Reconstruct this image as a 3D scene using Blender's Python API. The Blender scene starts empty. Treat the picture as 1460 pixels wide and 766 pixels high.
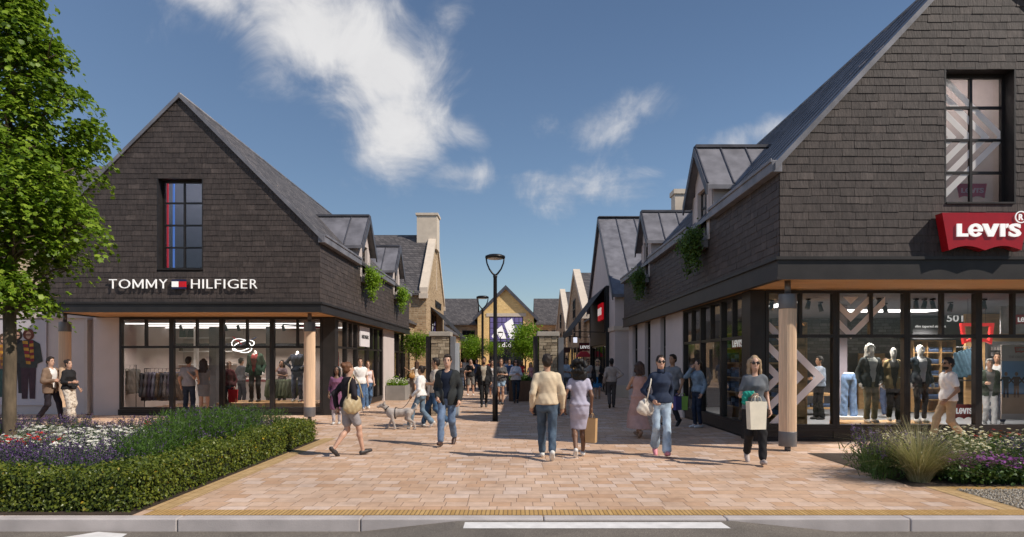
import bpy, math, random
import numpy as np
from mathutils import Vector, Matrix, noise
PI = math.pi
R = math.radians
rng = np.random.default_rng(7)
random.seed(7)
SC = bpy.context.scene
COL = SC.collection
CAMZ, F, CX, CY = 1.65, 973.0, 736.0, 515.0     # eye height, focal length in px of the 1460 px frame, vanishing point


def WX(px, Y): return (px - CX) * Y / F
def WZ(py, Y): return CAMZ - (py - CY) * Y / F
def GY(py): return F * CAMZ / (py - CY)          # distance of a ground point


# ------------------------------------------------------------------ materials
MATS = {}


def nn(nt, kind, **kw):
    n = nt.nodes.new(kind)
    for k, v in kw.items():
        setattr(n, k, v)
    return n


def new_mat(name):
    m = bpy.data.materials.new(name)
    m.use_nodes = True
    nt = m.node_tree
    return m, nt, nt.nodes['Principled BSDF']


def ramp(nt, stops, inp=None, interp='LINEAR'):
    r = nn(nt, 'ShaderNodeValToRGB')
    cr = r.color_ramp
    cr.interpolation = interp
    while len(cr.elements) > 1:
        cr.elements.remove(cr.elements[-1])
    for i, (p, c) in enumerate(stops):
        e = cr.elements[0] if i == 0 else cr.elements.new(p)
        e.position = p
        e.color = (*c, 1) if len(c) == 3 else c
    if inp is not None:
        nt.links.new(inp, r.inputs[0])
    return r


def math_node(nt, op, a, b=None, c=None):
    n = nn(nt, 'ShaderNodeMath', operation=op)
    for i, v in enumerate((a, b, c)):
        if v is None:
            continue
        if isinstance(v, (int, float)):
            n.inputs[i].default_value = v
        else:
            nt.links.new(v, n.inputs[i])
    return n.outputs[0]


def mixc(nt, fac, a, b, blend='MIX'):
    n = nn(nt, 'ShaderNodeMix', data_type='RGBA', blend_type=blend)
    for s, v in ((n.inputs[0], fac), (n.inputs[6], a), (n.inputs[7], b)):
        if isinstance(v, (int, float)):
            s.default_value = v
        elif isinstance(v, tuple):
            s.default_value = (*v[:3], 1)
        else:
            nt.links.new(v, s)
    return n.outputs[2]


def objco(nt, scale=(1, 1, 1)):
    t = nn(nt, 'ShaderNodeTexCoord')
    mp = nn(nt, 'ShaderNodeMapping')
    mp.inputs['Scale'].default_value = scale
    nt.links.new(t.outputs['Object'], mp.inputs[0])
    return mp.outputs[0]


def noise_tex(nt, co, scale, detail=4, rough=.55):
    n = nn(nt, 'ShaderNodeTexNoise')
    n.inputs['Scale'].default_value = scale
    n.inputs['Detail'].default_value = detail
    n.inputs['Roughness'].default_value = rough
    nt.links.new(co, n.inputs['Vector'])
    return n.outputs['Fac']


def bump(nt, bs, height, strength=.3, dist=.01):
    b = nn(nt, 'ShaderNodeBump')
    b.inputs['Strength'].default_value = strength
    b.inputs['Distance'].default_value = dist
    nt.links.new(height, b.inputs['Height'])
    nt.links.new(b.outputs[0], bs.inputs['Normal'])


def M(name, col, rough=.6, var=.15, ns=6., bmp=0., bs=60., metal=0., spec=.4, stretch=(1, 1, 1), coat=0., emit=None):
    """A painted, rendered, cloth or metal surface: one colour broken up by two noises."""
    if name in MATS:
        return MATS[name]
    m, nt, b = new_mat(name)
    co = objco(nt, stretch)
    n1 = noise_tex(nt, co, ns)
    lo = tuple(c * (1 - var) for c in col)
    hi = tuple(min(1, c * (1 + var)) for c in col)
    r = ramp(nt, [(.3, lo), (.7, hi)], n1)
    nt.links.new(r.outputs[0], b.inputs['Base Color'])
    b.inputs['Roughness'].default_value = rough
    b.inputs['Metallic'].default_value = metal
    b.inputs['Specular IOR Level'].default_value = spec
    if coat:
        b.inputs['Coat Weight'].default_value = coat
    if bmp:
        bump(nt, b, noise_tex(nt, co, bs, 3), bmp)
    if emit:
        b.inputs['Emission Color'].default_value = (*emit[0], 1)
        b.inputs['Emission Strength'].default_value = emit[1]
    MATS[name] = m
    return m


def M_island(name, stops, rough=.6, ns=9., var=.35, bmp=.3, bs=30., spec=.4, stretch=(1, 1, 1)):
    """Pieces of one surface (slates, stones, petals): each island gets its own tone."""
    if name in MATS:
        return MATS[name]
    m, nt, b = new_mat(name)
    g = nn(nt, 'ShaderNodeNewGeometry')
    r = ramp(nt, stops, g.outputs['Random Per Island'])
    co = objco(nt, stretch)
    n1 = noise_tex(nt, co, ns, 5, .65)
    k = ramp(nt, [(.25, (1 - var,) * 3), (.8, (1 + var,) * 3)], n1)
    nt.links.new(mixc(nt, 1.0, r.outputs[0], k.outputs[0], 'MULTIPLY'), b.inputs['Base Color'])
    b.inputs['Roughness'].default_value = rough
    b.inputs['Specular IOR Level'].default_value = spec
    if bmp:
        bump(nt, b, noise_tex(nt, co, bs, 4), bmp)
    MATS[name] = m
    return m


def M_leaf(name, stops, trans=.35, rough=.45):
    if name in MATS:
        return MATS[name]
    m, nt, b = new_mat(name)
    g = nn(nt, 'ShaderNodeNewGeometry')
    r = ramp(nt, stops, g.outputs['Random Per Island'])
    nt.links.new(r.outputs[0], b.inputs['Base Color'])
    b.inputs['Roughness'].default_value = rough
    b.inputs['Specular IOR Level'].default_value = .35
    t = nn(nt, 'ShaderNodeBsdfTranslucent')
    c2 = mixc(nt, .5, r.outputs[0], (.16, .26, .02))
    nt.links.new(c2, t.inputs[0])
    mx = nn(nt, 'ShaderNodeMixShader')
    mx.inputs[0].default_value = trans
    nt.links.new(b.outputs[0], mx.inputs[1])
    nt.links.new(t.outputs[0], mx.inputs[2])
    nt.links.new(mx.outputs[0], nt.nodes['Material Output'].inputs[0])
    MATS[name] = m
    return m


def M_glass(name='clear_glass', tint=(.93, .95, .96), refl=.9):
    if name in MATS:
        return MATS[name]
    m, nt, b = new_mat(name)
    nt.nodes.remove(b)
    tr = nn(nt, 'ShaderNodeBsdfTransparent')
    tr.inputs[0].default_value = (*tint, 1)
    gl = nn(nt, 'ShaderNodeBsdfGlossy')
    gl.inputs[0].default_value = (refl, refl, refl, 1)
    gl.inputs['Roughness'].default_value = .01
    fr = nn(nt, 'ShaderNodeFresnel')
    fr.inputs[0].default_value = 1.55
    mx = nn(nt, 'ShaderNodeMixShader')
    nt.links.new(fr.outputs[0], mx.inputs[0])
    nt.links.new(tr.outputs[0], mx.inputs[1])
    nt.links.new(gl.outputs[0], mx.inputs[2])
    nt.links.new(mx.outputs[0], nt.nodes['Material Output'].inputs[0])
    MATS[name] = m
    return m


def M_blocks(name, w, h, axes, stops, mortar, mcol, rough=.75, bstr=.5, wvar=.25, noise_amt=.25, ns=5., bs=50., tone_ns=.35, tone=.12, stains=False):
    """Coursed blocks with a random offset and width in each row (pavers, coursed stone, roof slates).
    axes: which object axes run along the row and across the rows."""
    if name in MATS:
        return MATS[name]
    m, nt, b = new_mat(name)
    t = nn(nt, 'ShaderNodeTexCoord')
    sp = nn(nt, 'ShaderNodeSeparateXYZ')
    nt.links.new(t.outputs['Object'], sp.inputs[0])
    ax = {'x': sp.outputs[0], 'y': sp.outputs[1], 'z': sp.outputs[2]}
    u = ax[axes[0]] if len(axes[0]) == 1 else math_node(nt, 'ADD', ax[axes[0][0]], ax[axes[0][1]])
    v = ax[axes[1]]
    vr = math_node(nt, 'DIVIDE', v, h)
    row = math_node(nt, 'FLOOR', vr)
    fv = math_node(nt, 'FRACT', vr)
    wn = nn(nt, 'ShaderNodeTexWhiteNoise', noise_dimensions='1D')
    nt.links.new(row, wn.inputs['W'])
    wrow = math_node(nt, 'MULTIPLY_ADD', wn.outputs['Value'], w * wvar * 2, w * (1 - wvar))
    wn2 = nn(nt, 'ShaderNodeTexWhiteNoise', noise_dimensions='1D')
    nt.links.new(math_node(nt, 'ADD', row, 37.7), wn2.inputs['W'])
    ur = math_node(nt, 'DIVIDE', math_node(nt, 'MULTIPLY_ADD', wn2.outputs['Value'], w * 3, u), wrow)
    cu = math_node(nt, 'FLOOR', ur)
    fu = math_node(nt, 'FRACT', ur)
    cmb = nn(nt, 'ShaderNodeCombineXYZ')
    nt.links.new(cu, cmb.inputs[0])
    nt.links.new(row, cmb.inputs[1])
    wn3 = nn(nt, 'ShaderNodeTexWhiteNoise', noise_dimensions='2D')
    nt.links.new(cmb.outputs[0], wn3.inputs['Vector'])
    r = ramp(nt, stops, wn3.outputs['Value'])
    eu = math_node(nt, 'MULTIPLY', math_node(nt, 'MINIMUM', fu, math_node(nt, 'SUBTRACT', 1.0, fu)), wrow)
    ev = math_node(nt, 'MULTIPLY', math_node(nt, 'MINIMUM', fv, math_node(nt, 'SUBTRACT', 1.0, fv)), h)
    e = math_node(nt, 'MINIMUM', eu, ev)
    mk = nn(nt, 'ShaderNodeMapRange')
    mk.inputs['From Min'].default_value = mortar * .5
    mk.inputs['From Max'].default_value = mortar * 1.0
    nt.links.new(e, mk.inputs[0])
    co = t.outputs['Object']
    n1 = noise_tex(nt, co, ns, 6, .65)
    k = ramp(nt, [(.25, (1 - noise_amt,) * 3), (.75, (1 + noise_amt,) * 3)], n1)
    n2 = noise_tex(nt, co, tone_ns, 3)
    k2 = ramp(nt, [(.3, (1 - tone,) * 3), (.7, (1 + tone,) * 3)], n2)
    c = mixc(nt, 1., r.outputs[0], k.outputs[0], 'MULTIPLY')
    c = mixc(nt, 1., c, k2.outputs[0], 'MULTIPLY')
    if stains:
        n3 = noise_tex(nt, co, .9, 5, .7)
        c = mixc(nt, 1., c, ramp(nt, [(.28, (.78, .76, .74)), (.45, (1., 1., 1.)), (.75, (1.06, 1.05, 1.04))], n3).outputs[0], 'MULTIPLY')
        vo = nn(nt, 'ShaderNodeTexVoronoi'); vo.inputs['Scale'].default_value = 2.3
        nt.links.new(co, vo.inputs['Vector'])
        c = mixc(nt, 1., c, ramp(nt, [(.035, (.55, .52, .50)), (.06, (1., 1., 1.))], vo.outputs['Distance']).outputs[0], 'MULTIPLY')
    c = mixc(nt, mk.outputs[0], mcol, c)
    nt.links.new(c, b.inputs['Base Color'])
    b.inputs['Roughness'].default_value = rough
    b.inputs['Specular IOR Level'].default_value = .3
    hgt = math_node(nt, 'ADD', math_node(nt, 'MULTIPLY', mk.outputs[0], .6),
                    math_node(nt, 'ADD', math_node(nt, 'MULTIPLY', noise_tex(nt, co, bs, 4), .35), math_node(nt, 'MULTIPLY', wn3.outputs['Value'], .25)))
    bump(nt, b, hgt, bstr, .012)
    MATS[name] = m
    return m


# ------------------------------------------------------------------ mesh building
def fast_mesh(name, verts, faces, mat_idx=None, smooth=False):
    """verts (N,3) array; faces: (M,k) array or list of arrays of different widths."""
    me = bpy.data.meshes.new(name)
    if isinstance(faces, np.ndarray):
        faces = [faces]
    loops = np.concatenate([f.reshape(-1) for f in faces]).astype(np.int32)
    tot = np.concatenate([np.full(len(f), f.shape[1], np.int32) for f in faces])
    st = np.concatenate([[0], np.cumsum(tot)[:-1]]).astype(np.int32)
    me.vertices.add(len(verts))
    me.vertices.foreach_set('co', np.ascontiguousarray(verts, np.float32).reshape(-1))
    me.loops.add(len(loops))
    me.loops.foreach_set('vertex_index', loops)
    me.polygons.add(len(tot))
    me.polygons.foreach_set('loop_start', st)
    me.polygons.foreach_set('loop_total', tot)
    if mat_idx is not None:
        me.polygons.foreach_set('material_index', np.asarray(mat_idx, np.int32))
    me.polygons.foreach_set('use_smooth', np.full(len(tot), bool(smooth)))
    me.update(calc_edges=True)
    me.validate()
    return me


def root_loc(o):
    while o.parent is not None:
        o = o.parent
    return Vector(o.location)


def link(name, me, mats, parent=None):
    o = bpy.data.objects.new(name, me)
    COL.objects.link(o)
    for m in (mats if isinstance(mats, (list, tuple)) else [mats]):
        me.materials.append(m)
    if parent is not None:
        o.parent = parent
    return o


def tag(o, label=None, cat=None, group=None, kind=None):
    if label: o['label'] = label
    if cat: o['category'] = cat
    if group: o['group'] = group
    if kind: o['kind'] = kind
    return o


def thing(name, label, cat, loc=(0, 0, 0), rz=0., group=None):
    o = bpy.data.objects.new(name, None)
    o.empty_display_size = .2
    COL.objects.link(o)
    o.location = loc
    o.rotation_euler = (0, 0, rz)
    return tag(o, label, cat, group)


def dup(root, loc, rz=None, label=None, group=None, scale=None):
    r = root.copy()
    COL.objects.link(r)
    r.location = loc
    if rz is not None: r.rotation_euler = (0, 0, rz)
    if label: r['label'] = label
    if group: r['group'] = group
    if scale: r.scale = (scale,) * 3 if isinstance(scale, (int, float)) else scale
    for ch in list(root.children):
        c = ch.copy()
        COL.objects.link(c)
        c.parent = r
        for g in ch.children:
            d = g.copy()
            COL.objects.link(d)
            d.parent = c
    return r


class MB:
    def __init__(s):
        s.v, s.f, s.m = [], [], []

    def add(s, vs, fs, mi=0):
        b = len(s.v)
        s.v += [tuple(p) for p in vs]
        s.f += [tuple(i + b for i in f) for f in fs]
        s.m += [mi] * len(fs)
        return s

    def box(s, x0, x1, y0, y1, z0, z1, mi=0):
        if x0 > x1: x0, x1 = x1, x0
        if y0 > y1: y0, y1 = y1, y0
        if z0 > z1: z0, z1 = z1, z0
        return s.add([(x0, y0, z0), (x1, y0, z0), (x1, y1, z0), (x0, y1, z0), (x0, y0, z1), (x1, y0, z1), (x1, y1, z1), (x0, y1, z1)],
                     [(0, 3, 2, 1), (4, 5, 6, 7), (0, 1, 5, 4), (1, 2, 6, 5), (2, 3, 7, 6), (3, 0, 4, 7)], mi)

    def hexa(s, p, mi=0):
        """8 corners: bottom four then top four, both counter-clockwise seen from above."""
        return s.add(p, [(0, 3, 2, 1), (4, 5, 6, 7), (0, 1, 5, 4), (1, 2, 6, 5), (2, 3, 7, 6), (3, 0, 4, 7)], mi)

    def obox(s, c, ax, ay, az, mi=0):
        c, ax, ay, az = map(Vector, (c, ax, ay, az))
        return s.hexa([c - ax - ay - az, c + ax - ay - az, c + ax + ay - az, c - ax + ay - az,
                       c - ax - ay + az, c + ax - ay + az, c + ax + ay + az, c - ax + ay + az], mi)

    def bar(s, a, b, w, h, up=(0, 0, 1), mi=0):
        a, b, up = Vector(a), Vector(b), Vector(up)
        d = (b - a)
        x = d.cross(up).normalized()
        z = x.cross(d).normalized()
        return s.obox((a + b) / 2, x * w / 2, d / 2, z * h / 2, mi)

    def prism(s, poly, ext, mi=0):
        """poly: planar 3-D outline; ext: extrusion vector."""
        n = len(poly)
        e = Vector(ext)
        p = [Vector(q) for q in poly]
        nrm = Vector((0, 0, 0))
        for i in range(n):
            nrm += p[i].cross(p[(i + 1) % n])
        if nrm.dot(e) > 0:
            p = p[::-1]
        vs = p + [q + e for q in p]
        fs = [tuple(range(n)), tuple(range(2 * n - 1, n - 1, -1))]
        fs += [((i + 1) % n, i, i + n, (i + 1) % n + n) for i in range(n)]
        return s.add(vs, fs, mi)

    def tube(s, pts, rad, n=8, mi=0, caps=True):
        pts = [Vector(p) for p in pts]
        if isinstance(rad, (int, float)): rad = [rad] * len(pts)
        vs, fs = [], []
        ref = Vector((0, 0, 1))
        for i, p in enumerate(pts):
            d = (pts[min(i + 1, len(pts) - 1)] - pts[max(i - 1, 0)]).normalized()
            if abs(d.dot(ref)) > .95: ref = Vector((1, 0, 0)) if abs(d.x) < .9 else Vector((0, 1, 0))
            x = d.cross(ref).normalized()
            y = x.cross(d).normalized()
            ref = y
            for k in range(n):
                a = 2 * PI * k / n
                vs.append(p + (x * math.cos(a) + y * math.sin(a)) * rad[i])
        for i in range(len(pts) - 1):
            for k in range(n):
                k2 = (k + 1) % n
                fs.append((i * n + k, i * n + k2, (i + 1) * n + k2, (i + 1) * n + k))
        if caps:
            fs.append(tuple(range(n - 1, -1, -1)))
            fs.append(tuple(range((len(pts) - 1) * n, len(pts) * n)))
        return s.add(vs, fs, mi)

    def lathe(s, c, prof, n=20, mi=0):
        """prof: (radius, z) rows, around a vertical axis through c."""
        vs, fs = [], []
        for r, z in prof:
            for k in range(n):
                a = 2 * PI * k / n
                vs.append((c[0] + r * math.cos(a), c[1] + r * math.sin(a), c[2] + z))
        for i in range(len(prof) - 1):
            for k in range(n):
                k2 = (k + 1) % n
                fs.append((i * n + k, i * n + k2, (i + 1) * n + k2, (i + 1) * n + k))
        fs.append(tuple(range(n - 1, -1, -1)))
        fs.append(tuple(range((len(prof) - 1) * n, len(prof) * n)))
        return s.add(vs, fs, mi)

    def ell(s, c, r, n=10, m=7, mi=0):
        vs, fs = [], []
        vs.append((c[0], c[1], c[2] - r[2]))
        for j in range(1, m):
            t = -PI / 2 + PI * j / m
            for k in range(n):
                a = 2 * PI * k / n
                vs.append((c[0] + r[0] * math.cos(t) * math.cos(a), c[1] + r[1] * math.cos(t) * math.sin(a), c[2] + r[2] * math.sin(t)))
        vs.append((c[0], c[1], c[2] + r[2]))
        for k in range(n):
            k2 = (k + 1) % n
            fs.append((0, 1 + k2, 1 + k))
            for j in range(m - 2):
                fs.append((1 + j * n + k, 1 + j * n + k2, 1 + (j + 1) * n + k2, 1 + (j + 1) * n + k))
            fs.append((1 + (m - 2) * n + k, 1 + (m - 2) * n + k2, 1 + (m - 1) * n))
        return s.add(vs, fs, mi)

    def build(s, name, mats, parent=None, smooth=False, bevel=0., local=False, seg=2):
        me = bpy.data.meshes.new(name)
        vs = s.v
        if parent is not None and not local:
            o = root_loc(parent)
            vs = [(p[0] - o.x, p[1] - o.y, p[2] - o.z) for p in vs]
        me.from_pydata(vs, [], s.f)
        me.polygons.foreach_set('material_index', np.asarray(s.m, np.int32))
        me.polygons.foreach_set('use_smooth', np.full(len(s.f), bool(smooth)))
        me.update()
        o = link(name, me, mats, parent)
        if bevel:
            b = o.modifiers.new('bevel', 'BEVEL')
            b.width = bevel
            b.segments = seg
            b.limit_method = 'ANGLE'
        return o


# ------------------------------------------------------------------ lettering
def text_mb(txt, width, height, depth=.02, bold=0., space=1.0, origin=(0, 0, 0), right=(1, 0, 0), up=(0, 0, 1), mi=0, mb=None, align='C', keep=False):
    """Adds lettering to a builder: cap height/width scaled to fit, standing on the plane spanned by right and up."""
    cu = bpy.data.curves.new('text', 'FONT')
    cu.body = txt
    cu.size = 1.
    cu.offset = bold
    cu.space_character = space
    cu.resolution_u = 3
    cu.fill_mode = 'BOTH' if depth else 'FRONT'
    cu.extrude = .5 if depth else 0.
    o = bpy.data.objects.new('text', cu)
    COL.objects.link(o)
    bpy.context.view_layer.update()
    me = bpy.data.meshes.new_from_object(o.evaluated_get(bpy.context.evaluated_depsgraph_get()))
    v = np.array([p.co[:] for p in me.vertices])
    fs = [tuple(p.vertices) for p in me.polygons]
    bpy.data.objects.remove(o)
    bpy.data.curves.remove(cu)
    bpy.data.meshes.remove(me)
    lo, hi = v.min(0), v.max(0)
    sx = width / (hi[0] - lo[0])
    sy = height / (hi[1] - lo[1])
    if keep: sx = sy = min(sx, sy)
    cx = (lo[0] + hi[0]) / 2 if align == 'C' else lo[0]
    x = (v[:, 0] - cx) * sx
    y = (v[:, 1] - (lo[1] + hi[1]) / 2) * sy
    rt, u = Vector(right).normalized(), Vector(up).normalized()
    nr = rt.cross(u)
    og = Vector(origin)
    vs = [og + rt * float(a) + u * float(b) + nr * float((c + .5) * depth) for a, b, c in zip(x, y, v[:, 2])]
    mb = mb or MB()
    mb.add(vs, fs, mi)
    return mb


# ------------------------------------------------------------------ leaves
LEAF = {
    'oval': np.array([(0, 0, 0), (.28, .25, .05), (.3, .55, .06), (0, 1, -.04), (-.3, .55, .06), (-.28, .25, .05)], float),
    'maple': np.array([(0, 0, 0), (.25, .02, 0), (.52, .12, -.06), (.42, .36, .03), (.58, .64, -.05), (.30, .68, .03), (.12, .82, 0), (0, 1.05, -.09),
                       (-.12, .82, 0), (-.30, .68, .03), (-.58, .64, -.05), (-.42, .36, .03), (-.52, .12, -.06), (-.25, .02, 0)], float),
    'blade': np.array([(-.06, 0, 0), (.06, 0, 0), (.05, .5, .06), (0, 1, -.05), (-.05, .5, .06)], float),
    'petal': np.array([(0, 0, 0), (.3, .5, .04), (.16, .95, .0), (-.16, .95, .0), (-.3, .5, .04)], float),
}


def leaf_verts(P, size, nrm, dirn, shape):
    n = nrm / (np.linalg.norm(nrm, axis=1, keepdims=True) + 1e-9)
    d = dirn - (dirn * n).sum(1, keepdims=True) * n
    d /= np.linalg.norm(d, axis=1, keepdims=True) + 1e-9
    s = np.cross(d, n)
    L = LEAF[shape]
    k = len(L)
    sz = np.asarray(size).reshape(-1, 1, 1)
    V = P[:, None, :] + sz * (L[None, :, 0:1] * s[:, None, :] + L[None, :, 1:2] * d[:, None, :] + L[None, :, 2:3] * n[:, None, :])
    Fc = np.arange(len(P) * k).reshape(len(P), k)
    return V.reshape(-1, 3), Fc


def leaf_obj(name, P, size, nrm, dirn, shape, mat, parent=None):
    V, Fc = leaf_verts(np.asarray(P, float), size, np.asarray(nrm, float), np.asarray(dirn, float), shape)
    if parent is not None:
        o = root_loc(parent)
        V = V - np.array([o.x, o.y, o.z])
    me = fast_mesh(name, V, Fc)
    return link(name, me, mat, parent)


def rdir(n):
    v = rng.normal(size=(n, 3))
    return v / np.linalg.norm(v, axis=1, keepdims=True)
# ------------------------------------------------------------------ bodies: smooth-union fields turned into one continuous surface
class Field:
    def __init__(s, lo, hi, h):
        s.lo = np.array(lo, np.float32)
        s.h = h
        n = np.ceil((np.array(hi) - s.lo) / h).astype(int) + 1
        s.ax = [s.lo[i] + h * np.arange(n[i], dtype=np.float32) for i in range(3)]
        s.D = np.full(n, .5, np.float32)

    def _sub(s, lo, hi, pad):
        sl = []
        for i in range(3):
            a = max(0, int((lo[i] - pad - s.lo[i]) / s.h))
            b = min(len(s.ax[i]), int((hi[i] + pad - s.lo[i]) / s.h) + 2)
            sl.append(slice(a, max(a, b)))
        sl = tuple(sl)
        return sl, s.ax[0][sl[0]][:, None, None], s.ax[1][sl[1]][None, :, None], s.ax[2][sl[2]][None, None, :]

    def _mix(s, sl, d, k):
        a = s.D[sl]
        if a.size == 0: return
        if k <= 0:
            s.D[sl] = np.minimum(a, d)
        else:
            h = np.clip(.5 + .5 * (a - d) / k, 0, 1)
            s.D[sl] = a * (1 - h) + d * h - k * h * (1 - h)

    def cap(s, a, b, ra, rb, k=.025):
        a, b = np.array(a, float), np.array(b, float)
        r = max(ra, rb)
        sl, X, Y, Z = s._sub(np.minimum(a, b) - r, np.maximum(a, b) + r, .05 + k)
        d = b - a
        t = np.clip(((X - a[0]) * d[0] + (Y - a[1]) * d[1] + (Z - a[2]) * d[2]) / (d @ d + 1e-9), 0, 1)
        q = np.sqrt((X - a[0] - t * d[0]) ** 2 + (Y - a[1] - t * d[1]) ** 2 + (Z - a[2] - t * d[2]) ** 2) - (ra + (rb - ra) * t)
        s._mix(sl, q, k)
        return s

    def ell(s, c, r, k=.02):
        c, r = np.array(c, float), np.array(r, float)
        sl, X, Y, Z = s._sub(c - r, c + r, .05 + k)
        k0 = np.sqrt(((X - c[0]) / r[0]) ** 2 + ((Y - c[1]) / r[1]) ** 2 + ((Z - c[2]) / r[2]) ** 2)
        k1 = np.sqrt(((X - c[0]) / r[0] ** 2) ** 2 + ((Y - c[1]) / r[1] ** 2) ** 2 + ((Z - c[2]) / r[2] ** 2) ** 2) + 1e-6
        s._mix(sl, k0 * (k0 - 1) / k1, k)
        return s

    def stack(s, rows, k=.025, grow=0., lean=None):
        """rows: (z, half width, half depth, cx, cy) from low to high, flat at both ends."""
        rw = np.array([tuple(r) + (0.,) * (5 - len(r)) for r in rows], float)
        z = rw[:, 0]
        m = max(rw[:, 1].max() + np.abs(rw[:, 3]).max(), rw[:, 2].max() + np.abs(rw[:, 4]).max()) + grow + .2
        sl, X, Y, Z = s._sub((-m, -m, z[0]), (m, m, z[-1]), .05 + k)
        zz = np.clip(Z, z[0], z[-1])
        f = lambda j: np.interp(zz.reshape(-1), z, rw[:, j]).reshape(zz.shape).astype(np.float32)
        rx, ry, cx, cy = f(1) + grow, f(2) + grow, f(3), f(4)
        if lean: cy = cy + lean * np.maximum(zz - .95, 0)
        q = np.sqrt(((X - cx) / rx) ** 2 + ((Y - cy) / ry) ** 2)
        d = (q - 1) * np.minimum(rx, ry)
        d = np.maximum(d, np.maximum(z[0] - Z, Z - z[-1]))
        s._mix(sl, d, k)
        return s

    def cut(s, fn):
        X, Y, Z = s.ax[0][:, None, None], s.ax[1][None, :, None], s.ax[2][None, None, :]
        s.D = np.maximum(s.D, fn(X, Y, Z)).astype(np.float32)
        return s

    def folds(s, amp, f=28., seed=0.):
        X, Y, Z = s.ax[0][:, None, None], s.ax[1][None, :, None], s.ax[2][None, None, :]
        s.D = (s.D + amp * (np.sin(f * Z + 7 * np.sin(9 * X + seed) + 5 * Y) + .6 * np.sin(1.7 * f * (Z * .5 + X) + 11 * Y + seed))).astype(np.float32)
        return s

    def mesh(s):
        D = s.D
        D[0], D[-1], D[:, 0], D[:, -1], D[:, :, 0], D[:, :, -1] = (.1,) * 6
        S = D < 0
        nx, ny, nz = D.shape
        cs = [(i, j, k) for i in (0, 1) for j in (0, 1) for k in (0, 1)]
        cell = lambda A, c: A[c[0]:nx - 1 + c[0], c[1]:ny - 1 + c[1], c[2]:nz - 1 + c[2]]
        cnt = sum(cell(S, c).astype(np.int8) for c in cs)
        act = (cnt > 0) & (cnt < 8)
        ijk = np.argwhere(act)
        N = len(ijk)
        if N == 0: return np.zeros((0, 3)), np.zeros((0, 4), int)
        idx = np.full(act.shape, -1, np.int64)
        idx[act] = np.arange(N)
        val = {c: D[ijk[:, 0] + c[0], ijk[:, 1] + c[1], ijk[:, 2] + c[2]] for c in cs}
        pos = np.zeros((N, 3))
        num = np.zeros(N)
        for a in cs:
            for ax in range(3):
                if a[ax]: continue
                b = list(a); b[ax] = 1; b = tuple(b)
                da, db = val[a], val[b]
                cr = (da < 0) != (db < 0)
                t = np.where(cr, da / np.where(cr, da - db, 1), 0)
                p = np.tile(np.array(a, float), (N, 1))
                p[:, ax] += t
                pos += p * cr[:, None]
                num += cr
        V = s.lo + s.h * (ijk + pos / num[:, None])
        Q = []
        for ax in range(3):
            u, w = (ax + 1) % 3, (ax + 2) % 3
            A = np.moveaxis(S, (ax, u, w), (0, 1, 2))
            I = np.moveaxis(idx, (ax, u, w), (0, 1, 2))
            a0, a1 = A[:-1, 1:-1, 1:-1], A[1:, 1:-1, 1:-1]
            e = np.argwhere(a0 != a1)
            if not len(e): continue
            i, j, k = e[:, 0], e[:, 1] + 1, e[:, 2] + 1
            q = np.stack([I[i, j - 1, k - 1], I[i, j, k - 1], I[i, j, k], I[i, j - 1, k]], 1)
            fl = ~a0[e[:, 0], e[:, 1], e[:, 2]]
            q[fl] = q[fl][:, ::-1]
            Q.append(q)
        return V, np.concatenate(Q)


def ik(S, W, l1, l2, pole):
    S, W, pole = Vector(S), Vector(W), Vector(pole)
    d = W - S
    L = d.length
    mx = (l1 + l2) * .998
    if L > mx:
        d = d * (mx / L); W = S + d; L = mx
    a = (l1 * l1 - l2 * l2 + L * L) / (2 * L)
    h = math.sqrt(max(0, l1 * l1 - a * a))
    u = d / L
    p = (pole - u * pole.dot(u))
    p = p.normalized() if p.length > 1e-6 else Vector((0, 1, 0))
    return S + u * a + p * h, W


TORSO_M = [(.84, .140, .100), (.90, .160, .112), (.96, .165, .116), (1.03, .156, .108), (1.12, .148, .100), (1.22, .160, .110, 0, .004), (1.31, .176, .120, 0, .006), (1.37, .176, .110), (1.42, .138, .086, 0, -.006), (1.47, .068, .062, 0, -.008)]
TORSO_F = [(.84, .145, .105), (.90, .170, .116, 0, -.008), (.96, .172, .116, 0, -.008), (1.03, .150, .103), (1.11, .124, .090), (1.20, .134, .098, 0, .004), (1.28, .148, .122, 0, .016), (1.35, .144, .102, 0, .004), (1.41, .106, .078, 0, -.006), (1.46, .062, .056, 0, -.008)]
SKIN = {'fair': (.52, .31, .22), 'tan': (.42, .235, .15), 'olive': (.34, .19, .115), 'brown': (.17, .085, .05), 'dark': (.11, .055, .034)}


def cloth(col, kind='cloth'):
    nm = kind + '_' + '_'.join('%02x' % int(min(.999, c) * 255) for c in col)
    if kind == 'denim':
        return M(nm, col, .8, .38, 7., .25, 250., spec=.2)
    if kind == 'print':
        if nm in MATS: return MATS[nm]
        m, nt, b = new_mat(nm)
        co = objco(nt)
        r = ramp(nt, [(.35, tuple(c * .35 for c in col)), (.48, col), (.56, (.65, .6, .52)), (.7, tuple(c * .5 for c in col))], noise_tex(nt, co, 14, 3))
        nt.links.new(r.outputs[0], b.inputs['Base Color'])
        b.inputs['Roughness'].default_value = .8
        MATS[nm] = m
        return m
    return M(nm, col, .82, .13, 9., .2, 180., spec=.2)


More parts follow.
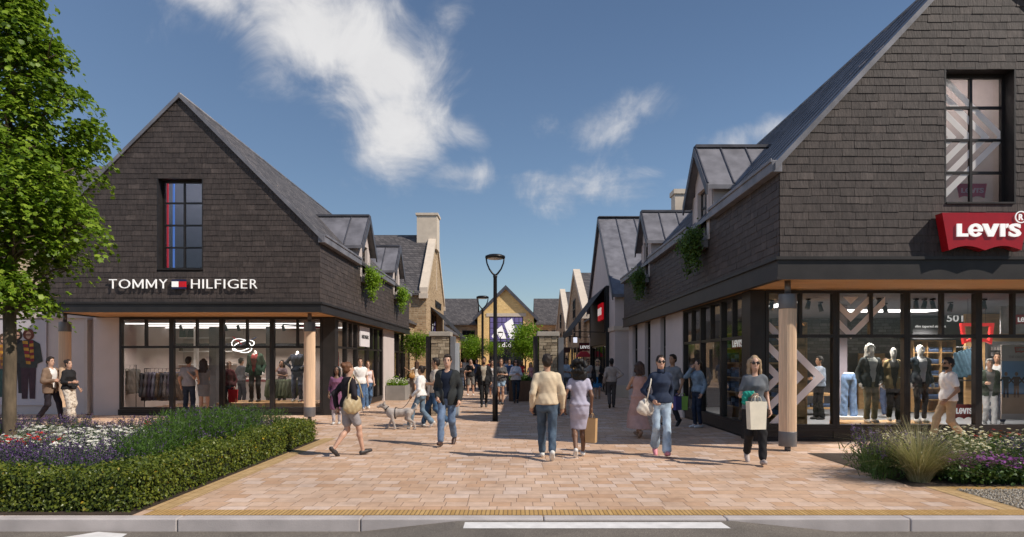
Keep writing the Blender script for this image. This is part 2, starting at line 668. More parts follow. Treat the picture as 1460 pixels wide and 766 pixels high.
def person(label, px, fy, H=1.74, sex='m', head=0., skin='fair', hair=('short', (.02, .012, .008)), top=('tee', (.7, .7, .7)), bottom=('trousers', (.05, .07, .13), 'denim'),
           shoes=(.5, .5, .5), legs=('walk', 'R', .30), armL='down', armR='down', shirt=None, glasses=False, look=0., vox=.016, group=None, cat='person', name='person', blank=False,
           sleeve=None, beard=False, x=None, Y=None, z=0., lean=0., sole=None, headless=False):
    """One figure: body (one continuous surface) with hair, garments and shoes as children.  Local +Y is where it faces."""
    Yw = GY(fy) if Y is None else Y
    Xw = WX(px, Yw) if x is None else x
    t = thing(name, label, cat, (Xw, Yw, z), head, group)
    fem = sex == 'f'
    tor = TORSO_F if fem else TORSO_M
    sw = .147 if fem else .174
    s = H / 1.75
    # ---- legs
    hipx = .088
    ank = {}
    if legs[0] == 'walk':
        st = legs[2]
        lead = 1 if legs[1] == 'R' else -1
        lift = legs[3] if len(legs) > 3 else None
        q = R(12) if lift is None else 0
        ank[lead] = (Vector((lead * .07, st, .09 * math.cos(q) + .06 * math.sin(q))), q)
        p = R(42) if lift is None else R(lift)
        ank[-lead] = (Vector((-lead * .07, -st, .09 * math.cos(p) + .135 * math.sin(p) + (.0 if lift is None else .03))), -p)
    else:
        w = legs[1] if len(legs) > 1 else .10
        ank[1] = (Vector((w, .03, .09)), 0)
        ank[-1] = (Vector((-w, -.03, .09)), 0)
    Lg = .835
    zh = 9
    for sd, (a, p) in ank.items():
        zh = min(zh, a.z + math.sqrt(max(.01, Lg ** 2 - (a.x - sd * hipx) ** 2 - a.y ** 2)))
    dz = zh - .93                                    # pelvis drop
    J = {}
    for sd, (a, p) in ank.items():
        hp = Vector((sd * hipx, 0, .93 + dz))
        kn, a2 = ik(hp, a, .42, .42, (sd * .06, 1, .15))
        J[sd] = (hp, kn, a2, p)
    # ---- arms
    A = {}
    PRE = {'down': ((.075, .03, .90), (.2, -1, 0)), 'fwd': ((.05, .27, .98), (.3, -1, -.2)), 'back': ((.06, -.22, .94), (.3, -.6, .2)), 'hip': ((.0, .04, 1.06), (1, -.5, .1)),
           'pocket': ((.02, .08, .95), (.8, -1, 0)), 'crook': ((-.02, .26, 1.13), (.5, -.6, -.8)), 'face': ((-.10, .17, 1.53), (.5, .25, -1)), 'chest': ((-.10, .26, 1.17), (.8, -.3, -.7)),
           'strap': ((.01, .10, .98), (1, -.7, 0)), 'swingf': ((.05, .16, .94), (.3, -1, -.1)), 'swingb': ((.065, -.13, .92), (.3, -.8, 0)), 'out': ((.2, .02, .95), (.3, -1, 0)),
           'raise': ((-.05, .25, 1.55), (.6, .2, -1)), 'across': ((-.30, .12, 1.10), (.8, .2, -.6)), 'wave': ((.35, .25, 1.35), (.5, -.4, -1))}
    for sd, w in ((-1, armL), (1, armR)):
        off, pole = PRE[w] if isinstance(w, str) else w
        S = Vector((sd * sw, lean * .47, 1.388 + dz))
        W = Vector((sd * (sw + off[0]), off[1] + lean * (off[2] - .95), off[2] + dz))
        el, W2 = ik(S, W, .285, .255, (sd * pole[0], pole[1], pole[2]))
        A[sd] = (S, el, W2)
    lo = Vector((-.32, -.25, -.02)); hi = Vector((.32, .25, 1.80 + dz))
    for sd in (1, -1):
        for p in list(J[sd][:3]) + list(A[sd]):
            for i in range(3):
                lo[i] = min(lo[i], p[i] - .14)
                hi[i] = max(hi[i], p[i] + .16)
    lo.z = -.02
    shift = lambda rows: [(r[0] + dz,) + tuple(r[1:]) for r in rows]
    sk = (.78, .76, .72) if blank else SKIN[skin]
    skm = M('mannequin_shell', (.75, .73, .69), .35, .04) if blank else M('skin_' + skin, sk, .5, .1, 12., spec=.45)
    dark = M('eye_dark', (.02, .015, .012), .3)
    lip = M('lip_' + skin, (sk[0] * .75, sk[1] * .5, sk[2] * .5), .45)
    ca, sa = math.cos(look), math.sin(look)
    hy = lean * .6
    def hd(p):                                       # head space -> body space (turned by look)
        return (p[0] * ca - p[1] * sa, p[0] * sa + p[1] * ca + hy, p[2] + dz)
    # ---- body field
    f = Field(lo, hi, vox)
    f.stack([(r[0], r[1] - (.030 if bottom and r[0] < 1.08 + dz else 0), r[2] - (.030 if bottom and r[0] < 1.08 + dz else 0)) + tuple(r[3:]) for r in shift(tor)], .03, -.016, lean)
    hs = .94 if fem else 1.
    if not headless:
        f.cap((0, -.012 + lean * .5, 1.42 + dz), hd((0, .004, 1.57)), .052 * hs if not fem else .044, .05 * hs, .02)
        f.ell(hd((0, -.004, 1.645)), (.074 * hs, .092 * hs, .104), .02)
        f.ell(hd((0, .026, 1.575)), (.054 * hs, .066 * hs, .07), .03)
        if vox < .02:
            f.cap(hd((0, .092 * hs, 1.642)), hd((0, .107 * hs, 1.605)), .009, .014, .012)
    else:
        f.cap((0, -.012, 1.42 + dz), (0, -.004, 1.51 + dz), .05, .048, .02)
    tk = .078 if fem else .080
    lk = .016 if bottom and bottom[0] not in ('shorts', 'skirt', 'wideskirt') else .0
    for sd in (1, -1):
        hp, kn, an, p = J[sd]
        f.cap(hp, kn, tk - (.030 if lk else .010), .052 - lk, .02 if lk else .03)
        mid = kn.lerp(an, .32) - Vector((0, .012, 0))
        f.cap(kn, mid, .050 - lk, .052 - lk, .03)
        f.cap(mid, an, .051 - lk, .034, .03)
        fd = Vector((0, math.cos(p), math.sin(p)))
        up = Vector((0, -math.sin(p), math.cos(p)))
        f.cap(an - up * .045 - fd * .035, an - up * .055 + fd * .10, .034, .030, .02)
        f.cap(an - up * .055 + fd * .09, an - up * .06 + fd * .15, .030, .022, .02)
        S, el, W = A[sd]
        ar = .85 if fem else 1.
        f.cap(S, el, .050 * ar, .038 * ar, .035)
        f.cap(el, W, .039 * ar, .026 * ar, .02)
    V, Q = f.mesh()
    V = [tuple(v) for v in V]
    mb = MB()
    mb.v = V; mb.f = [tuple(q) for q in Q]; mb.m = [0] * len(mb.f)
    # hands: palm, four unequal curled fingers and a thumb off the side of the palm
    for sd in (1, -1):
        S, el, W = A[sd]
        d = (W - el).normalized()
        inw = Vector((-sd, .15, 0))
        inw = (inw - d * inw.dot(d)).normalized()
        sid = d.cross(inw).normalized()
        if sid.y < 0 and abs(sid.y) > .2 or (abs(sid.y) <= .2 and sid.z < 0): sid = -sid     # towards the thumb: forwards or up
        hk = .92 if fem else 1.
        mb.tube([W - d * .015, W + d * .03, W + d * .075, W + d * .092], [.024 * hk, .033 * hk, .036 * hk, .026 * hk], 8)
        for q, (ln, o) in enumerate(((.066, .030), (.076, .010), (.070, -.010), (.056, -.029))):
            b = W + d * .08 + sid * o * hk
            p1 = b + d * ln * .45 * hk + inw * ln * .12
            p2 = p1 + d * ln * .34 * hk + inw * ln * .3
            p3 = p2 + d * ln * .08 * hk + inw * ln * .34
            mb.tube([b - d * .02, b, p1, p2, p3], [.0095, .0095, .009, .008, .006], 6)
        b = W + d * .02 + sid * .026
        mb.tube([b, b + d * .035 + sid * .022 + inw * .008, b + d * .066 + sid * .026 + inw * .02], [.012, .0105, .007], 6)
    if not blank and not headless:
        for sx in (-1, 1):
            mb.ell(hd((sx * .031, .0835 * hs, 1.642)), (.012, .008, .0065), 8, 5, 1)
            mb.ell(hd((sx * .032, .086 * hs, 1.664)), (.018, .008, .004), 8, 4, 1)
            mb.ell(hd((sx * .074 * hs, -.002, 1.632)), (.010, .02, .03), 8, 5, 0)
        mb.ell(hd((0, .087 * hs, 1.568)), (.022, .009, .0065), 8, 5, 2)
    mb.v = [(a * s, b * s, c * s) for a, b, c in mb.v]
    mb.build('body', [skm, dark, lip], t, True, local=True)

    def part(nm, fld, m, parent=None):
        v, q = fld.mesh()
        if not len(v): return None
        return link(nm, fast_mesh(nm, v * s, q, smooth=True), m, t)

    # ---- hair
    if hair and not headless:
        st, hc = hair
        hm = M('hair_' + '_'.join('%02x' % int(c * 255) for c in hc), hc, .55, .35, 30., .5, 160., spec=.35, stretch=(1, 1, .25))
        g = Field((-.26, -.36, 1.15 + dz), (.26, .26, 1.84 + dz), min(vox, .014))
        g.ell(hd((0, -.018, 1.663)), (.084 * hs, .097 * hs, .104), .01)
        if st == 'hood':
            g.ell(hd((0, -.03, 1.65)), (.108, .118, .135), .02)
            g.cap(hd((0, -.05, 1.60)), hd((0, -.06, 1.45)), .09, .11, .03)
            g.cut(lambda X, Y, Z: np.minimum(Y - .01, .074 - np.sqrt(X ** 2 + ((Z - 1.63 - dz) * .75) ** 2)))
        if st == 'short':
            g.ell(hd((0, -.045, 1.625)), (.074, .066, .085), .02)
            g.ell(hd((0, .03, 1.728)), (.062, .058, .034), .02)
        elif st in ('long', 'bob'):
            zb = 1.36 if st == 'long' else 1.47
            for sx in (-1, 0, 1):
                g.cap(hd((sx * .062, -.045, 1.66)), hd((sx * .072, -.085, zb)), .05, .038, .03)
            for sx in (-1, 1):
                g.cap(hd((sx * .078, .012, 1.67)), hd((sx * .092, .012, zb + .05)), .024, .026, .03)
        elif st == 'bun':
            g.ell(hd((0, -.115, 1.70)), (.05, .045, .05), .02)
            g.ell(hd((0, -.05, 1.62)), (.07, .06, .08), .02)
        elif st == 'curly':
            for q in range(46):
                a, e = random.uniform(0, 2 * PI), random.uniform(-.75, 1.3)
                dd = Vector((math.cos(a) * math.cos(e), math.sin(a) * math.cos(e), math.sin(e)))
                if dd.y > .35 and dd.z < .62: continue
                g.ell(hd((dd.x * .135, -.035 + dd.y * .12, 1.635 + dd.z * .125 - (.02 if dd.z < 0 else 0))), (.04, .04, .042), .015)
            for sx in (-1, 0, 1):
                g.ell(hd((sx * .07, -.085, 1.49)), (.065, .05, .09), .03)
        elif st == 'tied':
            g.ell(hd((0, -.05, 1.62)), (.07, .06, .08), .02)
            g.cap(hd((0, -.10, 1.66)), hd((.02, -.135, 1.44)), .034, .022, .02)
        if st in ('short', 'long', 'tied', 'bun', 'bob', 'curly'):
            # keep the face clear
            c_, s_ = ca, sa
            g.cut(lambda X, Y, Z: np.minimum(np.minimum((X * -s_ + (Y - hy) * c_) - .052, (1.712 + dz) - Z), .068 - np.abs(X * c_ + (Y - hy) * s_)))
        g.folds(.003, 60, px)
        part('hair', g, hm)
        if beard:
            b = Field((-.15, -.1, 1.4 + dz), (.15, .2, 1.7 + dz), .012)
            b.ell(hd((0, .032, 1.56)), (.058, .066, .062), .01)
            b.cut(lambda X, Y, Z: Z - (1.578 + dz))
            part('beard', b, hm)
    # ---- top
    tk_, tc = top[0], top[1]
    tm = cloth(tc, top[2] if len(top) > 2 else 'cloth')
    g0 = {'tee': .018, 'long': .016, 'jacket': .027, 'dress': .014, 'shirt': .024, 'tank': .010, 'coat': .045, 'gown': .012}[tk_]
    sl = {'tee': .62, 'long': 1, 'jacket': 1, 'dress': .5, 'shirt': 1, 'tank': 0, 'coat': 1, 'gown': 0}[tk_] if sleeve is None else sleeve
    hem = {'tee': .90, 'long': .93, 'jacket': .80, 'dress': .9, 'shirt': .93, 'tank': .96, 'coat': .66, 'gown': .9}[tk_]
    neck = {'tee': 1.448, 'long': 1.46, 'jacket': 1.468, 'dress': 1.41, 'shirt': 1.472, 'tank': 1.40, 'coat': 1.475, 'gown': 1.42}[tk_]

    def torso_rows(z0, z1):
        rows = [tuple(r) + (0.,) * (5 - len(r)) for r in tor]
        zz = [r[0] for r in rows]
        ip = lambda z: (z + dz,) + tuple(float(np.interp(z, zz, [r[j] for r in rows])) for j in range(1, 5))
        return [ip(z0)] + [ip(r[0]) for r in rows if z0 < r[0] < z1] + [ip(z1)]

    g = Field(lo, hi, vox)
    if tk_ in ('dress', 'gown'):
        g.stack(torso_rows(.955, neck), .02, g0, lean)
        hemz = top[3] if len(top) > 3 else .52
        wid = top[4] if len(top) > 4 else .03
        rows = []
        for zq in np.linspace(hemz, .98, 6):
            xs, ys = [], []
            for sd in (1, -1):
                hp, kn, an, p = J[sd]
                zz = zq + dz
                q = hp.lerp(kn, np.clip((hp.z - zz) / max(.05, hp.z - kn.z), 0, 1)) if zz > kn.z else kn.lerp(an, np.clip((kn.z - zz) / max(.05, kn.z - an.z), 0, 1))
                r = .085 - .03 * np.clip((.93 - zq) / .5, 0, 1)
                xs += [q.x - r, q.x + r]; ys += [q.y - r, q.y + r]
            fl = wid * (.98 - zq) / .46
            hw_ = .180 * (.84 + .16 * np.clip((zq - .62) / .3, 0, 1)) if zq > .6 else 0
            rows.append((zq + dz, max(hw_, (max(xs) - min(xs)) / 2 + .008 + fl), (max(ys) - min(ys)) / 2 + .012 + fl, (max(xs) + min(xs)) / 2, (max(ys) + min(ys)) / 2))
        hipr = torso_rows(.9, .98)[-1]
        rows[-1] = (rows[-1][0], hipr[1] + g0, hipr[2] + g0, 0, 0)
        rows[-2] = (rows[-2][0], max(rows[-2][1], hipr[1] + g0), max(rows[-2][2], hipr[2] + g0), 0, (rows[-2][4]) * .4)
        rows[-3] = (rows[-3][0], rows[-3][1], max(rows[-3][2], (hipr[2] + g0) * .96), rows[-3][3] * .5, rows[-3][4] * .7)
        g.stack(rows, .03)
    else:
        g.stack([(r[0], r[1] + (.016 if r[0] < 1.07 + dz else 0), r[2] + (.014 if r[0] < 1.07 + dz else 0)) + tuple(r[3:]) for r in torso_rows(max(hem - .03, .84), neck)], .02, g0, lean)
        if tk_ in ('jacket', 'coat', 'shirt') and hem < .9:
            g.stack([(hem + dz, .165 + g0, .115 + g0), (.92 + dz, .165 + g0, .116 + g0)], .02)
    if tk_ not in ('tank', 'gown', 'dress'):
        for sd in (1, -1):
            g.cap((sd * .03, -.012 + lean * .47, 1.435 + dz), (sd * sw * .8, lean * .47, 1.40 + dz), .028 + g0, .034 + g0, .04)
    if sl > 0:
        for sd in (1, -1):
            S, el, W = A[sd]
            ar = .9 if fem else 1.
            gr = g0 * .75
            g.cap(S, S.lerp(el, min(1, sl * 1.0)), (.047 + gr * .7) * ar, (.044 + gr) * ar, .045)
            if sl >= 1:
                g.cap(el, el.lerp(W, .97), (.042 + gr) * ar, (.032 + gr) * ar, .02)
            elif sl > .7:
                g.cap(el, el.lerp(W, .45), (.042 + gr) * ar, (.040 + gr) * ar, .02)
    if tk_ not in ('shirt', 'jacket', 'coat'):
        nr = .085 if tk_ in ('tank', 'dress', 'gown') else .066
        nz = neck + dz + .02
        g.cut(lambda X, Y, Z: nr - np.sqrt(X ** 2 + (Y - .02 - lean * .47) ** 2 + (Z - nz) ** 2))
    if shirt:
        g.cut(lambda X, Y, Z: np.minimum((.028 + .075 * np.clip((Z - dz - .86) / .6, 0, 1)) - np.abs(X), Y - .02))
    g.folds(.0045 if tk_ in ('tee', 'long', 'shirt', 'jacket', 'coat') else .002, 30, px * .7)
    if tk_ not in ('dress', 'gown'):
        g.cut(lambda X, Y, Z: np.minimum(hem + dz + .06 * np.abs(Y) * 0 - Z, .195 - np.abs(X)))
    part({'tee': 'shirt', 'long': 'sweater', 'jacket': 'jacket', 'dress': 'dress', 'shirt': 'shirt', 'tank': 'top', 'coat': 'coat', 'gown': 'dress'}[tk_], g, tm)
    if shirt:
        g = Field(lo, hi, vox)
        g.stack(torso_rows(.92, 1.46), .02, .018, lean)
        g.cut(lambda X, Y, Z: .055 - np.sqrt(X ** 2 + (Y - .05 - lean * .47) ** 2 + ((Z - 1.48 - dz) * .7) ** 2))
        part('shirt', g, cloth(shirt))
    # ---- bottom
    if bottom:
        bk, bc = bottom[0], bottom[1]
        bm = cloth(bc, bottom[2] if len(bottom) > 2 else 'cloth')
        g = Field(lo, hi, vox)
        g.stack([(.815 + dz, .10, .085)] + torso_rows(.85, 1.02 if hem > .94 else .985), .02, .011)
        if bk in ('skirt', 'wideskirt'):
            hz = bottom[3]
            rows = []
            for zq in np.linspace(hz, .96, 5):
                k = (.96 - zq) / .4
                rows.append((zq + dz, .185 + .02 * k + (.08 * k if bk == 'wideskirt' else 0), .13 + .05 * k, 0, 0))
            g.stack(rows, .02)
        else:
            hr = {'trousers': .062, 'flared': .082, 'wide': .12, 'slim': .048, 'shorts': .1}[bk]
            kr = {'trousers': .070, 'flared': .064, 'wide': .098, 'slim': .060, 'shorts': .09}[bk]
            for sd in (1, -1):
                hp, kn, an, p = J[sd]
                if bk == 'shorts':
                    e = hp.lerp(kn, bottom[3] if len(bottom) > 3 else .8)
                    g.cap(hp, e, .094, .086, .03)
                    nrm = (kn - hp).normalized()
                    zc = e
                else:
                    g.cap(hp, kn, .092, kr, .03)
                    g.cap(kn, kn.lerp(an, .93), kr, hr, .03)
            if bk != 'shorts':
                for sd in (1, -1):
                    hp, kn, an, p = J[sd]
            g.cut(lambda X, Y, Z: (.035 if bk != 'shorts' else -1) - Z)
        g.folds(.0034, 38, px * 1.3)
        wz = (1.02 if hem > .94 else .985) + dz
        g.cut(lambda X, Y, Z: Z - wz)
        part({'skirt': 'skirt', 'wideskirt': 'skirt', 'shorts': 'shorts'}.get(bk, 'trousers'), g, bm)
    # ---- shoes
    if shoes:
        sm = M('shoe_' + '_'.join('%02x' % int(c * 255) for c in shoes), shoes, .5, .12)
        for sd in (1, -1):
            hp, kn, an, p = J[sd]
            fd = Vector((0, math.cos(p), math.sin(p)))
            up = Vector((0, -math.sin(p), math.cos(p)))
            a, b, c = an - up * .045 - fd * .04, an - up * .052 + fd * .07, an - up * .06 + fd * .155
            cc = (a + c) / 2
            g = Field(cc - Vector((.12, .25, .22)), cc + Vector((.12, .25, .22)), min(vox, .014))
            g.cap(a, b, .042, .042, .02)
            g.cap(b, c, .043, .036, .02)
            g.cut(lambda X, Y, Z: -((Y - an.y) * up.y + (Z - an.z) * up.z) - .088)
            part('shoe', g, sm)
    if glasses:
        mg = MB()
        gm = M('sunglass_lens', (.02, .013, .01), .12, .0, coat=.5)
        for sx in (-1, 1):
            mg.ell(hd((sx * .034, .092 * hs, 1.638)), (.030, .012, .023), 10, 6)
            mg.bar(hd((sx * .066, .082 * hs, 1.645)), hd((sx * .08, -.01, 1.645)), .006, .01)
        mg.bar(hd((-.02, .1 * hs, 1.645)), hd((.02, .1 * hs, 1.645)), .008, .008)
        mg.v = [(a * s, b * s, c * s) for a, b, c in mg.v]
        mg.build('sunglasses', [gm], t, True, local=True)
    t_hands = {}
    Mx = Matrix.Translation((Xw, Yw, z)) @ Matrix.Rotation(head, 4, 'Z')
    for sd in (1, -1):
        W = A[sd][2]; d = (W - A[sd][1]).normalized()
        t_hands[sd] = Mx @ ((W + d * .085) * s)
    t_hands['shoulder'] = {sd: Mx @ (A[sd][0] * s) for sd in (1, -1)}
    t_hands['elbow'] = {sd: Mx @ (A[sd][1] * s) for sd in (1, -1)}
    t_hands['M'] = Mx
    t_hands['dz'] = dz
    t_hands['s'] = s
    return t, t_hands


def paper_bag(label, hand, w, h, d, col, rz=0., drop=.12, cat='bag', print_text=None):
    """A carrier bag hanging from a hand by two cord handles."""
    x, y, z = hand
    t = thing('shopping_bag', label, cat, (x, y, z - drop - h), rz)
    m = M('paper_' + '_'.join('%02x' % int(c * 255) for c in col), col, .75, .07, 8., .15, 40.)
    mb = MB()
    k = .86
    o = [(-w / 2 * k, -d / 2, 0), (w / 2 * k, -d / 2, 0), (w / 2 * k, d / 2, 0), (-w / 2 * k, d / 2, 0), (-w / 2, -d / 2, h), (w / 2, -d / 2, h), (w / 2, d / 2, h), (-w / 2, d / 2, h)]
    i = [(a * .97, b * .93, max(c, .006)) for a, b, c in o]
    mb.add(o + i, [(0, 3, 2, 1), (0, 1, 5, 4), (1, 2, 6, 5), (2, 3, 7, 6), (3, 0, 4, 7), (8, 9, 10, 11), (12, 13, 9, 8), (13, 14, 10, 9), (14, 15, 11, 10), (15, 12, 8, 11),
                   (4, 5, 13, 12), (5, 6, 14, 13), (6, 7, 15, 14), (7, 4, 12, 15)])
    mb.build('bag_body', [m], t, local=True)
    for sy in (-1, 1):
        hb = MB()
        hb.tube([(-w * .2, sy * d * .47, h - .01), (-w * .15, sy * d * .3, h + drop * .75), (0, 0, h + drop), (w * .15, sy * d * .3, h + drop * .75), (w * .2, sy * d * .47, h - .01)], .006, 6)
        hb.build('handle', [m], t, True, local=True)
    return t


def slouch_bag(label, c, w, h, d, col, strap_pts, rz=0., cat='handbag', name='handbag'):
    """A soft shoulder bag with gathers, hanging by a long strap."""
    t = thing(name, label, cat, c, rz)
    m = M('leather_' + '_'.join('%02x' % int(q * 255) for q in col), col, .5, .12, 10., .35, 30.)
    g = Field((-w, -d - .05, -h * .2), (w, d + .05, h * 1.25), .012)
    g.ell((0, 0, h * .38), (w * .5, d * .5, h * .38), .02)
    g.ell((0, 0, h * .62), (w * .4, d * .36, h * .38), .05)
    g.folds(.004, 45, w * 9)
    v, q = g.mesh()
    link('bag_body', fast_mesh('bag_body', v, q, smooth=True), m, t)
    hb = MB()
    inv = (Matrix.Translation(c) @ Matrix.Rotation(rz, 4, 'Z')).inverted()
    hb.tube([inv @ Vector(p) for p in strap_pts], .012, 6)
    hb.build('strap', [m], t, True, local=True)
    return t
# ------------------------------------------------------------------ materials of the place
m_slate = M_island('slate_shingle', [(0, (.056, .044, .040)), (.5, (.066, .052, .047)), (.9, (.074, .058, .052)), (1, (.094, .074, .066))], .62, 16., .48, .6, 34., .3, (1.6, 1.6, .28))
m_slate_back = M('slate_batten', (.02, .016, .015), .8)
m_metal = M('bronze_black_metal', (.022, .018, .017), .42, .2, 5., .05, 60., .25, .5)
m_fascia = M('dark_steel_fascia', (.026, .0225, .0215), .5, .25, 3., .08, 40., .2, .5)
m_lead = M('lead_sheet', (.18, .176, .195), .5, .3, 2.2, .15, 9., .15, .5)
m_lead_dark = M('lead_strip_dark', (.085, .085, .10), .5, .3, 3., .2, 12., .2)  # darker lead for dormer rolls, seams, verges and barge boards
m_soffit = M('larch_soffit', (.58, .33, .145), .65, .22, 3., .12, 30., stretch=(.3, 9, 3))
m_render = M('pale_render', (.56, .49, .465), .8, .05, 1.6, .12, 120.)
m_cream = M('cream_render', (.62, .50, .34), .8, .06, 1.6, .12, 120.)
m_coping = M('pale_coping_stone', (.62, .53, .43), .75, .08, 3., .15, 60.)
m_glass = M_glass()
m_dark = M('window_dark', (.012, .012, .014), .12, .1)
m_roof_slate = M_blocks('grey_roof_slates', .36, .17, ('xy', 'z'), [(0, (.072, .066, .067)), (.5, (.10, .092, .092)), (1, (.135, .122, .12))], .02, (.03, .027, .03), .6, .7)
m_stone = M_blocks('buff_rubble_stone', .30, .12, ('xy', 'z'), [(0, (.26, .165, .085)), (.3, (.40, .27, .15)), (.65, (.50, .36, .22)), (1, (.34, .22, .12))], .022, (.42, .33, .22), .85, .9, .4)
m_stone_far = M_blocks('tan_coursed_stone', .34, .14, ('xy', 'z'), [(0, (.32, .21, .125)), (.5, (.43, .295, .18)), (1, (.52, .37, .23))], .02, (.33, .25, .17), .85, .6, .4)
m_yellow = M_blocks('yellow_ashlar', .5, .22, ('xy', 'z'), [(0, (.76, .51, .22)), (.5, (.82, .57, .25)), (1, (.86, .61, .28))], .014, (.70, .49, .22), .8, .3, .3)
m_pier = M_island('grey_buff_pier_stone', [(0, (.20, .155, .105)), (.4, (.33, .265, .18)), (.8, (.42, .35, .25)), (1, (.27, .215, .15))], .85, 14., .3, .7, 30.)
m_white = M('white_paint', (.80, .79, .77), .45, .03)
m_red = M('red_sign_enamel', (.37, .004, .009), .28, .08, spec=.5, coat=.3)
m_black = M('matt_black', (.012, .012, .013), .55, .1)
m_floor_wood = M_blocks('shop_floor_boards', .9, .14, ('x', 'y'), [(0, (.20, .11, .06)), (1, (.30, .17, .10))], .006, (.10, .06, .035), .4, .1)
m_floor_grey = M('shop_floor_concrete', (.30, .31, .33), .35, .1, 2.)
m_inwall = M('shop_wall_cream', (.52, .45, .41), .75, .04)
m_inwall_dark = M('shop_wall_grey', (.10, .098, .105), .75, .1)
m_inceil = M('shop_ceiling', (.13, .125, .135), .8, .05)
m_ply = M('shop_oak', (.45, .27, .12), .5, .18, 3., .05, 40., stretch=(1, 1, 6))
m_lamp = M('lit_tube', (.9, .9, .9), .5, 0, emit=((1., .95, .88), 14.))
m_lamp_soft = M('lit_ceiling_panel', (.9, .9, .9), .5, 0, emit=((1., .96, .92), 3.0))
m_strip_dark = M('dark_inner_blind', (.13, .12, .13), .8, .1)
m_fabric_black = M('black_awning_cloth', (.020, .019, .020), .8, .15, 8., .2, 90.)
m_wood_col = M('ribbed_timber', (.72, .52, .355), .55, .12, 3., .1, 40., stretch=(12, 12, .6))
m_steel = M('grey_painted_steel', (.165, .16, .165), .4, .12, 4., .05, 40., .4)


def slate_field(mb, to3, out, zr0, zr1, span, holes=(), rh=.14, seed=1):
    """Hung slates as tilted slips: to3(u, z) places a point on the wall, out is the outward normal; span(z) gives the u-range of a row."""
    rd = random.Random(seed)
    out = Vector(out)
    z = zr0
    while z < zr1 - .03:
        z2 = min(z + rh, zr1)
        a, b = span(z)
        a1, b1 = span(z2 + .012)
        u = a
        first = True
        while u < b - .01:
            w = rd.uniform(.19, .34)
            if first: w *= rd.uniform(.4, 1); first = False
            u2 = min(u + w, b)
            if b - u2 < .07: u2 = b
            seg = [(u, u2)]
            for (h0, h1, hz0, hz1) in holes:
                if z2 > hz0 + .05 and z < hz1 - .05:
                    ns = []
                    for (p, q) in seg:
                        if q <= h0 or p >= h1: ns.append((p, q)); continue
                        if p < h0: ns.append((p, h0))
                        if q > h1: ns.append((h1, q))
                    seg = ns
            for (p, q) in seg:
                if q - p < .02: continue
                g = .0025
                dz0 = rd.uniform(-.006, .006)
                o0 = .014 + rd.uniform(-.003, .004)
                o1 = .006
                pt, qt = min(max(p, a1), b1), min(max(q, a1), b1)
                if qt - pt < .008: pt = qt = min(max((p + q) / 2, a1), b1); qt += .001
                A, B = to3(p + g, z + dz0), to3(q - g, z + dz0)
                C, D = to3(qt - g * (qt - pt > .02), z2 + .012), to3(pt + g * (qt - pt > .02), z2 + .012)
                vs = [Vector(A) + out * o0, Vector(B) + out * o0, Vector(C) + out * o1, Vector(D) + out * o1, Vector(A), Vector(B), Vector(C), Vector(D)]
                mb.add(vs, [(0, 1, 2, 3), (0, 4, 5, 1), (1, 5, 6, 2), (3, 2, 6, 7), (0, 3, 7, 4)])
            u = u2
        z = z2


def pane_window(parent, name, o3, w, h, cols, rows, fr=.05, depth=.06, mat=None, glass=None, gname='glass', tr=None, bars=None):
    """A framed window on a local plane: o3(u, v, d) -> point; u across, v up, d outward. Frame is one mesh, the glass a child of it."""
    mb = MB()

    def bx(u0, u1, v0, v1, d0, d1):
        mb.hexa([o3(u0, v0, d0), o3(u1, v0, d0), o3(u1, v0, d1), o3(u0, v0, d1), o3(u0, v1, d0), o3(u1, v1, d0), o3(u1, v1, d1), o3(u0, v1, d1)])
    bx(0, fr, 0, h, -depth / 2, depth / 2)
    bx(w - fr, w, 0, h, -depth / 2, depth / 2)
    bx(fr, w - fr, 0, fr, -depth / 2, depth / 2)
    bx(fr, w - fr, h - fr, h, -depth / 2, depth / 2)
    if bars:
        for (u0, u1, v0, v1) in bars:
            bx(u0, u1, v0, v1, -depth * .42, depth * .42)
    else:
        for c in range(1, cols):
            u = w * c / cols
            bx(u - fr * .4, u + fr * .4, fr, h - fr, -depth * .42, depth * .42)
        for r in range(1, rows):
            v = h * r / rows
            bx(fr, w - fr, v - fr * .38, v + fr * .38, -depth * .36, depth * .36)
    f = mb.build(name, [mat or m_metal], parent)
    g = MB()
    g.hexa([o3(fr * .5, fr * .5, -.006), o3(w - fr * .5, fr * .5, -.006), o3(w - fr * .5, fr * .5, .006), o3(fr * .5, fr * .5, .006),
            o3(fr * .5, h - fr * .5, -.006), o3(w - fr * .5, h - fr * .5, -.006), o3(w - fr * .5, h - fr * .5, .006), o3(fr * .5, h - fr * .5, .006)])
    g2 = MB()
    g2.add([o3(fr * .5, fr * .5, 0), o3(w - fr * .5, fr * .5, 0), o3(w - fr * .5, h - fr * .5, 0), o3(fr * .5, h - fr * .5, 0)], [(0, 1, 2, 3)])
    g2.build(gname, [glass or m_glass], f)
    return f


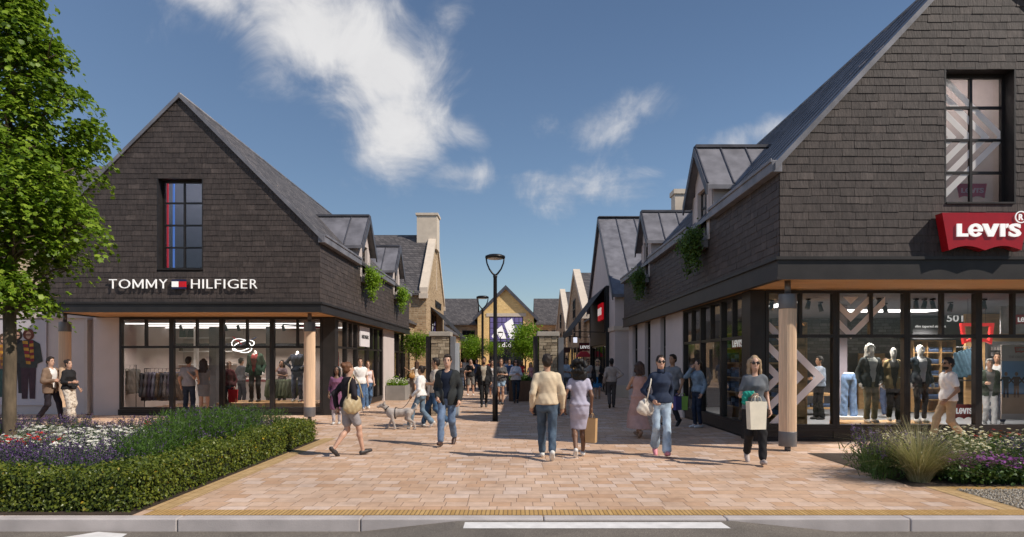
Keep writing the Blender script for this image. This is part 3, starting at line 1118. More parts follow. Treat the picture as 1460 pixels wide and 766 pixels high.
def store(p):
    s, xs, W = p['s'], p['xs'], p['W']
    X = lambda u: xs + s * u
    Yf, Yb, z0, z1, ze, za = p['Yf'], p['Yb'], p['z0'], p['z1'], p['ze'], p['za']
    sl = (za - ze) / (W / 2)                        # roof slope
    root = thing('shop_building', p['label'], 'shop', (X(W / 2), Yf, 0))
    OUT = -s                                         # street-side outward x
    wu0, wu1, wz0, wz1 = p['win']
    # --- gable slates
    mb = MB()
    ins = .0
    span = lambda z: (0.0, W) if z < ze else (min(W / 2, (z - ze) / sl + ins), max(W / 2, W - (z - ze) / sl - ins))
    slate_field(mb, lambda u, z: (X(u), Yf, z), (0, -1, 0), z1, za - .02, span, [(wu0, wu1, wz0, wz1)], .14, p['seed'])
    mb.build('slate_gable', [m_slate], root)
    bk = MB()
    t = .10
    def wallpoly(pts, y0, y1):
        bk.prism([(X(u), y0, z) for u, z in pts], (0, y1 - y0, 0))
    yb0, yb1 = Yf + .003, Yf + .28
    uz = lambda z: (z - ze) / sl
    wallpoly([(0.01, z1), (wu0, z1), (wu0, za - .3 - sl * (W / 2 - wu0) + .1), (0.01, ze)], yb0, yb1)
    wallpoly([(W - .01, z1), (wu1, z1), (wu1, za - .3 - sl * (wu1 - W / 2) + .1), (W - .01, ze)], yb0, yb1)
    wallpoly([(wu0, z1), (wu1, z1), (wu1, wz0), (wu0, wz0)], yb0, yb1)
    wallpoly([(wu0, wz1), (wu1, wz1), (wu1, za - .2 - sl * (wu1 - W / 2)), (W / 2, za - .2), (wu0, za - .2 - sl * (W / 2 - wu0))], yb0, yb1)
    bk.build('gable_wall', [m_slate_back], root)
    rv = MB()                                        # reveal lining
    th = .03
    rv.box(X(wu0), X(wu0 + th), Yf - .012, Yf + .30, wz0, wz1)
    rv.box(X(wu1 - th), X(wu1), Yf - .012, Yf + .30, wz0, wz1)
    rv.box(X(wu0 + th), X(wu1 - th), Yf - .012, Yf + .30, wz1 - th, wz1)
    rv.box(X(wu0 + th), X(wu1 - th), Yf - .035, Yf + .30, wz0, wz0 + th)
    rv.build('window_reveal', [m_fascia], root)
    ww, wh = wu1 - wu0 - 2 * th, wz1 - wz0 - 2 * th
    ua = wu0 + th if s > 0 else wu1 - th
    o3 = lambda u, v, d: (X(ua) + u, Yf + .26 - d, wz0 + th + v)
    f = pane_window(root, 'gable_window', o3, ww, wh, 2, 4, .06, .07)
    # room behind the gable window
    rm = MB()
    yr = Yf + 1.6
    rm.box(X(wu0 - .9), X(wu1 + .9), yr, yr + .05, wz0 - .5, wz1 + .5)
    rm.box(X(wu0 - .9), X(wu1 + .9), Yf + .30, yr, wz0 - .55, wz0 - .5)
    rm.box(X(wu0 - .9), X(wu1 + .9), Yf + .30, yr, wz1 + .5, wz1 + .55)
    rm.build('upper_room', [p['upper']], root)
    lb = MB()
    lb.box(X(wu0 - .6), X(wu1 + .6), Yf + .5, Yf + .62, wz1 + .40, wz1 + .46)
    lb.build('upper_lamp', [p['upfill']], root)  # unseen glowing bar added to brighten the view through the gable window
    p['up'] = (X, wu0, wu1, wz0, wz1, Yf + .40, root, f)
    # --- street-side slates with dormer notches
    dh = .62
    sh = [(d - dh, d + dh, p['sill'], 99) for d in p['dorm']]
    mb = MB()
    slate_field(mb, lambda u, z: (xs, u, z), (OUT, 0, 0), z1, ze - .02, lambda z: (Yf, Yb), sh, .14, p['seed'] + 5)
    mb.build('slate_side', [m_slate], root)
    bk = MB()
    ys = [Yf + .285] + sum([[d - dh, d + dh] for d in p['dorm']], []) + [Yb]
    for i in range(0, len(ys), 2):
        bk.box(X(.004), X(.2), ys[i], ys[i + 1], z1, ze)
    for d in p['dorm']:
        bk.box(X(.004), X(.2), d - dh, d + dh, z1, p['sill'] - .02)
    bk.box(X(.2), X(W), Yb - .15, Yb, z0, ze)
    bk.prism([(X(0.2), Yb - .15, ze + .002), (X(W - .2), Yb - .15, ze + .002), (X(W / 2), Yb - .15, za - .2)], (0, .15, 0))
    bk.box(X(W - .2), X(W - .004), Yf + .285, Yb - .15, z0, ze)
    bk.build('side_wall', [m_slate_back], root)
    # --- roof: two slopes with a lead verge
    th = .07
    for nm, ua_, ub_ in (('roof', -.10, W / 2), ('roof', W + .10, W / 2)):
        za_ = ze - .10 * sl + .02
        r = MB()
        r.prism([(X(ua_), Yf - .03, za_), (X(ub_), Yf - .03, za + .02), (X(ub_), Yf - .03, za + th * 1.35), (X(ua_), Yf - .03, za_ + th * 1.35)], (0, Yb - Yf + .08, 0))
        r.build(nm, [m_roof_slate if p['roofslate'] else m_lead], root)
        v = MB()
        v.prism([(X(ua_), Yf - .075, za_ - .02), (X(ub_), Yf - .075, za - .0), (X(ub_), Yf - .075, za + th * 1.35 + .02), (X(ua_), Yf - .075, za_ + th * 1.35 + .02)], (0, .04, 0))
        v.build('verge', [m_lead], root)
    rb = MB()
    rb.tube([(X(W / 2), Yf - .05, za + .09), (X(W / 2), Yb + .05, za + .09)], .05, 8)
    rb.build('ridge_roll', [m_lead], root, True)
    # lead standing seams on the street slope, eaves gutter broken by the dormers
    sm = MB()
    n = int((Yb - Yf) / .62)
    for i in range(1, n):
        y = Yf + (Yb - Yf) * i / n
        a = Vector((X(-.10), y, ze - .10 * sl + .02 + th * 1.35))
        b = Vector((X(W / 2), y, za + th * 1.35))
        sm.bar(a, b, .035, .05, up=(s * -.7, 0, .7))
    if not p['roofslate']:
        sm.build('roof_seam', [m_lead], root)
    ed = [Yf - .05] + sum([[d - 1.02, d + 1.02] for d in p['dorm']], []) + [Yb + .04]
    for i in range(0, len(ed), 2):
        g = MB()
        g.box(X(-.16), X(.03), ed[i], ed[i + 1], ze - .14, ze + .075)
        g.box(X(-.185), X(-.15), ed[i], ed[i + 1], ze + .03, ze + .10)
        g.build('eaves_gutter', [m_lead], root, bevel=.012)
    # --- dormers
    for d in p['dorm']:
        zE, zA, hw = p['dE'], p['dA'], 1.02
        dl = (zA - zE) / hw
        uA, uE = (zA - ze) / sl + .3, (zE - ze) / sl + .3
        dm = MB()
        for sd in (-1, 1):
            q = hw + .12
            zq = zA - dl * q
            A0, A1 = (X(-.20), d, zA), (X(uA), d, zA)
            B0, B1 = (X(-.20), d + sd * q, zq), (X((zq - ze) / sl + .3), d + sd * q, zq)
            dm.prism([A0, A1, B1, B0], (0, 0, .10))
        dob = dm.build('dormer', [m_lead], root)
        rl = MB()
        for sd in (-1, 1):
            for k in (.25, .72):
                uu0, zz = -.19, zA - dl * k * hw + .115
                rl.tube([(X(uu0), d + sd * (hw + .1) * 1.0, zA - dl * (hw + .1) + .115), (X(uu0), d, zA + .115)], .022, 6) if k == .25 else None
            for k in range(1, 3):
                u_ = -.2 + k * .62
                if u_ < uE + .2:
                    rl.tube([(X(u_), d + sd * (hw + .1), zA - dl * (hw + .1) + .11), (X(u_), d, zA + .11)], .025, 6)
        rl.box(X(-.20), X(uA), d - .09, d + .09, zA + .07, zA + .14)
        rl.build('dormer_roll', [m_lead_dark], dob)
        fw = MB()
        # face with a window opening, from the sill up into the gable
        y0, y1 = d - dh, d + dh
        sill = p['sill']
        wy0, wy1, wz0_, wz1_ = d - .42, d + .42, sill + .12, zE + .12
        xa, xb = X(-.03), X(.16)
        fw.box(xa, xb, y0, wy0, sill, wz1_)
        fw.box(xa, xb, wy1, y1, sill, wz1_)
        fw.box(xa, xb, wy0, wy1, sill, wz0_)
        gz = lambda yy: zA - dl * abs(yy - d) - .02
        fw.prism([(xa, y0, wz1_), (xa, y1, wz1_), (xa, y1, gz(y1)), (xa, d, zA - .02), (xa, y0, gz(y0))], (xb - xa, 0, 0))
        for sd in (-1, 1):                           # cheeks
            yy = d + sd * (hw - .12)
            fw.box(X(-.02), X(uE), yy - .04, yy + .04, ze, gz(yy))
            fw.box(X(-.02), X(.10), min(d + sd * dh, yy), max(d + sd * dh, yy), ze + .08, min(gz(yy), gz(d + sd * dh)))
        fw.build('dormer_wall', [m_render], dob)
        bg = MB()                                    # barge boards
        for sd in (-1, 1):
            q = hw + .12
            bg.prism([(X(-.24), d, zA - .14), (X(-.24), d, zA + .105), (X(-.24), d + sd * q, zA - dl * q + .105), (X(-.24), d + sd * q, zA - dl * q - .14)], (s * .04, 0, 0))
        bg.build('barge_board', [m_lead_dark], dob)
        wn = MB()
        wn.box(X(.06), X(.10), wy0, wy0 + .05, wz0_, wz1_)
        wn.box(X(.06), X(.10), wy1 - .05, wy1, wz0_, wz1_)
        wn.box(X(.06), X(.10), d - .03, d + .03, wz0_, wz1_)
        for k in range(4):
            zz = wz0_ + (wz1_ - wz0_ - .05) * k / 3
            wn.box(X(.063), X(.097), wy0 + .05, wy1 - .05, zz, zz + .05)
        wn.build('dormer_window', [m_metal], dob)
        gl = MB()
        gl.add([(X(.08), wy0 + .02, wz0_), (X(.08), wy1 - .02, wz0_), (X(.08), wy1 - .02, wz1_), (X(.08), wy0 + .02, wz1_)], [(0, 1, 2, 3)])
        gl.build('dormer_glass', [M_glass('dormer_glass', (.5, .52, .55))], dob)
        ib = MB()
        ib.box(X(.5), X(.54), y0, y1, sill, wz1_)
        ib.build('dormer_room', [m_inwall_dark], dob)
    # --- fascia and soffit
    fb = MB()
    fb.box(X(-.05), X(W + .05), Yf - .05, Yf + .10, z0, z1 - .02)
    fb.box(X(-.05), X(.10), Yf + .10, Yb, z0, z1 - .02)
    fb.box(X(-.09), X(W + .09), Yf - .09, Yf + .06, z1 - .02, z1 + .035)
    fb.box(X(-.09), X(.06), Yf + .06, Yb, z1 - .02, z1 + .035)
    fb.box(X(-.075), X(W + .07), Yf - .075, Yf - .05, z0 - .02, z0 + .03)
    fb.box(X(-.075), X(-.05), Yf - .05, Yb, z0 - .02, z0 + .03)
    fb.build('fascia', [m_fascia], root)
    sf = MB()
    nb = int(W / .18)
    Yg = p['Yg']
    yy = Yf + .10
    while yy < Yg + .1:
        sf.box(X(.10), X(W), yy, yy + .135, z0 + .02, z0 + .05)
        yy += .14
    sf.box(X(.10), X(p['ug'] + .04), Yg + .12, Yb, z0 + .02, z0 + .05)
    sf.build('timber_soffit', [m_soffit], root)
    up = MB()
    up.box(X(.11), X(W - .21), Yf + .29, Yb - .16, z0 + .055, z0 + .12)
    up.build('upper_floor', [m_inwall_dark], root)
    return root, X, sl


def glazing_front(root, Y, edges, zb, zg0, ztr, zg1, ztop, mw=.13, subs=True, sub_skip=()):
    """Shop windows in a wall facing the camera: one part per bay, with a plinth below."""
    for i in range(len(edges) - 1):
        a, b = edges[i], edges[i + 1]
        w, h = b - a, ztop - zg0 + .06
        o3 = lambda u, v, d, a=a: (a + u, Y + .05 - d, zg0 - .06 + v)
        bars = [(mw / 2, w - mw / 2, ztr - zg0 + .06 - .035, ztr - zg0 + .06 + .035)]
        if subs and i not in sub_skip:
            bars.append((w / 2 - .03, w / 2 + .03, ztr - zg0 + .095, h - mw / 2))
        pane_window(root, 'shop_window', o3, w - .004, h, 1, 1, mw / 2, .14, bars=bars)
    pl = MB()
    a, b = edges[0], edges[-1]
    pl.box(a, b, Y + .02, Y + .20, 0, zg0 - .065)
    for e in edges:
        pl.box(e - .05, e + .05, Y - .005, Y + .02, 0, zg0 - .065)
    pl.box(a, b, Y - .015, Y + .02, zg0 - .14, zg0 - .065)
    pl.box(a, b, Y - .02, Y + .02, 0, .05)
    pl.build('plinth', [m_metal], root)


def glazing_side(root, X0, sgn, edges, zg0, ztr, ztop, mw=.12, door=None, kinds=None):
    """Shop windows in a wall along the street; sgn is +1 when the street lies at smaller x."""
    for i in range(len(edges) - 1):
        a, b = edges[i], edges[i + 1]
        w = b - a
        lo = 0.02 if door == i else zg0 - .06
        h = ztop - lo
        if sgn > 0:
            o3 = lambda u, v, d, a=a, b=b, lo=lo: (X0 + .05 - d, b - u, lo + v)
        else:
            o3 = lambda u, v, d, a=a, b=b, lo=lo: (X0 - .05 + d, a + u, lo + v)
        bars = [(mw / 2, w - mw / 2, ztr - lo - .035, ztr - lo + .035)]
        if door == i:
            bars += [(.1, .17, 0.0, ztr - lo), (w - .17, w - .1, 0.0, ztr - lo)]
        elif w > 1.4:
            bars.append((w / 2 - .03, w / 2 + .03, ztr - lo + .035, h - mw / 2))
        pane_window(root, 'shop_window', o3, w - .004, h, 1, 1, mw / 2, .14, bars=bars)
        if door != i:
            pl = MB()
            pl.box(X0 + sgn * .02, X0 + sgn * .2, a, b, 0, zg0 - .065)
            pl.box(X0 - sgn * .012, X0 + sgn * .02, a, b, zg0 - .14, zg0 - .065)
            pl.build('plinth', [m_metal], root)


def timber_column(x, y, ztop, label):
    t = thing('timber_column', label, 'column', (x, y, 0), group='round timber columns under the shop canopies')
    r = .155
    mb = MB()
    n = 40
    prof = []
    vs = []
    for z in (.36, ztop - .50):
        for k in range(n * 2):
            a = PI * k / n
            rr = r if k % 2 else r - .008
            vs.append((x + rr * math.cos(a), y + rr * math.sin(a), z))
    m = n * 2
    fs = [(k, (k + 1) % m, m + (k + 1) % m, m + k) for k in range(m)]
    mb.add(vs, fs)
    mb.build('timber_sleeve', [m_wood_col], t)
    for nm, z0, z1 in (('base_collar', .09, .36), ('top_collar', ztop - .50, ztop - .23)):
        c = MB()
        c.lathe((x, y, 0), [(r + .004, z0), (r + .006, z0 + .008), (r + .006, z1 - .008), (r + .004, z1)], 40)
        c.build(nm, [m_steel], t, True)
    for nm, z0, z1 in (('foot', 0, .09), ('head', ztop - .23, ztop + .02)):
        c = MB()
        c.lathe((x, y, 0), [(.055, z0), (.055, z1)], 20)
        c.build(nm, [m_steel], t, True)
    return t


# ------------------------------------------------------------------ right-hand shop
RB = dict(s=1, xs=4.67, W=7.10, Yf=12.1, Yb=29.5, z0=3.11, z1=3.46, ze=5.13, za=8.92, Yg=14.08, ug=.23, win=(2.916, 4.184, 4.436, 6.85),
          sill=4.60, dorm=(17.05, 24.4), dE=5.80, dA=6.90, seed=3, roofslate=False, upper=M('upper_wall_pale', (.50, .42, .40), .8, .05), upfill=M('upper_fill_bright', (.9, .9, .9), .5, 0, emit=((1, .95, .9), 26.)),
          label='dark slate hung shop with red sign and chevron stripes in its windows')
rshop, XR, slR = store(RB)
REDG = [WX(q, 14.08) for q in (1091.5, 1192, 1293, 1395)] + [WX(1395, 14.08) + 1.469 * k for k in (1, 2, 3, 4, 5)]
glazing_front(rshop, 14.08, REDG, 0, .335, 2.165, 3.0, 3.11)
pr = MB()
pr.box(4.83, REDG[0] - .002, 14.08, 14.62, 0, 3.11)
pr.box(4.815, 4.83, 14.07, 14.62, 0, .28)
pr.build('corner_pier', [m_metal], rshop)
glazing_side(rshop, 4.9, 1, [14.62, 16.3, 18.1, 19.95], .335, 2.165, 3.11)
rw = MB()
wins = [(22.2, 23.0), (24.7, 25.8), (27.35, 28.5)]
ys = [19.95] + sum([[a, b] for a, b in wins], []) + [29.45]
for i in range(0, len(ys), 2):
    rw.box(4.86, 5.10, ys[i] + .002, ys[i + 1], 0, 3.11)
for a, b in wins:
    rw.box(4.88, 5.10, a, b, 0, .10)
rw.build('street_wall', [m_render], rshop)
for a, b in wins:
    pane_window(rshop, 'slot_window', lambda u, v, d, b=b: (5.02 - d, b - u, .10 + v), b - a, 3.0, 1, 1, .05, .08, bars=[(.05, b - a - .05, 2.0, 2.06), ((b - a) / 2 - .02, (b - a) / 2 + .02, .05, 2.95)], glass=M_glass('smoked_glass', (.22, .22, .24)))
rr = MB()
rr.box(5.11, 18.5, 24.0, 24.15, .02, 3.1, 0)
rr.box(5.7, 6.0, 24.15, 29.3, .02, 3.1, 0)
rr.build('shop_back_wall', [m_inwall_dark], rshop)
rr = MB(); rr.box(4.92, 18.5, 14.2, 24.0, -.05, .025); rr.build('shop_floor', [m_floor_grey], rshop)
rr = MB(); rr.box(5.0, 18.5, 14.35, 24.0, 3.06, 3.10); rr.build('shop_ceiling', [m_inceil], rshop)
rr = MB(); rr.box(18.5, 18.65, 14.2, 24.0, .02, 3.1); rr.box(5.11, 5.2, 20.0, 24, .02, 3.1); rr.build('shop_side_wall', [m_inwall], rshop)
# lit ceiling panels and spots
for (a, b, c, d) in ((8.9, 11.6, 18.6, 19.3), (6.4, 6.7, 16.0, 18.5)):
    q = MB(); q.box(a, b, c, d, 3.03, 3.058); q.build('ceiling_light', [m_lamp_soft], rshop)


def spot_light(x, y, z, aim, label, group):
    t = thing('spotlight', label, 'spotlight', (x, y, z), group=group)
    c = MB(); c.box(x - .03, x + .03, y - .06, y + .06, z - .03, z); c.tube([(x, y, z - .03), (x, y, z - .12)], .012, 6); c.build('bracket', [m_black], t)
    a = Vector((x, y, z - .14)); d = Vector(aim).normalized()
    h = MB(); h.tube([a - d * .09, a + d * .09], [.045, .055], 10); h.build('lamp_head', [m_black], t, True)
    return t


for i, (px_, yy) in enumerate(((1100, 15.6), (1152, 15.4), (1170, 16.2), (1253, 15.2), (1262, 16.5), (1306, 15.3), (1318, 15.3), (1330, 15.3), (1355, 16.2), (1403, 15.4))):
    spot_light(WX(px_, yy), yy, 3.05, (random.uniform(-.5, .5), -.3, -1), 'small black spotlight under the ceiling of the red signed shop', 'ceiling spotlights in the red signed shop')


def batwing(mb, c, w, h, d, rt=(1, 0, 0), mi=0, hole=0.):
    """Red pocket-tab shape: straight top, sides leaning in, two scallops below."""
    rt = Vector(rt); up = Vector((0, 0, 1)); nr = rt.cross(up)
    def outline(k):
        W2, H2 = w / 2 - k, h / 2 - k
        b2 = W2 * .845
        pts = [(-W2, H2), (-b2, -H2)]
        for j in range(1, 8):
            t = j / 8
            pts.append((-b2 + b2 * t, -H2 + math.sin(PI * t) * h * .12))
        pts.append((0, -H2))
        for j in range(1, 8):
            t = j / 8
            pts.append((b2 * t, -H2 + math.sin(PI * t) * h * .12))
        pts += [(b2, -H2), (W2, H2)]
        return [Vector(c) + rt * a + up * b for a, b in pts]
    o = outline(0)
    if not hole:
        mb.prism([tuple(q) for q in o], tuple(nr * d), mi)
    else:
        i = outline(hole)
        n = len(o)
        vs = [tuple(q) for q in o + i] + [tuple(q + nr * d) for q in o + i]
        fs = []
        for k in range(n):
            k2 = (k + 1) % n
            fs += [(k, k2, n + k2, n + k), (2 * n + k, 3 * n + k, 3 * n + k2, 2 * n + k2), (k, 2 * n + k, 2 * n + k2, k2), (n + k, n + k2, 3 * n + k2, 3 * n + k)]
        mb.add(vs, fs, mi)
    return mb


# the big red sign on the slate gable
YS = 11.98
sg = thing('shop_sign', 'large red sign with white lettering on the dark slate gable', 'sign', (WX(1397, YS), YS, WZ(335, YS)))
mb = batwing(MB(), (WX(1398, YS), 12.06, WZ(334.5, YS) + .03), WX(1460, YS) - WX(1340, YS) + .02, (361 - 308) * YS / F, .20)
mb.build('sign_panel', [m_red], sg)
m_letter = M('glowing_white_letter', (.85, .85, .83), .4, 0, emit=((1, .98, .95), .35))  # white lettering and decals with a faint emission of their own
def brand_text(w, h, origin, d=.02, rt=(1, 0, 0), bold=.045, mb=None):
    """LeVI'S: a capital-height rounded e between capitals."""
    mb = mb or MB()
    rt = Vector(rt).normalized(); og = Vector(origin)
    up = Vector((0, 0, 1)); nr = rt.cross(up)
    O = lambda x, y: og + rt * (x - .5) * w + up * (y - .5) * h
    def slab(pts): mb.prism([tuple(O(*p)) for p in pts], tuple(nr * d))
    slab([(0, 0), (.175, 0), (.175, .24), (.075, .24), (.075, 1), (0, 1)])
    cx, cy, rx, ry = .29, .5, .112, .52
    arc = [(cx + math.cos(R(t)), cy + math.sin(R(t))) for t in ()]
    ts = [0 + 330 * k / 26 for k in range(27)]
    for k in range(26):
        q = []
        for t, kk in ((ts[k], 1), (ts[k + 1], 1), (ts[k + 1], 0), (ts[k], 0)):
            c_, s_ = math.cos(R(t)), math.sin(R(t))
            q.append((cx + (rx if kk else rx * .42) * c_, cy + (ry if kk else ry * .58) * s_))
        slab(q)
    slab([(cx - rx * .6, .40), (cx + rx * .98, .40), (cx + rx * .98, .56), (cx - rx * .6, .56)])
    slab([(.395, 1), (.478, 1), (.525, .42), (.572, 1), (.655, 1), (.565, 0), (.485, 0)])
    slab([(.672, 0), (.747, 0), (.747, 1), (.672, 1)])
    slab([(.765, 1.0), (.80, 1.0), (.80, .86), (.772, .66), (.765, .78)])
    text_mb('S', w * .19, h * 1.05, d, .035, 1., og + rt * (.90 - .5) * w, rt, mb=mb)
    return mb
mb = brand_text(WX(1448, YS) - WX(1357, YS), (339.5 - 321.5) * YS / F, (WX(1402.5, YS), 11.857, WZ(330.5, YS)), .025)
cx_, cz_ = WX(1447.5, YS), WZ(312, YS)
ring = MB()
n = 28
for k in range(n):
    a, b = 2 * PI * k / n, 2 * PI * (k + 1) / n
    for r0, r1 in ((.088, .105),):
        ring.prism([(cx_ + r0 * math.cos(a), 11.85, cz_ + r0 * math.sin(a)), (cx_ + r1 * math.cos(a), 11.85, cz_ + r1 * math.sin(a)), (cx_ + r1 * math.cos(b), 11.85, cz_ + r1 * math.sin(b)), (cx_ + r0 * math.cos(b), 11.85, cz_ + r0 * math.sin(b))], (0, -.015, 0))
mb.add(ring.v, ring.f)
text_mb('R', .075, .105, .015, .02, 1, (cx_, 11.85, cz_), mb=mb)
mb.build('lettering', [m_letter], sg)

# chevron stripes in the gable window (pale vinyl just behind the glass) and on the shop front
def M_vinyl(name, col):
    m, nt, b = new_mat(name)
    b.inputs['Base Color'].default_value = (*col, 1)
    t = nn(nt, 'ShaderNodeBsdfTranslucent'); t.inputs[0].default_value = (*col, 1)
    mx = nn(nt, 'ShaderNodeMixShader'); mx.inputs[0].default_value = .5
    nt.links.new(b.outputs[0], mx.inputs[1]); nt.links.new(t.outputs[0], mx.inputs[2]); nt.links.new(mx.outputs[0], nt.nodes['Material Output'].inputs[0])
    return m
m_vinyl = M_vinyl('pale_vinyl_stripe', (.93, .87, .87))
X_, wu0, wu1, wz0, wz1, yv, _, fwin = RB['up']
def chev_strips(mb, cx, cz, arm, th, dirn, gap, n, y, clip):
    """Nested chevrons; dirn is 'r' (pointing right) or 'd' (pointing down). Clipped to a rectangle by Sutherland-Hodgman."""
    def clip_poly(p):
        x0, x1, z0, z1 = clip
        for ax, lim, sg_ in ((0, x0, 1), (0, x1, -1), (1, z0, 1), (1, z1, -1)):
            out = []
            for i in range(len(p)):
                a, b = p[i], p[(i + 1) % len(p)]
                ia, ib = (a[ax] - lim) * sg_ >= 0, (b[ax] - lim) * sg_ >= 0
                if ia: out.append(a)
                if ia != ib:
                    t = (lim - a[ax]) / (b[ax] - a[ax])
                    out.append((a[0] + (b[0] - a[0]) * t, a[1] + (b[1] - a[1]) * t))
            p = out
            if not p: return None
        return p
    for k in range(n):
        o = k * gap
        for sd in (1, -1):
            if dirn == 'r':
                p = [(cx + o, cz), (cx + o - th, cz), (cx + o - th - arm, cz + sd * arm), (cx + o - arm, cz + sd * arm)]
            else:
                p = [(cx, cz + o), (cx, cz + o + th), (cx + sd * arm, cz + o + th + arm), (cx + sd * arm, cz + o + arm)]
            q = clip_poly(p)
            if q and len(q) > 2:
                mb.prism([(a, y + .0004 * k, b) for a, b in q], (0, .002, 0))
mb = MB()
chev_strips(mb, WX(1432, 12.4), WZ(197, 12.4), 1.3, .155, 'r', -.30, 8, 12.350, (X_(wu0) + .03, X_(wu1) - .05, wz0 + .05, wz1 - .05))
mb.build('chevron_stripe', [M_vinyl('white_vinyl_stripe', (.93, .91, .90))], rshop)
mb = MB()
batwing(mb, (WX(1386, 12.6), 12.62, WZ(272, 12.6)), .55, .26, .02)
ro = mb.build('window_logo', [M('pink_red_film', (.62, .10, .13), .5, .05)], rshop)
mb = MB(); brand_text(.42, .09, (WX(1386, 12.6), 12.59, WZ(272, 12.6)), .006, mb=mb); mb.build('window_logo', [M('pink_lettering', (.75, .45, .46), .5, .02)], rshop)

YV = 14.121
c0 = (REDG[0] + .07, REDG[1] - .07, .36, 3.0)
mb = MB()
chev_strips(mb, WX(1176, YV), WZ(538, YV), 2.2, .20, 'r', -.43, 6, YV, (REDG[0] + .07, REDG[1] - .08, .36, 2.98))
chev_strips(mb, WX(1213, YV), WZ(477, YV) - .1, 1.5, .17, 'd', .36, 5, YV, (REDG[1] + .08, WX(1262, YV), .36, 2.98))
mb.build('chevron_stripe', [m_vinyl], rshop)

# ------------------------------------------------------------------ left-hand shop
LB = dict(s=-1, xs=-5.30, W=7.52, Yf=18.4, Yb=33.7, z0=2.98, z1=3.21, ze=4.98, za=8.74, Yg=20.8, ug=.25, win=(3.14, 4.38, 4.11, 6.60),
          sill=4.52, dorm=(23.75, 30.0), dE=5.52, dA=6.60, seed=11, roofslate=True, upper=M('upper_wall_sky_grey', (.30, .30, .36), .8, .05), upfill=M('upper_tube_mid', (.9, .9, .9), .5, 0, emit=((.95, .97, 1.), 11.)),  # bluish wall colour and glowing bar stand in for sky reflected in the glass
          label='dark slate hung shop with white lettering above its canopy and a tall gable window')
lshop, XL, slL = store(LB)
LEDG = [WX(q, 20.8) for q in (170.5, 244.7, 315.9, 387.9, 459.5)]
glazing_front(lshop, 20.8, LEDG, 0, .24, 2.08, 2.88, 2.98)
pr = MB(); pr.box(LEDG[-1] + .002, -5.52, 20.8, 21.14, 0, 2.98); pr.build('corner_pier', [m_fascia], lshop)
glazing_side(lshop, -5.55, -1, [21.14, 22.3, 23.76, 25.58, 27.2, 28.3], .24, 2.08, 2.98, door=2)
glazing_side(lshop, -5.55, -1, [30.75, 32.2, 33.6], .24, 2.08, 2.98)
rw = MB()
rw.box(-5.80, -5.50, 28.302, 30.748, 0, 2.98)
rw.build('street_wall', [m_render], lshop)
rw = MB()
rw.box(-12.9, LEDG[0] - .002, 20.82, 21.1, 0, 2.98)
rw.build('street_wall', [m_render], lshop)
rr = MB(); rr.box(-13.2, -5.8, 26.5, 26.65, .02, 2.95); rr.box(-13.3, -13.2, 21, 26.5, .02, 2.95); rr.box(-7.2, -7.0, 26.65, 33.5, .02, 2.95); rr.build('shop_back_wall', [m_inwall], lshop)
rr = MB(); rr.box(-13.2, -5.56, 20.92, 33.5, -.05, .025); rr.build('shop_floor', [m_floor_wood], lshop)
rr = MB(); rr.box(-13.2, -5.75, 21.0, 33.5, 2.92, 2.96); rr.build('shop_ceiling', [M('left_ceiling', (.28, .22, .21), .8, .05)], lshop)
for k in range(7):
    q = MB(); y = 21.7 + .68 * k
    q.box(-12.9, -6.3, y, y + .05, 2.86, 2.90)
    q.build('ceiling_light', [M('lit_tube_left', (.9, .9, .9), .5, 0, emit=((1., .93, .88), 2.2)) if k % 2 else m_white], lshop)

# coloured light strips behind the gable window
X_, wu0, wu1, wz0, wz1, yv, _, fwin = LB['up']
for px_, c in ((238, (.75, .05, .08)), (246.5, (.12, .28, .85))):
    mb = MB(); x = WX(px_ + 1.5, 18.78); mb.box(x - .022, x + .022, 18.76, 18.79, wz0 + .05, wz1 - .05)
    mb.build('light_strip', [M('glow_%d' % px_, c, .5, 0, emit=(c, .45))], lshop)
# lettering across the left gable
YT = 18.34
sg = thing('shop_sign', 'white spaced lettering with a small flag emblem on the dark slate gable over the hedge', 'sign', (WX(262, YT), 18.36, WZ(405, YT)))
mb = MB()
def spaced(mb, word, pxa, pxb, Y, zc, h, y0, d, bold=.012, rt=(1, 0, 0)):
    adv = {'T': .82, 'O': 1.1, 'M': 1.1, 'Y': .84, 'H': .9, 'I': .36, 'L': .68, 'F': .7, 'G': 1.05, 'E': .74, 'R': .82}
    wid = {'T': .62, 'O': .92, 'M': .86, 'Y': .68, 'H': .68, 'I': .10, 'L': .48, 'F': .48, 'G': .86, 'E': .50, 'R': .58}
    tot = sum(adv[c] for c in word) - (adv[word[0]] - wid[word[0]]) / 2 - (adv[word[-1]] - wid[word[-1]]) / 2
    xa, xb = WX(pxa, Y), WX(pxb, Y)
    k = (xb - xa) / tot
    x = xa - (adv[word[0]] - wid[word[0]]) / 2 * k
    for c in word:
        if c == 'M':
            wm = wid[c] * k; O = lambda a, b: tuple(Vector((x + adv[c] * k / 2, y0, zc)) + Vector(rt) * (a - .5) * wm + Vector((0, 0, (b - .5) * h)))
            e = Vector(rt).cross(Vector((0, 0, 1))) * d
            for q in ([(0, 0), (.10, 0), (.10, 1), (0, 1)], [(.90, 0), (1, 0), (1, 1), (.90, 1)], [(.10, 1), (.10, .82), (.46, .12), (.5, .12), (.5, .28)], [(.90, 1), (.5, .28), (.5, .12), (.54, .12), (.90, .82)]):
                mb.prism([O(*p) for p in q], tuple(e))
            x += adv[c] * k
            continue
        text_mb(c, wid[c] * k, h, d, bold, 1, (x + adv[c] * k / 2, y0, zc), rt, mb=mb)
        x += adv[c] * k
hh = (411.5 - 398.5) * YT / F
spaced(mb, 'TOMMY', 156, 239, YT, WZ(405, YT), hh, 18.34, .03, -.012)
spaced(mb, 'HILFIGER', 273, 367, YT, WZ(405, YT), hh, 18.34, .03, -.012)
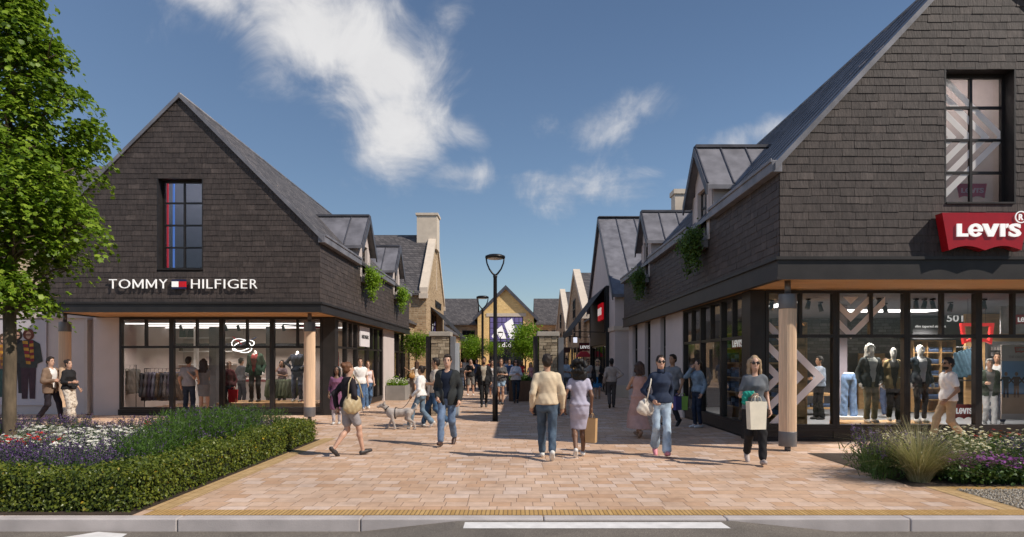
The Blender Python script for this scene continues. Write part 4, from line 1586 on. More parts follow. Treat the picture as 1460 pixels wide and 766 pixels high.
mb.build('lettering', [m_letter], sg)
fl = MB()
x0, x1, zc = WX(245.5, YT), WX(265, YT), WZ(405.5, YT)
fl.box(x0, x1, 18.31, 18.37, zc + .075, zc + .125, 1); fl.box(x0, x1, 18.31, 18.37, zc - .125, zc - .075, 1)
fl.box(x0, (x0 + x1) / 2, 18.31, 18.37, zc - .075, zc + .075, 0); fl.box((x0 + x1) / 2, x1, 18.31, 18.37, zc - .075, zc + .075, 2)
fl.build('flag_emblem', [m_letter, M('navy_enamel', (.012, .016, .07), .4), M('flag_red', (.6, .01, .02), .4)], sg)
# white panel over the entrance
dp = MB(); dp.add([(-5.58, 23.95, 2.17), (-5.58, 25.40, 2.17), (-5.58, 25.40, 2.88), (-5.58, 23.95, 2.88)], [(0, 1, 2, 3)])
ds = thing('door_sign', 'white panel with small dark lettering above the white lettered shop entrance', 'sign', (-5.5, 24.67, 2.17))
dp = MB(); dp.box(-5.50, -5.46, 23.93, 25.42, 2.17, 2.88); dp.build('sign_panel', [M('sign_white', (.72, .69, .70), .6, .03)], ds)
mb = MB(); text_mb('HILFIGER', 1.1, .13, .006, .03, 1.1, (-5.455, 24.67, 2.52), (0, 1, 0), mb=mb); mb.build('lettering', [m_black], ds)

# columns
timber_column(WX(1128, 12.39), 12.39 + .16, 3.11, 'round timber column beside the blonde woman, under the red signed shop canopy')
timber_column(WX(441.5, 19.2), 19.2, 2.98, 'round timber column at the street corner of the white lettered shop canopy')
timber_column(WX(92.5, 19.2), 19.2, 2.98, 'round timber column behind the walking couple at the far left')

# ------------------------------------------------------------------ buildings along and at the end of the street
def seg_roof(root, name, a, b, e0, e1, th, mat):
    """A roof slope: ridge a-b, eaves e0-e1."""
    mb = MB()
    mb.prism([a, b, e1, e0], (0, 0, th))
    return mb.build(name, [mat], root)


def gable_house(label, xw, s, y0, y1, zE, zA, depth, wall, roofm, coping=True, verge=None, ym=None, lead=False, name='shop_building'):
    """A unit whose gable faces the street; its ridge runs away from the street."""
    ym = (y0 + y1) / 2 if ym is None else ym
    root = thing(name, label, 'building', (xw + s * depth / 2, ym, 0))
    X = lambda u: xw + s * u
    w = MB()
    w.prism([(X(0), y0, 0), (X(0), y1, 0), (X(0), y1, zE), (X(0), ym, zA), (X(0), y0, zE)], (s * .35, 0, 0))
    w.box(X(.352), X(depth), y0, y0 + .3, 0, zE)
    w.box(X(.352), X(depth), y1 - .3, y1, 0, zE)
    w.build('wall', [wall], root)
    for ya, sg_ in ((y0, -1), (y1, 1)):
        ov = .25
        sl_ = (zA - zE) / abs(ya - ym)
        yo, zo = ya + sg_ * ov, zE - ov * sl_
        off = .36 if coping else -.12
        seg_roof(root, 'roof', (X(off), ym, zA), (X(depth), ym, zA), (X(off), yo, zo), (X(depth), yo, zo), .14, roofm)
        if lead:
            r = MB()
            for k in range(1, 8):
                u = off + k * .95
                r.bar((X(u), yo, zo + .16), (X(u), ym, zA + .16), .04, .05, up=(0, sg_ * -.7, .7))
            r.bar((X(off), ym - .1 * sg_ * -1, zA + .14), (X(depth), ym, zA + .14), .25, .05)
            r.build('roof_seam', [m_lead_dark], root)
        if coping:
            c = MB()
            c.prism([(X(-.10), ym, zA + .02), (X(-.10), ym, zA + .42), (X(-.10), ya + sg_ * .12, zE + .30), (X(-.10), ya + sg_ * .12, zE - .12)], (s * .52, 0, 0))
            c.box(X(-.12), X(.44), ya + sg_ * .14 - .14, ya + sg_ * .14 + .14, zE - .42, zE - .10)
            c.build('coping', [m_coping], root)
        elif verge is not None:
            c = MB()
            c.prism([(X(-.16), ym, zA - .14), (X(-.16), ym, zA + .16), (X(-.16), yo, zo + .16), (X(-.16), yo, zo - .14)], (s * .05, 0, 0))
            c.build('verge', [verge], root)
    return root, X


def side_window(root, xw, s, y0, y1, z0, z1, frame=None, name='window', cols=2, rows=2, glass=None):
    if s > 0:
        o3 = lambda u, v, d: (xw - .01 - d, y1 - u, z0 + v)
    else:
        o3 = lambda u, v, d: (xw + .01 + d, y0 + u, z0 + v)
    f = pane_window(root, name, o3, y1 - y0, z1 - z0, cols, rows, .08, .08, frame, glass or M_glass('shop_dark_glass', (.10, .10, .11)))
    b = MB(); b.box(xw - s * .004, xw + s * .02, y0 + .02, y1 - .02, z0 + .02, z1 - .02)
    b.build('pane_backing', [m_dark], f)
    return f


def awning(xw, s, y0, y1, zt, zb, out, m, label, loc_z=None):
    t = thing('awning', label, 'awning', (xw, (y0 + y1) / 2, zb))
    mb = MB()
    p = [(xw - s * .02, y0, zt), (xw - s * out, y0, zb), (xw - s * out, y1, zb), (xw - s * .02, y1, zt)]
    mb.prism(p, (0, 0, .03))
    mb.box(xw - s * out, xw - s * (out + .02), y0, y1, zb - .22, zb + .03)
    mb.build('canopy', [m], t)
    fr = MB()
    for y in (y0 + .05, y1 - .05):
        fr.bar((xw - s * .02, y, zb - .1), (xw - s * (out - .03), y, zb - .06), .04, .04)
        fr.bar((xw - s * .03, y, zt - .03), (xw - s * .03, y, zb - .1), .04, .04, up=(1, 0, 0))
    fr.build('frame', [m_black], t)
    return t


# left: stone gable with a chimney
l2, X2 = gable_house('buff stone gabled shop with pale coping and a tall chimney', -5.8, -1, 44.0, 54.5, 6.1, 10.6, 16, m_stone, m_roof_slate, ym=49.2)
ch = MB(); ch.box(-7.05, -5.62, 48.4, 50.0, 9.6, 12.0); ch.box(-7.13, -5.54, 48.32, 50.08, 12.0, 12.16); ch.build('chimney', [m_coping], l2)
side_window(l2, -5.8, -1, 46.6, 49.3, 3.2, 5.0, M('oak_frame', (.09, .045, .02), .6), cols=2)
side_window(l2, -5.8, -1, 45.0, 53.0, .1, 2.6, name='shopfront', cols=4, rows=1)
st = MB(); st.box(-5.86, -5.78, 44.05, 54.45, 2.75, 2.95); st.box(-5.835, -5.785, 49.6, 49.8, 6.8, 9.0); st.build('string_course', [m_coping], l2)
sq = MB()
sq.box(-5.8, -5.5, 44.0, 44.9, 0, 3.3); sq.build('downpipe_casing', [M('dark_brown_panel', (.05, .035, .03), .6)], l2)
sgn = thing('shop_sign', 'small black lettering on the buff stone gable', 'sign', (-5.75, 50.2, 6.5))
mb = MB(); text_mb('MURPHY', 3.6, .52, .06, .02, 1.05, (-5.79, 50.6, 5.75), (0, 1, 0), mb=mb); mb.build('lettering', [m_black], sgn)
awning(-5.8, -1, 46.2, 53.5, 5.3, 3.3, 2.0, m_fabric_black, 'long black awning on the buff stone gabled shop')
# left: small lean-to range behind the stone pier
# far yellow building with side wings
eb = thing('shop_building', 'yellow stone gabled store with purple glazed front at the end of the street', 'building', (WX(721, 85), 88, 0))
YE = 85.0
xl, xr, xc = WX(681, YE), WX(761, YE), WX(721, YE)
zE_, zA_ = WZ(450, YE), WZ(410, YE)
wx0, wx1, wzt = WX(697.4, YE), WX(746, YE), WZ(451.5, YE)
w = MB()
w.box(xl, wx0, YE, YE + .5, 0, zE_)
w.box(wx1, xr, YE, YE + .5, 0, zE_)
w.prism([(xl, YE, zE_ + .002), (xr, YE, zE_ + .002), (xc, YE, zA_)], (0, .5, 0))
if wzt < zE_: w.box(wx0, wx1, YE, YE + .5, wzt, zE_)
w.box(xl, xl + .4, YE + .5, YE + 12, 0, zE_); w.box(xr - .4, xr, YE + .5, YE + 12, 0, zE_)
w.build('wall', [m_yellow], eb)
st = MB(); st.box(wx0 - .35, wx1 + .35, YE - .06, YE - .004, wzt, wzt + .42); st.build('lintel', [m_coping], eb)
for sd in (-1, 1):
    xe = xc + sd * (xr - xl) * .58
    ze2 = zA_ - (zA_ - zE_) * 1.16
    seg_roof(eb, 'roof', (xc, YE - .35, zA_ + .05), (xc, YE + 12, zA_ + .05), (xe, YE - .35, ze2 + .05), (xe, YE + 12, ze2 + .05), .2, m_roof_slate)
    v = MB(); v.prism([(xc, YE - .42, zA_ - .25), (xc, YE - .42, zA_ + .26), (xe, YE - .42, ze2 + .26), (xe, YE - .42, ze2 - .25)], (0, .06, 0)); v.build('verge', [m_lead_dark], eb)
pane_window(eb, 'glazed_front', lambda u, v, d: (wx0 + u, YE + .2 - d, v), wx1 - wx0, wzt, 1, 1, .12, .15,
            bars=[((wx1 - wx0) * k / 8 - .03, (wx1 - wx0) * k / 8 + .03, .1, wzt - .1) for k in range(1, 8)] + [(.1, wx1 - wx0 - .1, wzt * k / 10 - .03, wzt * k / 10 + .03) for k in (4, 6, 7, 8, 9)])
pv = MB(); pv.box(wx0, wx1, YE + .8, YE + .9, 3.4, wzt); pv.build('purple_panel', [M('purple_panel', (.20, .14, .40), .5, .35, .8, emit=((.30, .22, .55), .45))], eb)  # glow added to the purple so it stays bright behind the glazing
pv = MB(); pv.box(wx0, wx1, YE + .8, YE + .9, 0, 3.35); pv.build('entrance_backing', [M('entrance_blue', (.05, .07, .11), .4, .3, 1.)], eb)
pv = MB(); pv.box(wx0, wx1, YE + .1, YE + .19, 3.0, 4.1); pv.build('sign_band', [m_black], eb)
lg = thing('store_sign', 'white three bar emblem and lettering on the purple glazed front', 'sign', (xc, YE, 4.0))
mb = MB()
zb = WZ(483, YE)
for (b0, b1, t0, t1, tz) in ((WX(705, YE), WX(710, YE), WX(701, YE), WX(706, YE), WZ(476, YE)), (WX(714, YE), WX(723, YE), WX(706.5, YE), WX(715.5, YE), WZ(468, YE)), (WX(728.5, YE), WX(740, YE), WX(719, YE), WX(730, YE), WZ(458, YE))):
    # slanted bars, cut level at the foot
    ztl, ztr = tz - .35, tz + .35
    mb.prism([(b0 - .1, YE - .05, zb), (b1 - .1, YE - .05, zb), (t1, YE - .05, ztr), (t0, YE - .05, ztl)], (0, -.12, 0))
mb.build('emblem', [m_letter], lg)
mb = MB(); text_mb('adidas', WX(738, YE) - WX(711, YE), .62, .1, 0., 1.1, (WX(724.5, YE), YE + .08, WZ(491.5, YE)), mb=mb); mb.build('lettering', [m_letter], lg)
for (a, b, lab, hz) in ((620, 680, 'long slate roofed wing left of the yellow gable', 428), (762, 812, 'long slate roofed wing right of the yellow gable', 428)):
    wg = thing('wing_building', lab, 'building', (WX((a + b) / 2, 88), 90, 0))
    x0, x1 = WX(a - (60 if a < 700 else 0), 88), WX(b + (0 if a < 700 else 60), 88)
    zr, zv = WZ(428, 92), WZ(463, 88)
    q = MB(); q.box(x0, x1, 88, 96, 0, zv); q.build('wall', [m_stone_far], wg)
    seg_roof(wg, 'roof', (x0, 92, zr), (x1, 92, zr), (x0, 87.6, zv - .1), (x1, 87.6, zv - .1), .2, m_roof_slate)
    seg_roof(wg, 'roof', (x0, 92, zr), (x1, 92, zr), (x0, 96.4, zv - .1), (x1, 96.4, zv - .1), .2, m_roof_slate)
    for k in range(5):
        xx = x0 + (x1 - x0) * (k + .5) / 5
        pane_window(wg, 'window', lambda u, v, d, xx=xx: (xx - .8 + u, 87.98 - d, 3.6 + v), 1.6, 2.0, 3, 2, .07, .1, glass=M_glass('shop_dark_glass', (.10, .10, .11)))
        pane_window(wg, 'shopfront', lambda u, v, d, xx=xx: (xx - 1.2 + u, 87.98 - d, .1 + v), 2.4, 2.8, 2, 1, .07, .1, glass=M_glass('shop_dark_glass', (.10, .10, .11)))

# right: rendered gable with a standing seam roof
r2, XR2 = gable_house('pale rendered gable with lead standing seam roof beyond the right slate shop', 4.5, 1, 31.1, 41.9, 4.75, 9.2, 14, m_render, m_lead, coping=False, verge=m_lead_dark, lead=True)
st = MB(); st.box(4.44, 4.6, 31.04, 41.95, 3.05, 3.25); st.box(4.6, 8, 31.04, 31.1, 3.05, 3.25); st.box(4.42, 8, 31.02, 31.098, 0, .55); st.build('string_course', [m_coping], r2)
pf = MB()
pf.box(4.34, 4.49, 33.0, 40.2, 2.5, 5.3); pf.box(4.34, 4.49, 33.0, 33.25, 0, 2.5); pf.box(4.34, 4.49, 39.9, 40.2, 0, 2.5)
pf.build('shop_portal', [m_black], r2)
side_window(r2, 4.48, 1, 33.27, 39.88, .1, 2.48, name='shopfront', cols=4, rows=1)
sgn = thing('shop_sign', 'square red sign with white lettering on the black shop portal', 'sign', (4.3, 34.7, 4.2))
mb = MB(); mb.box(4.24, 4.33, 33.8, 35.5, 3.72, 4.55); mb.build('sign_panel', [M('red_lit', (.6, .01, .015), .4, 0, emit=((.7, .01, .02), .35))], sgn)
mb = MB(); brand_text(1.4, .36, (4.238, 34.65, 4.15), .02, (0, -1, 0), mb=mb); mb.build('lettering', [m_letter], sgn)
awning(4.34, 1, 33.2, 40.0, 5.25, 3.15, 1.6, m_fabric_black, 'long black awning sloping off the black shop portal')
# two stone gables further on
for i, (y0, y1, zE3, zA3, lab, yn) in enumerate(((45.6, 60.0, 4.9, 8.35, 'nearer tan stone gable with pale coping on the right of the street', 52.8), (61.6, 76.0, 4.8, 8.5, 'farther tan stone gable with pale coping on the right of the street', 68.8))):
    g_, Xg_ = gable_house(lab, 4.5, 1, y0, y1, zE3, zA3, 14, m_stone_far, m_roof_slate, ym=yn)
    side_window(g_, 4.5, 1, yn - 1, yn + 1, 4.9, 6.4)
    for k in range(3):
        a = y0 + 1 + k * (y1 - y0 - 1.2) / 3
        side_window(g_, 4.5, 1, a, a + 3.2, .1, 2.7, name='shopfront', cols=2, rows=1)
        side_window(g_, 4.5, 1, a + .8, a + 2.2, 3.2, 4.5)
# link wall between the rendered gable and the stone gables
lk = thing('link_building', 'low tan stone link between the rendered gable and the stone gables', 'building', (8, 43.7, 0))
q = MB(); q.box(4.7, 16, 41.95, 45.58, 0, 4.3); q.build('wall', [m_stone_far], lk)
seg_roof(lk, 'roof', (10, 41.95, 7.0), (10, 45.58, 7.0), (4.5, 41.95, 4.2), (4.5, 45.58, 4.2), .12, m_roof_slate)
lk2 = thing('link_building', 'low stone range joining the left slate shop to the buff stone gable', 'building', (-10, 39, 0))
q = MB(); q.box(-16, -6.6, 33.8, 43.98, 0, 4.0); q.build('wall', [m_stone], lk2)
side_window(lk2, -6.6, -1, 35, 42, .1, 2.6, name='shopfront', cols=4, rows=1)
seg_roof(lk2, 'roof', (-11, 33.8, 6.6), (-11, 43.98, 6.6), (-6.4, 33.8, 3.95), (-6.4, 43.98, 3.95), .12, m_roof_slate)
# chimney on the red signed shop's far gable
ch = MB(); ch.box(6.88, 7.62, 29.56, 30.3, 6.6, 8.9); ch.box(6.82, 7.68, 29.5, 30.36, 8.9, 9.1); ch.build('chimney', [m_coping], rshop)
# left: further range up to the far end
fr_ = thing('shop_building', 'stone shop range between the buff gable and the far wing', 'building', (-12, 66, 0))
q = MB(); q.box(-20, -7.0, 54.6, 86, 0, 4.6); q.build('wall', [m_stone_far], fr_)
seg_roof(fr_, 'roof', (-13, 54.6, 8.6), (-13, 86, 8.6), (-6.7, 54.6, 4.5), (-6.7, 86, 4.5), .15, m_roof_slate)
for k in range(6):
    side_window(fr_, -7.0, -1, 56 + 5 * k, 59.6 + 5 * k, .1, 2.7, name='shopfront', cols=2, rows=1)
# far left rendered building with a poster
fb_ = thing('shop_building', 'pale rendered building with a large fashion poster behind the maple', 'building', (-17, 22, 0))
q = MB(); q.box(-24, -12.92, 21.2, 27, 0, 3.3, 0); q.box(-24, -12.95, 21.24, 27, 3.3, 5.6, 1); q.box(-24, -12.90, 21.12, 21.198, 2.98, 3.12, 0); q.build('wall', [m_render, m_cream], fb_)
q = MB(); q.prism([(-24, 20.9, 5.55), (-24, 27.2, 5.55), (-24, 24, 8.5)], (11.2, 0, 0)); q.build('roof', [m_roof_slate], fb_)
po = thing('poster', 'large wall poster of fashion models in dark coats and a striped scarf', 'poster', (-15.2, 21.15, .5))
YP = 21.15
q = MB(); q.box(WX(-60, YP), WX(66, YP), YP, YP + .045, WZ(578, YP), WZ(456, YP)); q.build('poster_board', [M('poster_ground', (.50, .47, .50), .6, .06, .8)], po)
def flat_figure(cx, top, sc, coat, hairc, legs, scarf=None, y=21.14, name='printed_figure'):
    """A printed person on the flat poster."""
    mb = MB(); mats = [M('print_' + '_'.join('%02x' % int(c * 255) for c in k), k, .7, .3, 6.) for k in (coat, hairc, legs, (.45, .27, .19), scarf or coat, (.5, .25, .03))]
    def disc(x, z, rx, rz, mi, dy, n=18):
        mb.prism([(x + rx * math.cos(2 * PI * k / n), y - dy, z + rz * math.sin(2 * PI * k / n)) for k in range(n)], (0, -.0015, 0), mi)
    def poly(pts, mi, dy): mb.prism([(cx + a * sc, y - dy, top + b * sc) for a, b in pts], (0, -.0015, 0), mi)
    disc(cx, top - .13 * sc, .15 * sc, .16 * sc, 1, .002)
    disc(cx, top - .15 * sc, .075 * sc, .10 * sc, 3, .004)
    poly([(-.07, -.16), (.07, -.16), (.07, -.125), (-.07, -.125)], 1, .006)
    poly([(-.30, -.40), (-.12, -.28), (.12, -.28), (.30, -.38), (.38, -.85), (.24, -.92), (.22, -1.02), (-.22, -1.02), (-.24, -.9), (-.40, -.88)], 0, .002)
    poly([(-.2, -1.02), (.2, -1.02), (.17, -1.85), (.03, -1.85), (0, -1.2), (-.03, -1.85), (-.18, -1.85)], 2, .002)
    if scarf:
        for k in range(7):
            poly([(-.16 + .015 * k, -.30 - .09 * k), (-.02 + .012 * k, -.31 - .09 * k), (-.01 + .012 * k, -.39 - .09 * k), (-.15 + .015 * k, -.38 - .09 * k)], 4 if k % 2 else 5, .004)
            poly([(.02 + .006 * k, -.30 - .08 * k), (.13 + .004 * k, -.29 - .08 * k), (.13 + .004 * k, -.37 - .08 * k), (.02 + .006 * k, -.38 - .08 * k)], 4 if k % 2 == 0 else 5, .004)
    mb.build(name, mats, po)
zt = WZ(470, YP)
flat_figure(WX(41, YP), zt, 1.16, (.035, .04, .035), (.13, .035, .02), (.045, .02, .03), (.19, .012, .025))
flat_figure(WX(25, YP), zt - .03, 1.05, (.015, .015, .02), (.03, .02, .015), (.02, .02, .025), y=21.146)
flat_figure(WX(5, YP), zt - .15, 1.05, (.28, .13, .09), (.08, .05, .03), (.03, .08, .075), (.25, .10, .03), y=21.143)
flat_figure(WX(-25, YP), zt - .1, 1.1, (.03, .05, .04), (.03, .02, .015), (.02, .02, .03))
# ------------------------------------------------------------------ ground, paving, kerb, road
def sheet(name, x0, x1, y0, y1, z, m, kind='structure'):
    mb = MB(); mb.add([(x0, y0, z), (x1, y0, z), (x1, y1, z), (x0, y1, z)], [(0, 1, 2, 3)])
    return tag(mb.build(name, [m]), kind=kind)


m_paver = M_blocks('clay_toned_pavers', .295, .235, ('x', 'y'), [(0, (.48, .30, .19)), (.25, (.545, .365, .245)), (.5, (.52, .355, .25)), (.75, (.575, .41, .30)), (1, (.61, .47, .385))], .006, (.25, .165, .12), .72, .35, .2, .18, 6., 70., .5, .12, True)
m_buff = M_blocks('ribbed_buff_pavers', 5., .0475, ('y', 'x'), [(0, (.42, .25, .085)), (1, (.50, .32, .13))], .008, (.25, .155, .065), .75, .5, .0, .15, 8., 60.)
m_buff_side = M_blocks('buff_edge_blocks', .20, .13, ('y', 'x'), [(0, (.43, .29, .14)), (1, (.51, .35, .18))], .006, (.25, .15, .06), .75, .3, .0, .15, 8., 60.)
m_kerb = M('kerb_concrete', (.45, .405, .39), .8, .16, 2.2, .3, 150.)
m_soil = M('dark_soil', (.045, .03, .02), .95, .4, 8., .8, 40.)
m_roadpaint = M('road_paint', (.70, .68, .66), .65, .12, 7., .2, 120.)

mr, nt, b = new_mat('asphalt')
co = objco(nt)
v = nn(nt, 'ShaderNodeTexVoronoi'); v.inputs['Scale'].default_value = 160; nt.links.new(co, v.inputs['Vector'])
r1 = ramp(nt, [(0, (.085, .073, .060)), (.6, (.17, .145, .12)), (1, (.30, .265, .22))], v.outputs['Color'])
r2_ = ramp(nt, [(.3, (.75,) * 3), (.7, (1.2,) * 3)], noise_tex(nt, co, 1.3, 5))
nt.links.new(mixc(nt, 1., r1.outputs[0], r2_.outputs[0], 'MULTIPLY'), b.inputs['Base Color'])
b.inputs['Roughness'].default_value = .85
bump(nt, b, v.outputs['Distance'], .8, .006)
m_asphalt = mr

sheet('ground', -400, 400, -300, 500, -.30, M('far_ground', (.10, .11, .06), .9, .3, .2))
pv = MB(); pv.box(-40, 40, 7.302, 130, -.28, 0); tag(pv.build('paving', [m_paver]), kind='structure')
kb = MB()
x = -5.46 - 1.917 * 6
while x < 16:
    kb.box(x + .004, x + 1.913, 7.13, 7.298, -.29, .003)
    x += 1.9165
tag(kb.build('kerb', [m_kerb], bevel=.014), kind='structure')
sheet('buff_border', -4.0, 30, 7.302, 7.56, .004, m_buff)
sheet('edge_path', -4.11, -3.85, 7.562, 14.6, .004, m_buff_side)
sheet('edge_path', 5.36, 5.62, 7.562, 8.95, .004, m_buff_side)
sheet('edge_path', 5.622, 30, 8.74, 8.95, .004, m_buff)
# road with its raised crossing table
rd = MB()
xs_ = [-300, -1.62, -.62, 2.27, 3.34, 300]
zs_ = [-.13, -.13, -.020, -.020, -.13, -.13]
for i in range(5):
    rd.add([(xs_[i], -8, zs_[i]), (xs_[i + 1], -8, zs_[i + 1]), (xs_[i + 1], 7.128, zs_[i + 1]), (xs_[i], 7.128, zs_[i])], [(0, 1, 2, 3)])
tag(rd.build('road', [m_asphalt]), kind='structure')
mk = MB()
mk.add([(-.53, 6.80, -.016), (2.14, 6.80, -.016), (2.12, 7.06, -.016), (-.53, 7.06, -.016)], [(0, 1, 2, 3)])
mk.add([(-4.75, 6.7, -.126), (-3.95, 6.7, -.126), (-4.0, 7.02, -.126), (-4.35, 7.10, -.126)], [(0, 1, 2, 3)])
tag(mk.build('road_markings', [m_roadpaint]), kind='structure')
sheet('far_pavement', -300, 300, -14, -8.0, -.02, M('far_pavement', (.35, .30, .26), .8, .1))
sheet('planting_soil', -30, -4.115, 7.302, 14.35, .006, m_soil)
sheet('planting_soil', 5.2, 30, 8.952, 12.2, .006, m_soil)

# gravel in the right corner
P = np.stack([rng.uniform(5.63, 8.2, 5200), rng.uniform(7.57, 8.73, 5200), rng.uniform(.004, .016, 5200)], 1)
mb_v, mb_f = [], []
a = rng.uniform(.010, .021, (5200, 1)); rot = rng.uniform(0, PI, 5200)
base = np.array([(1, 0, 0), (0, 1, 0), (-1, 0, 0), (0, -1, 0), (0, 0, .8)], float)
V = P[:, None, :] + a[:, :, None] * np.stack([base[None, :, 0] * np.cos(rot)[:, None] - base[None, :, 1] * np.sin(rot)[:, None] * .75, base[None, :, 0] * np.sin(rot)[:, None] + base[None, :, 1] * np.cos(rot)[:, None] * .75, np.repeat(base[None, :, 2], 5200, 0)], 2)
o = np.arange(5200)[:, None] * 5
Fc = np.concatenate([o + np.array([[0, 1, 4]]), o + np.array([[1, 2, 4]]), o + np.array([[2, 3, 4]]), o + np.array([[3, 0, 4]])])
g = link('gravel', fast_mesh('gravel', V.reshape(-1, 3), Fc), M_island('gravel_stone', [(0, (.16, .12, .08)), (.5, (.33, .28, .21)), (1, (.55, .50, .42))], .85, 20., .2, 0))
tag(g, kind='stuff', label='loose grey and buff gravel in the corner behind the kerb')
sheet('gravel_bed', 5.622, 30, 7.562, 8.738, .005, M('gravel_base', (.22, .18, .13), .9, .4, 60., .6, 90.))

# ------------------------------------------------------------------ leafy things
m_maple = M_leaf('maple_leaf', [(0, (.055, .115, .008)), (.4, (.15, .255, .016)), (.8, (.25, .37, .03)), (1, (.36, .48, .055))], .45)
m_hedge = M_leaf('hedge_leaf', [(0, (.04, .064, .008)), (.5, (.095, .125, .014)), (.9, (.17, .195, .022)), (.985, (.13, .14, .018)), (1, (.42, .28, .02))], .22, .38)
m_fresh = M_leaf('fresh_leaf', [(0, (.12, .23, .012)), (.5, (.20, .35, .022)), (1, (.30, .46, .035))], .5)
m_bark = M('grey_brown_bark', (.115, .085, .055), .9, .45, 9., .9, 26., stretch=(1, 1, .3))
m_stemgreen = M_leaf('stem_green', [(0, (.04, .085, .02)), (1, (.09, .16, .04))], .25)


def big_tree(x, y):
    t = thing('maple_tree', 'tall green maple with a slim mottled trunk rising from the hedged flower bed', 'tree', (x, y, 0))
    prof = [(2.72, .3), (2.95, .75), (3.25, 1.0), (3.9, 1.30), (5.0, 1.58), (5.5, 1.42), (6.4, 1.22), (7.1, .92), (8.0, .55), (8.7, .2)]
    pz, pr_ = zip(*prof)
    mb = MB()
    tr = [(x, y, 0), (x + .02, y, .12), (x + .015, y, .8), (x + .03, y, 1.8), (x + .02, y, 2.6), (x + .06, y + .02, 4.2), (x, y, 6.2), (x - .02, y, 8.0)]
    mb.tube(tr, [.15, .115, .105, .10, .098, .075, .045, .015], 14)
    mb.build('trunk', [m_bark], t, True)
    lm = MB()
    cl = []
    for k in range(30):
        z0 = 2.35 + 4.6 * (k / 30) ** 1.1
        a = k * 2.4 + random.uniform(-.3, .3)
        r = float(np.interp(z0 + .7, pz, pr_)) * random.uniform(.75, 1.0)
        p0 = Vector((x + .03, y, z0))
        p3 = Vector((x + r * math.cos(a), y + r * math.sin(a), z0 + .35 + r * .35))
        m1 = p0.lerp(p3, .35) + Vector((0, 0, .10)); m2 = p0.lerp(p3, .7) + Vector((0, 0, .12))
        lm.tube([p0, m1, m2, p3], [.042, .03, .02, .008], 6)
        for j in range(3):
            q0 = p0.lerp(p3, .4 + .2 * j)
            aa = a + random.choice((-1, 1)) * random.uniform(.5, 1.1)
            q1 = q0 + Vector((math.cos(aa), math.sin(aa), random.uniform(.1, .6))) * random.uniform(.3, .6)
            lm.tube([q0, q0.lerp(q1, .5) + Vector((0, 0, .05)), q1], [.016, .011, .005], 5)
    lm.build('limbs', [m_bark], t, True)
    # leaf sprays: shallow domes of leaves, layered, denser near the outside of the crown
    Ps, Ns, Ds, Ss = [], [], [], []
    n = 0
    while n < 330:
        z = random.uniform(2.85, 8.6)
        R_ = float(np.interp(z, pz, pr_)) * .93
        if random.random() > (R_ / 1.9) + .15: continue
        a = random.uniform(0, 2 * PI)
        lump = 1 + .15 * math.sin(3 * a + z * 2.1) + .13 * math.sin(4 * a - z * 4.3)
        r = R_ * lump * math.sqrt(random.uniform(.16, 1.0))
        c = np.array([x + r * math.cos(a), y + r * math.sin(a), z])
        out = np.array([math.cos(a), math.sin(a), .3])
        sz = random.uniform(.24, .42)
        m = int(random.uniform(88, 135))
        u = np.clip(rng.normal(size=(m, 3)), -1.7, 1.7) * np.array([.55, .55, .20]) * sz
        rad = np.linalg.norm(u[:, :2], axis=1)
        u[:, 2] -= rad ** 2 * .9 / sz
        Ps.append(c + u)
        nr = np.tile(np.array([0, 0, 1.]), (m, 1)) + .35 * out + rng.normal(size=(m, 3)) * .42 + u / sz * .35
        Ns.append(nr)
        dd = u.copy(); dd[:, 2] = -.25 * sz
        Ds.append(dd + rng.normal(size=(m, 3)) * .10 + out * .12)
        Ss.append(rng.uniform(.048, .105, m))
        n += 1
    leaf_obj('crown', np.concatenate(Ps), np.concatenate(Ss), np.concatenate(Ns), np.concatenate(Ds), 'maple', m_maple, t)
    return t


big_tree(-8.93, 12.0)


def small_tree(x, y, z0, zc0, zc1, r, label, lean=0., nl=4400, size=.085, cat='tree', name='young_tree'):
    t = thing(name, label, cat, (x, y, z0))
    mb = MB()
    top = Vector((x + lean, y, zc1 - .2))
    mb.tube([(x, y, z0), (x + lean * .3 + .02, y, (z0 + zc0) / 2), (x + lean * .7, y, zc0 + .1), top], [.045, .036, .03, .008], 8)
    for k in range(9):
        a = k * 2.4
        p = Vector((x + lean * .6, y, zc0 + (zc1 - zc0) * (.02 + .05 * k)))
        e = Vector((x + lean + r * .8 * math.cos(a), y + r * .8 * math.sin(a), zc0 + (zc1 - zc0) * random.uniform(.35, .8)))
        mb.tube([p, p.lerp(e, .5) - Vector((0, 0, .05)), e], [.02, .013, .005], 5)
    mb.build('trunk', [m_bark], t, True)
    Ps, Ns, Ds = [], [], []
    for k in range(34):
        d = rdir(1)[0]
        c = np.array([x + lean, y, (zc0 + zc1) / 2]) + d * np.array([r, r, (zc1 - zc0) / 2]) * random.uniform(.35, .92)
        m = nl // 34
        u = rng.normal(size=(m, 3)) * np.array([.2, .2, .11]) * r / .7
        Ps.append(c + u); Ns.append(np.array([0, 0, 1.]) + rng.normal(size=(m, 3)) * .6); Ds.append(u + rng.normal(size=(m, 3)) * .1 + np.array([0, 0, -.05]))
    P = np.concatenate(Ps)
    leaf_obj('crown', P, rng.uniform(size * .7, size * 1.2, len(P)), np.concatenate(Ns), np.concatenate(Ds), 'oval', m_fresh, t)
    return t


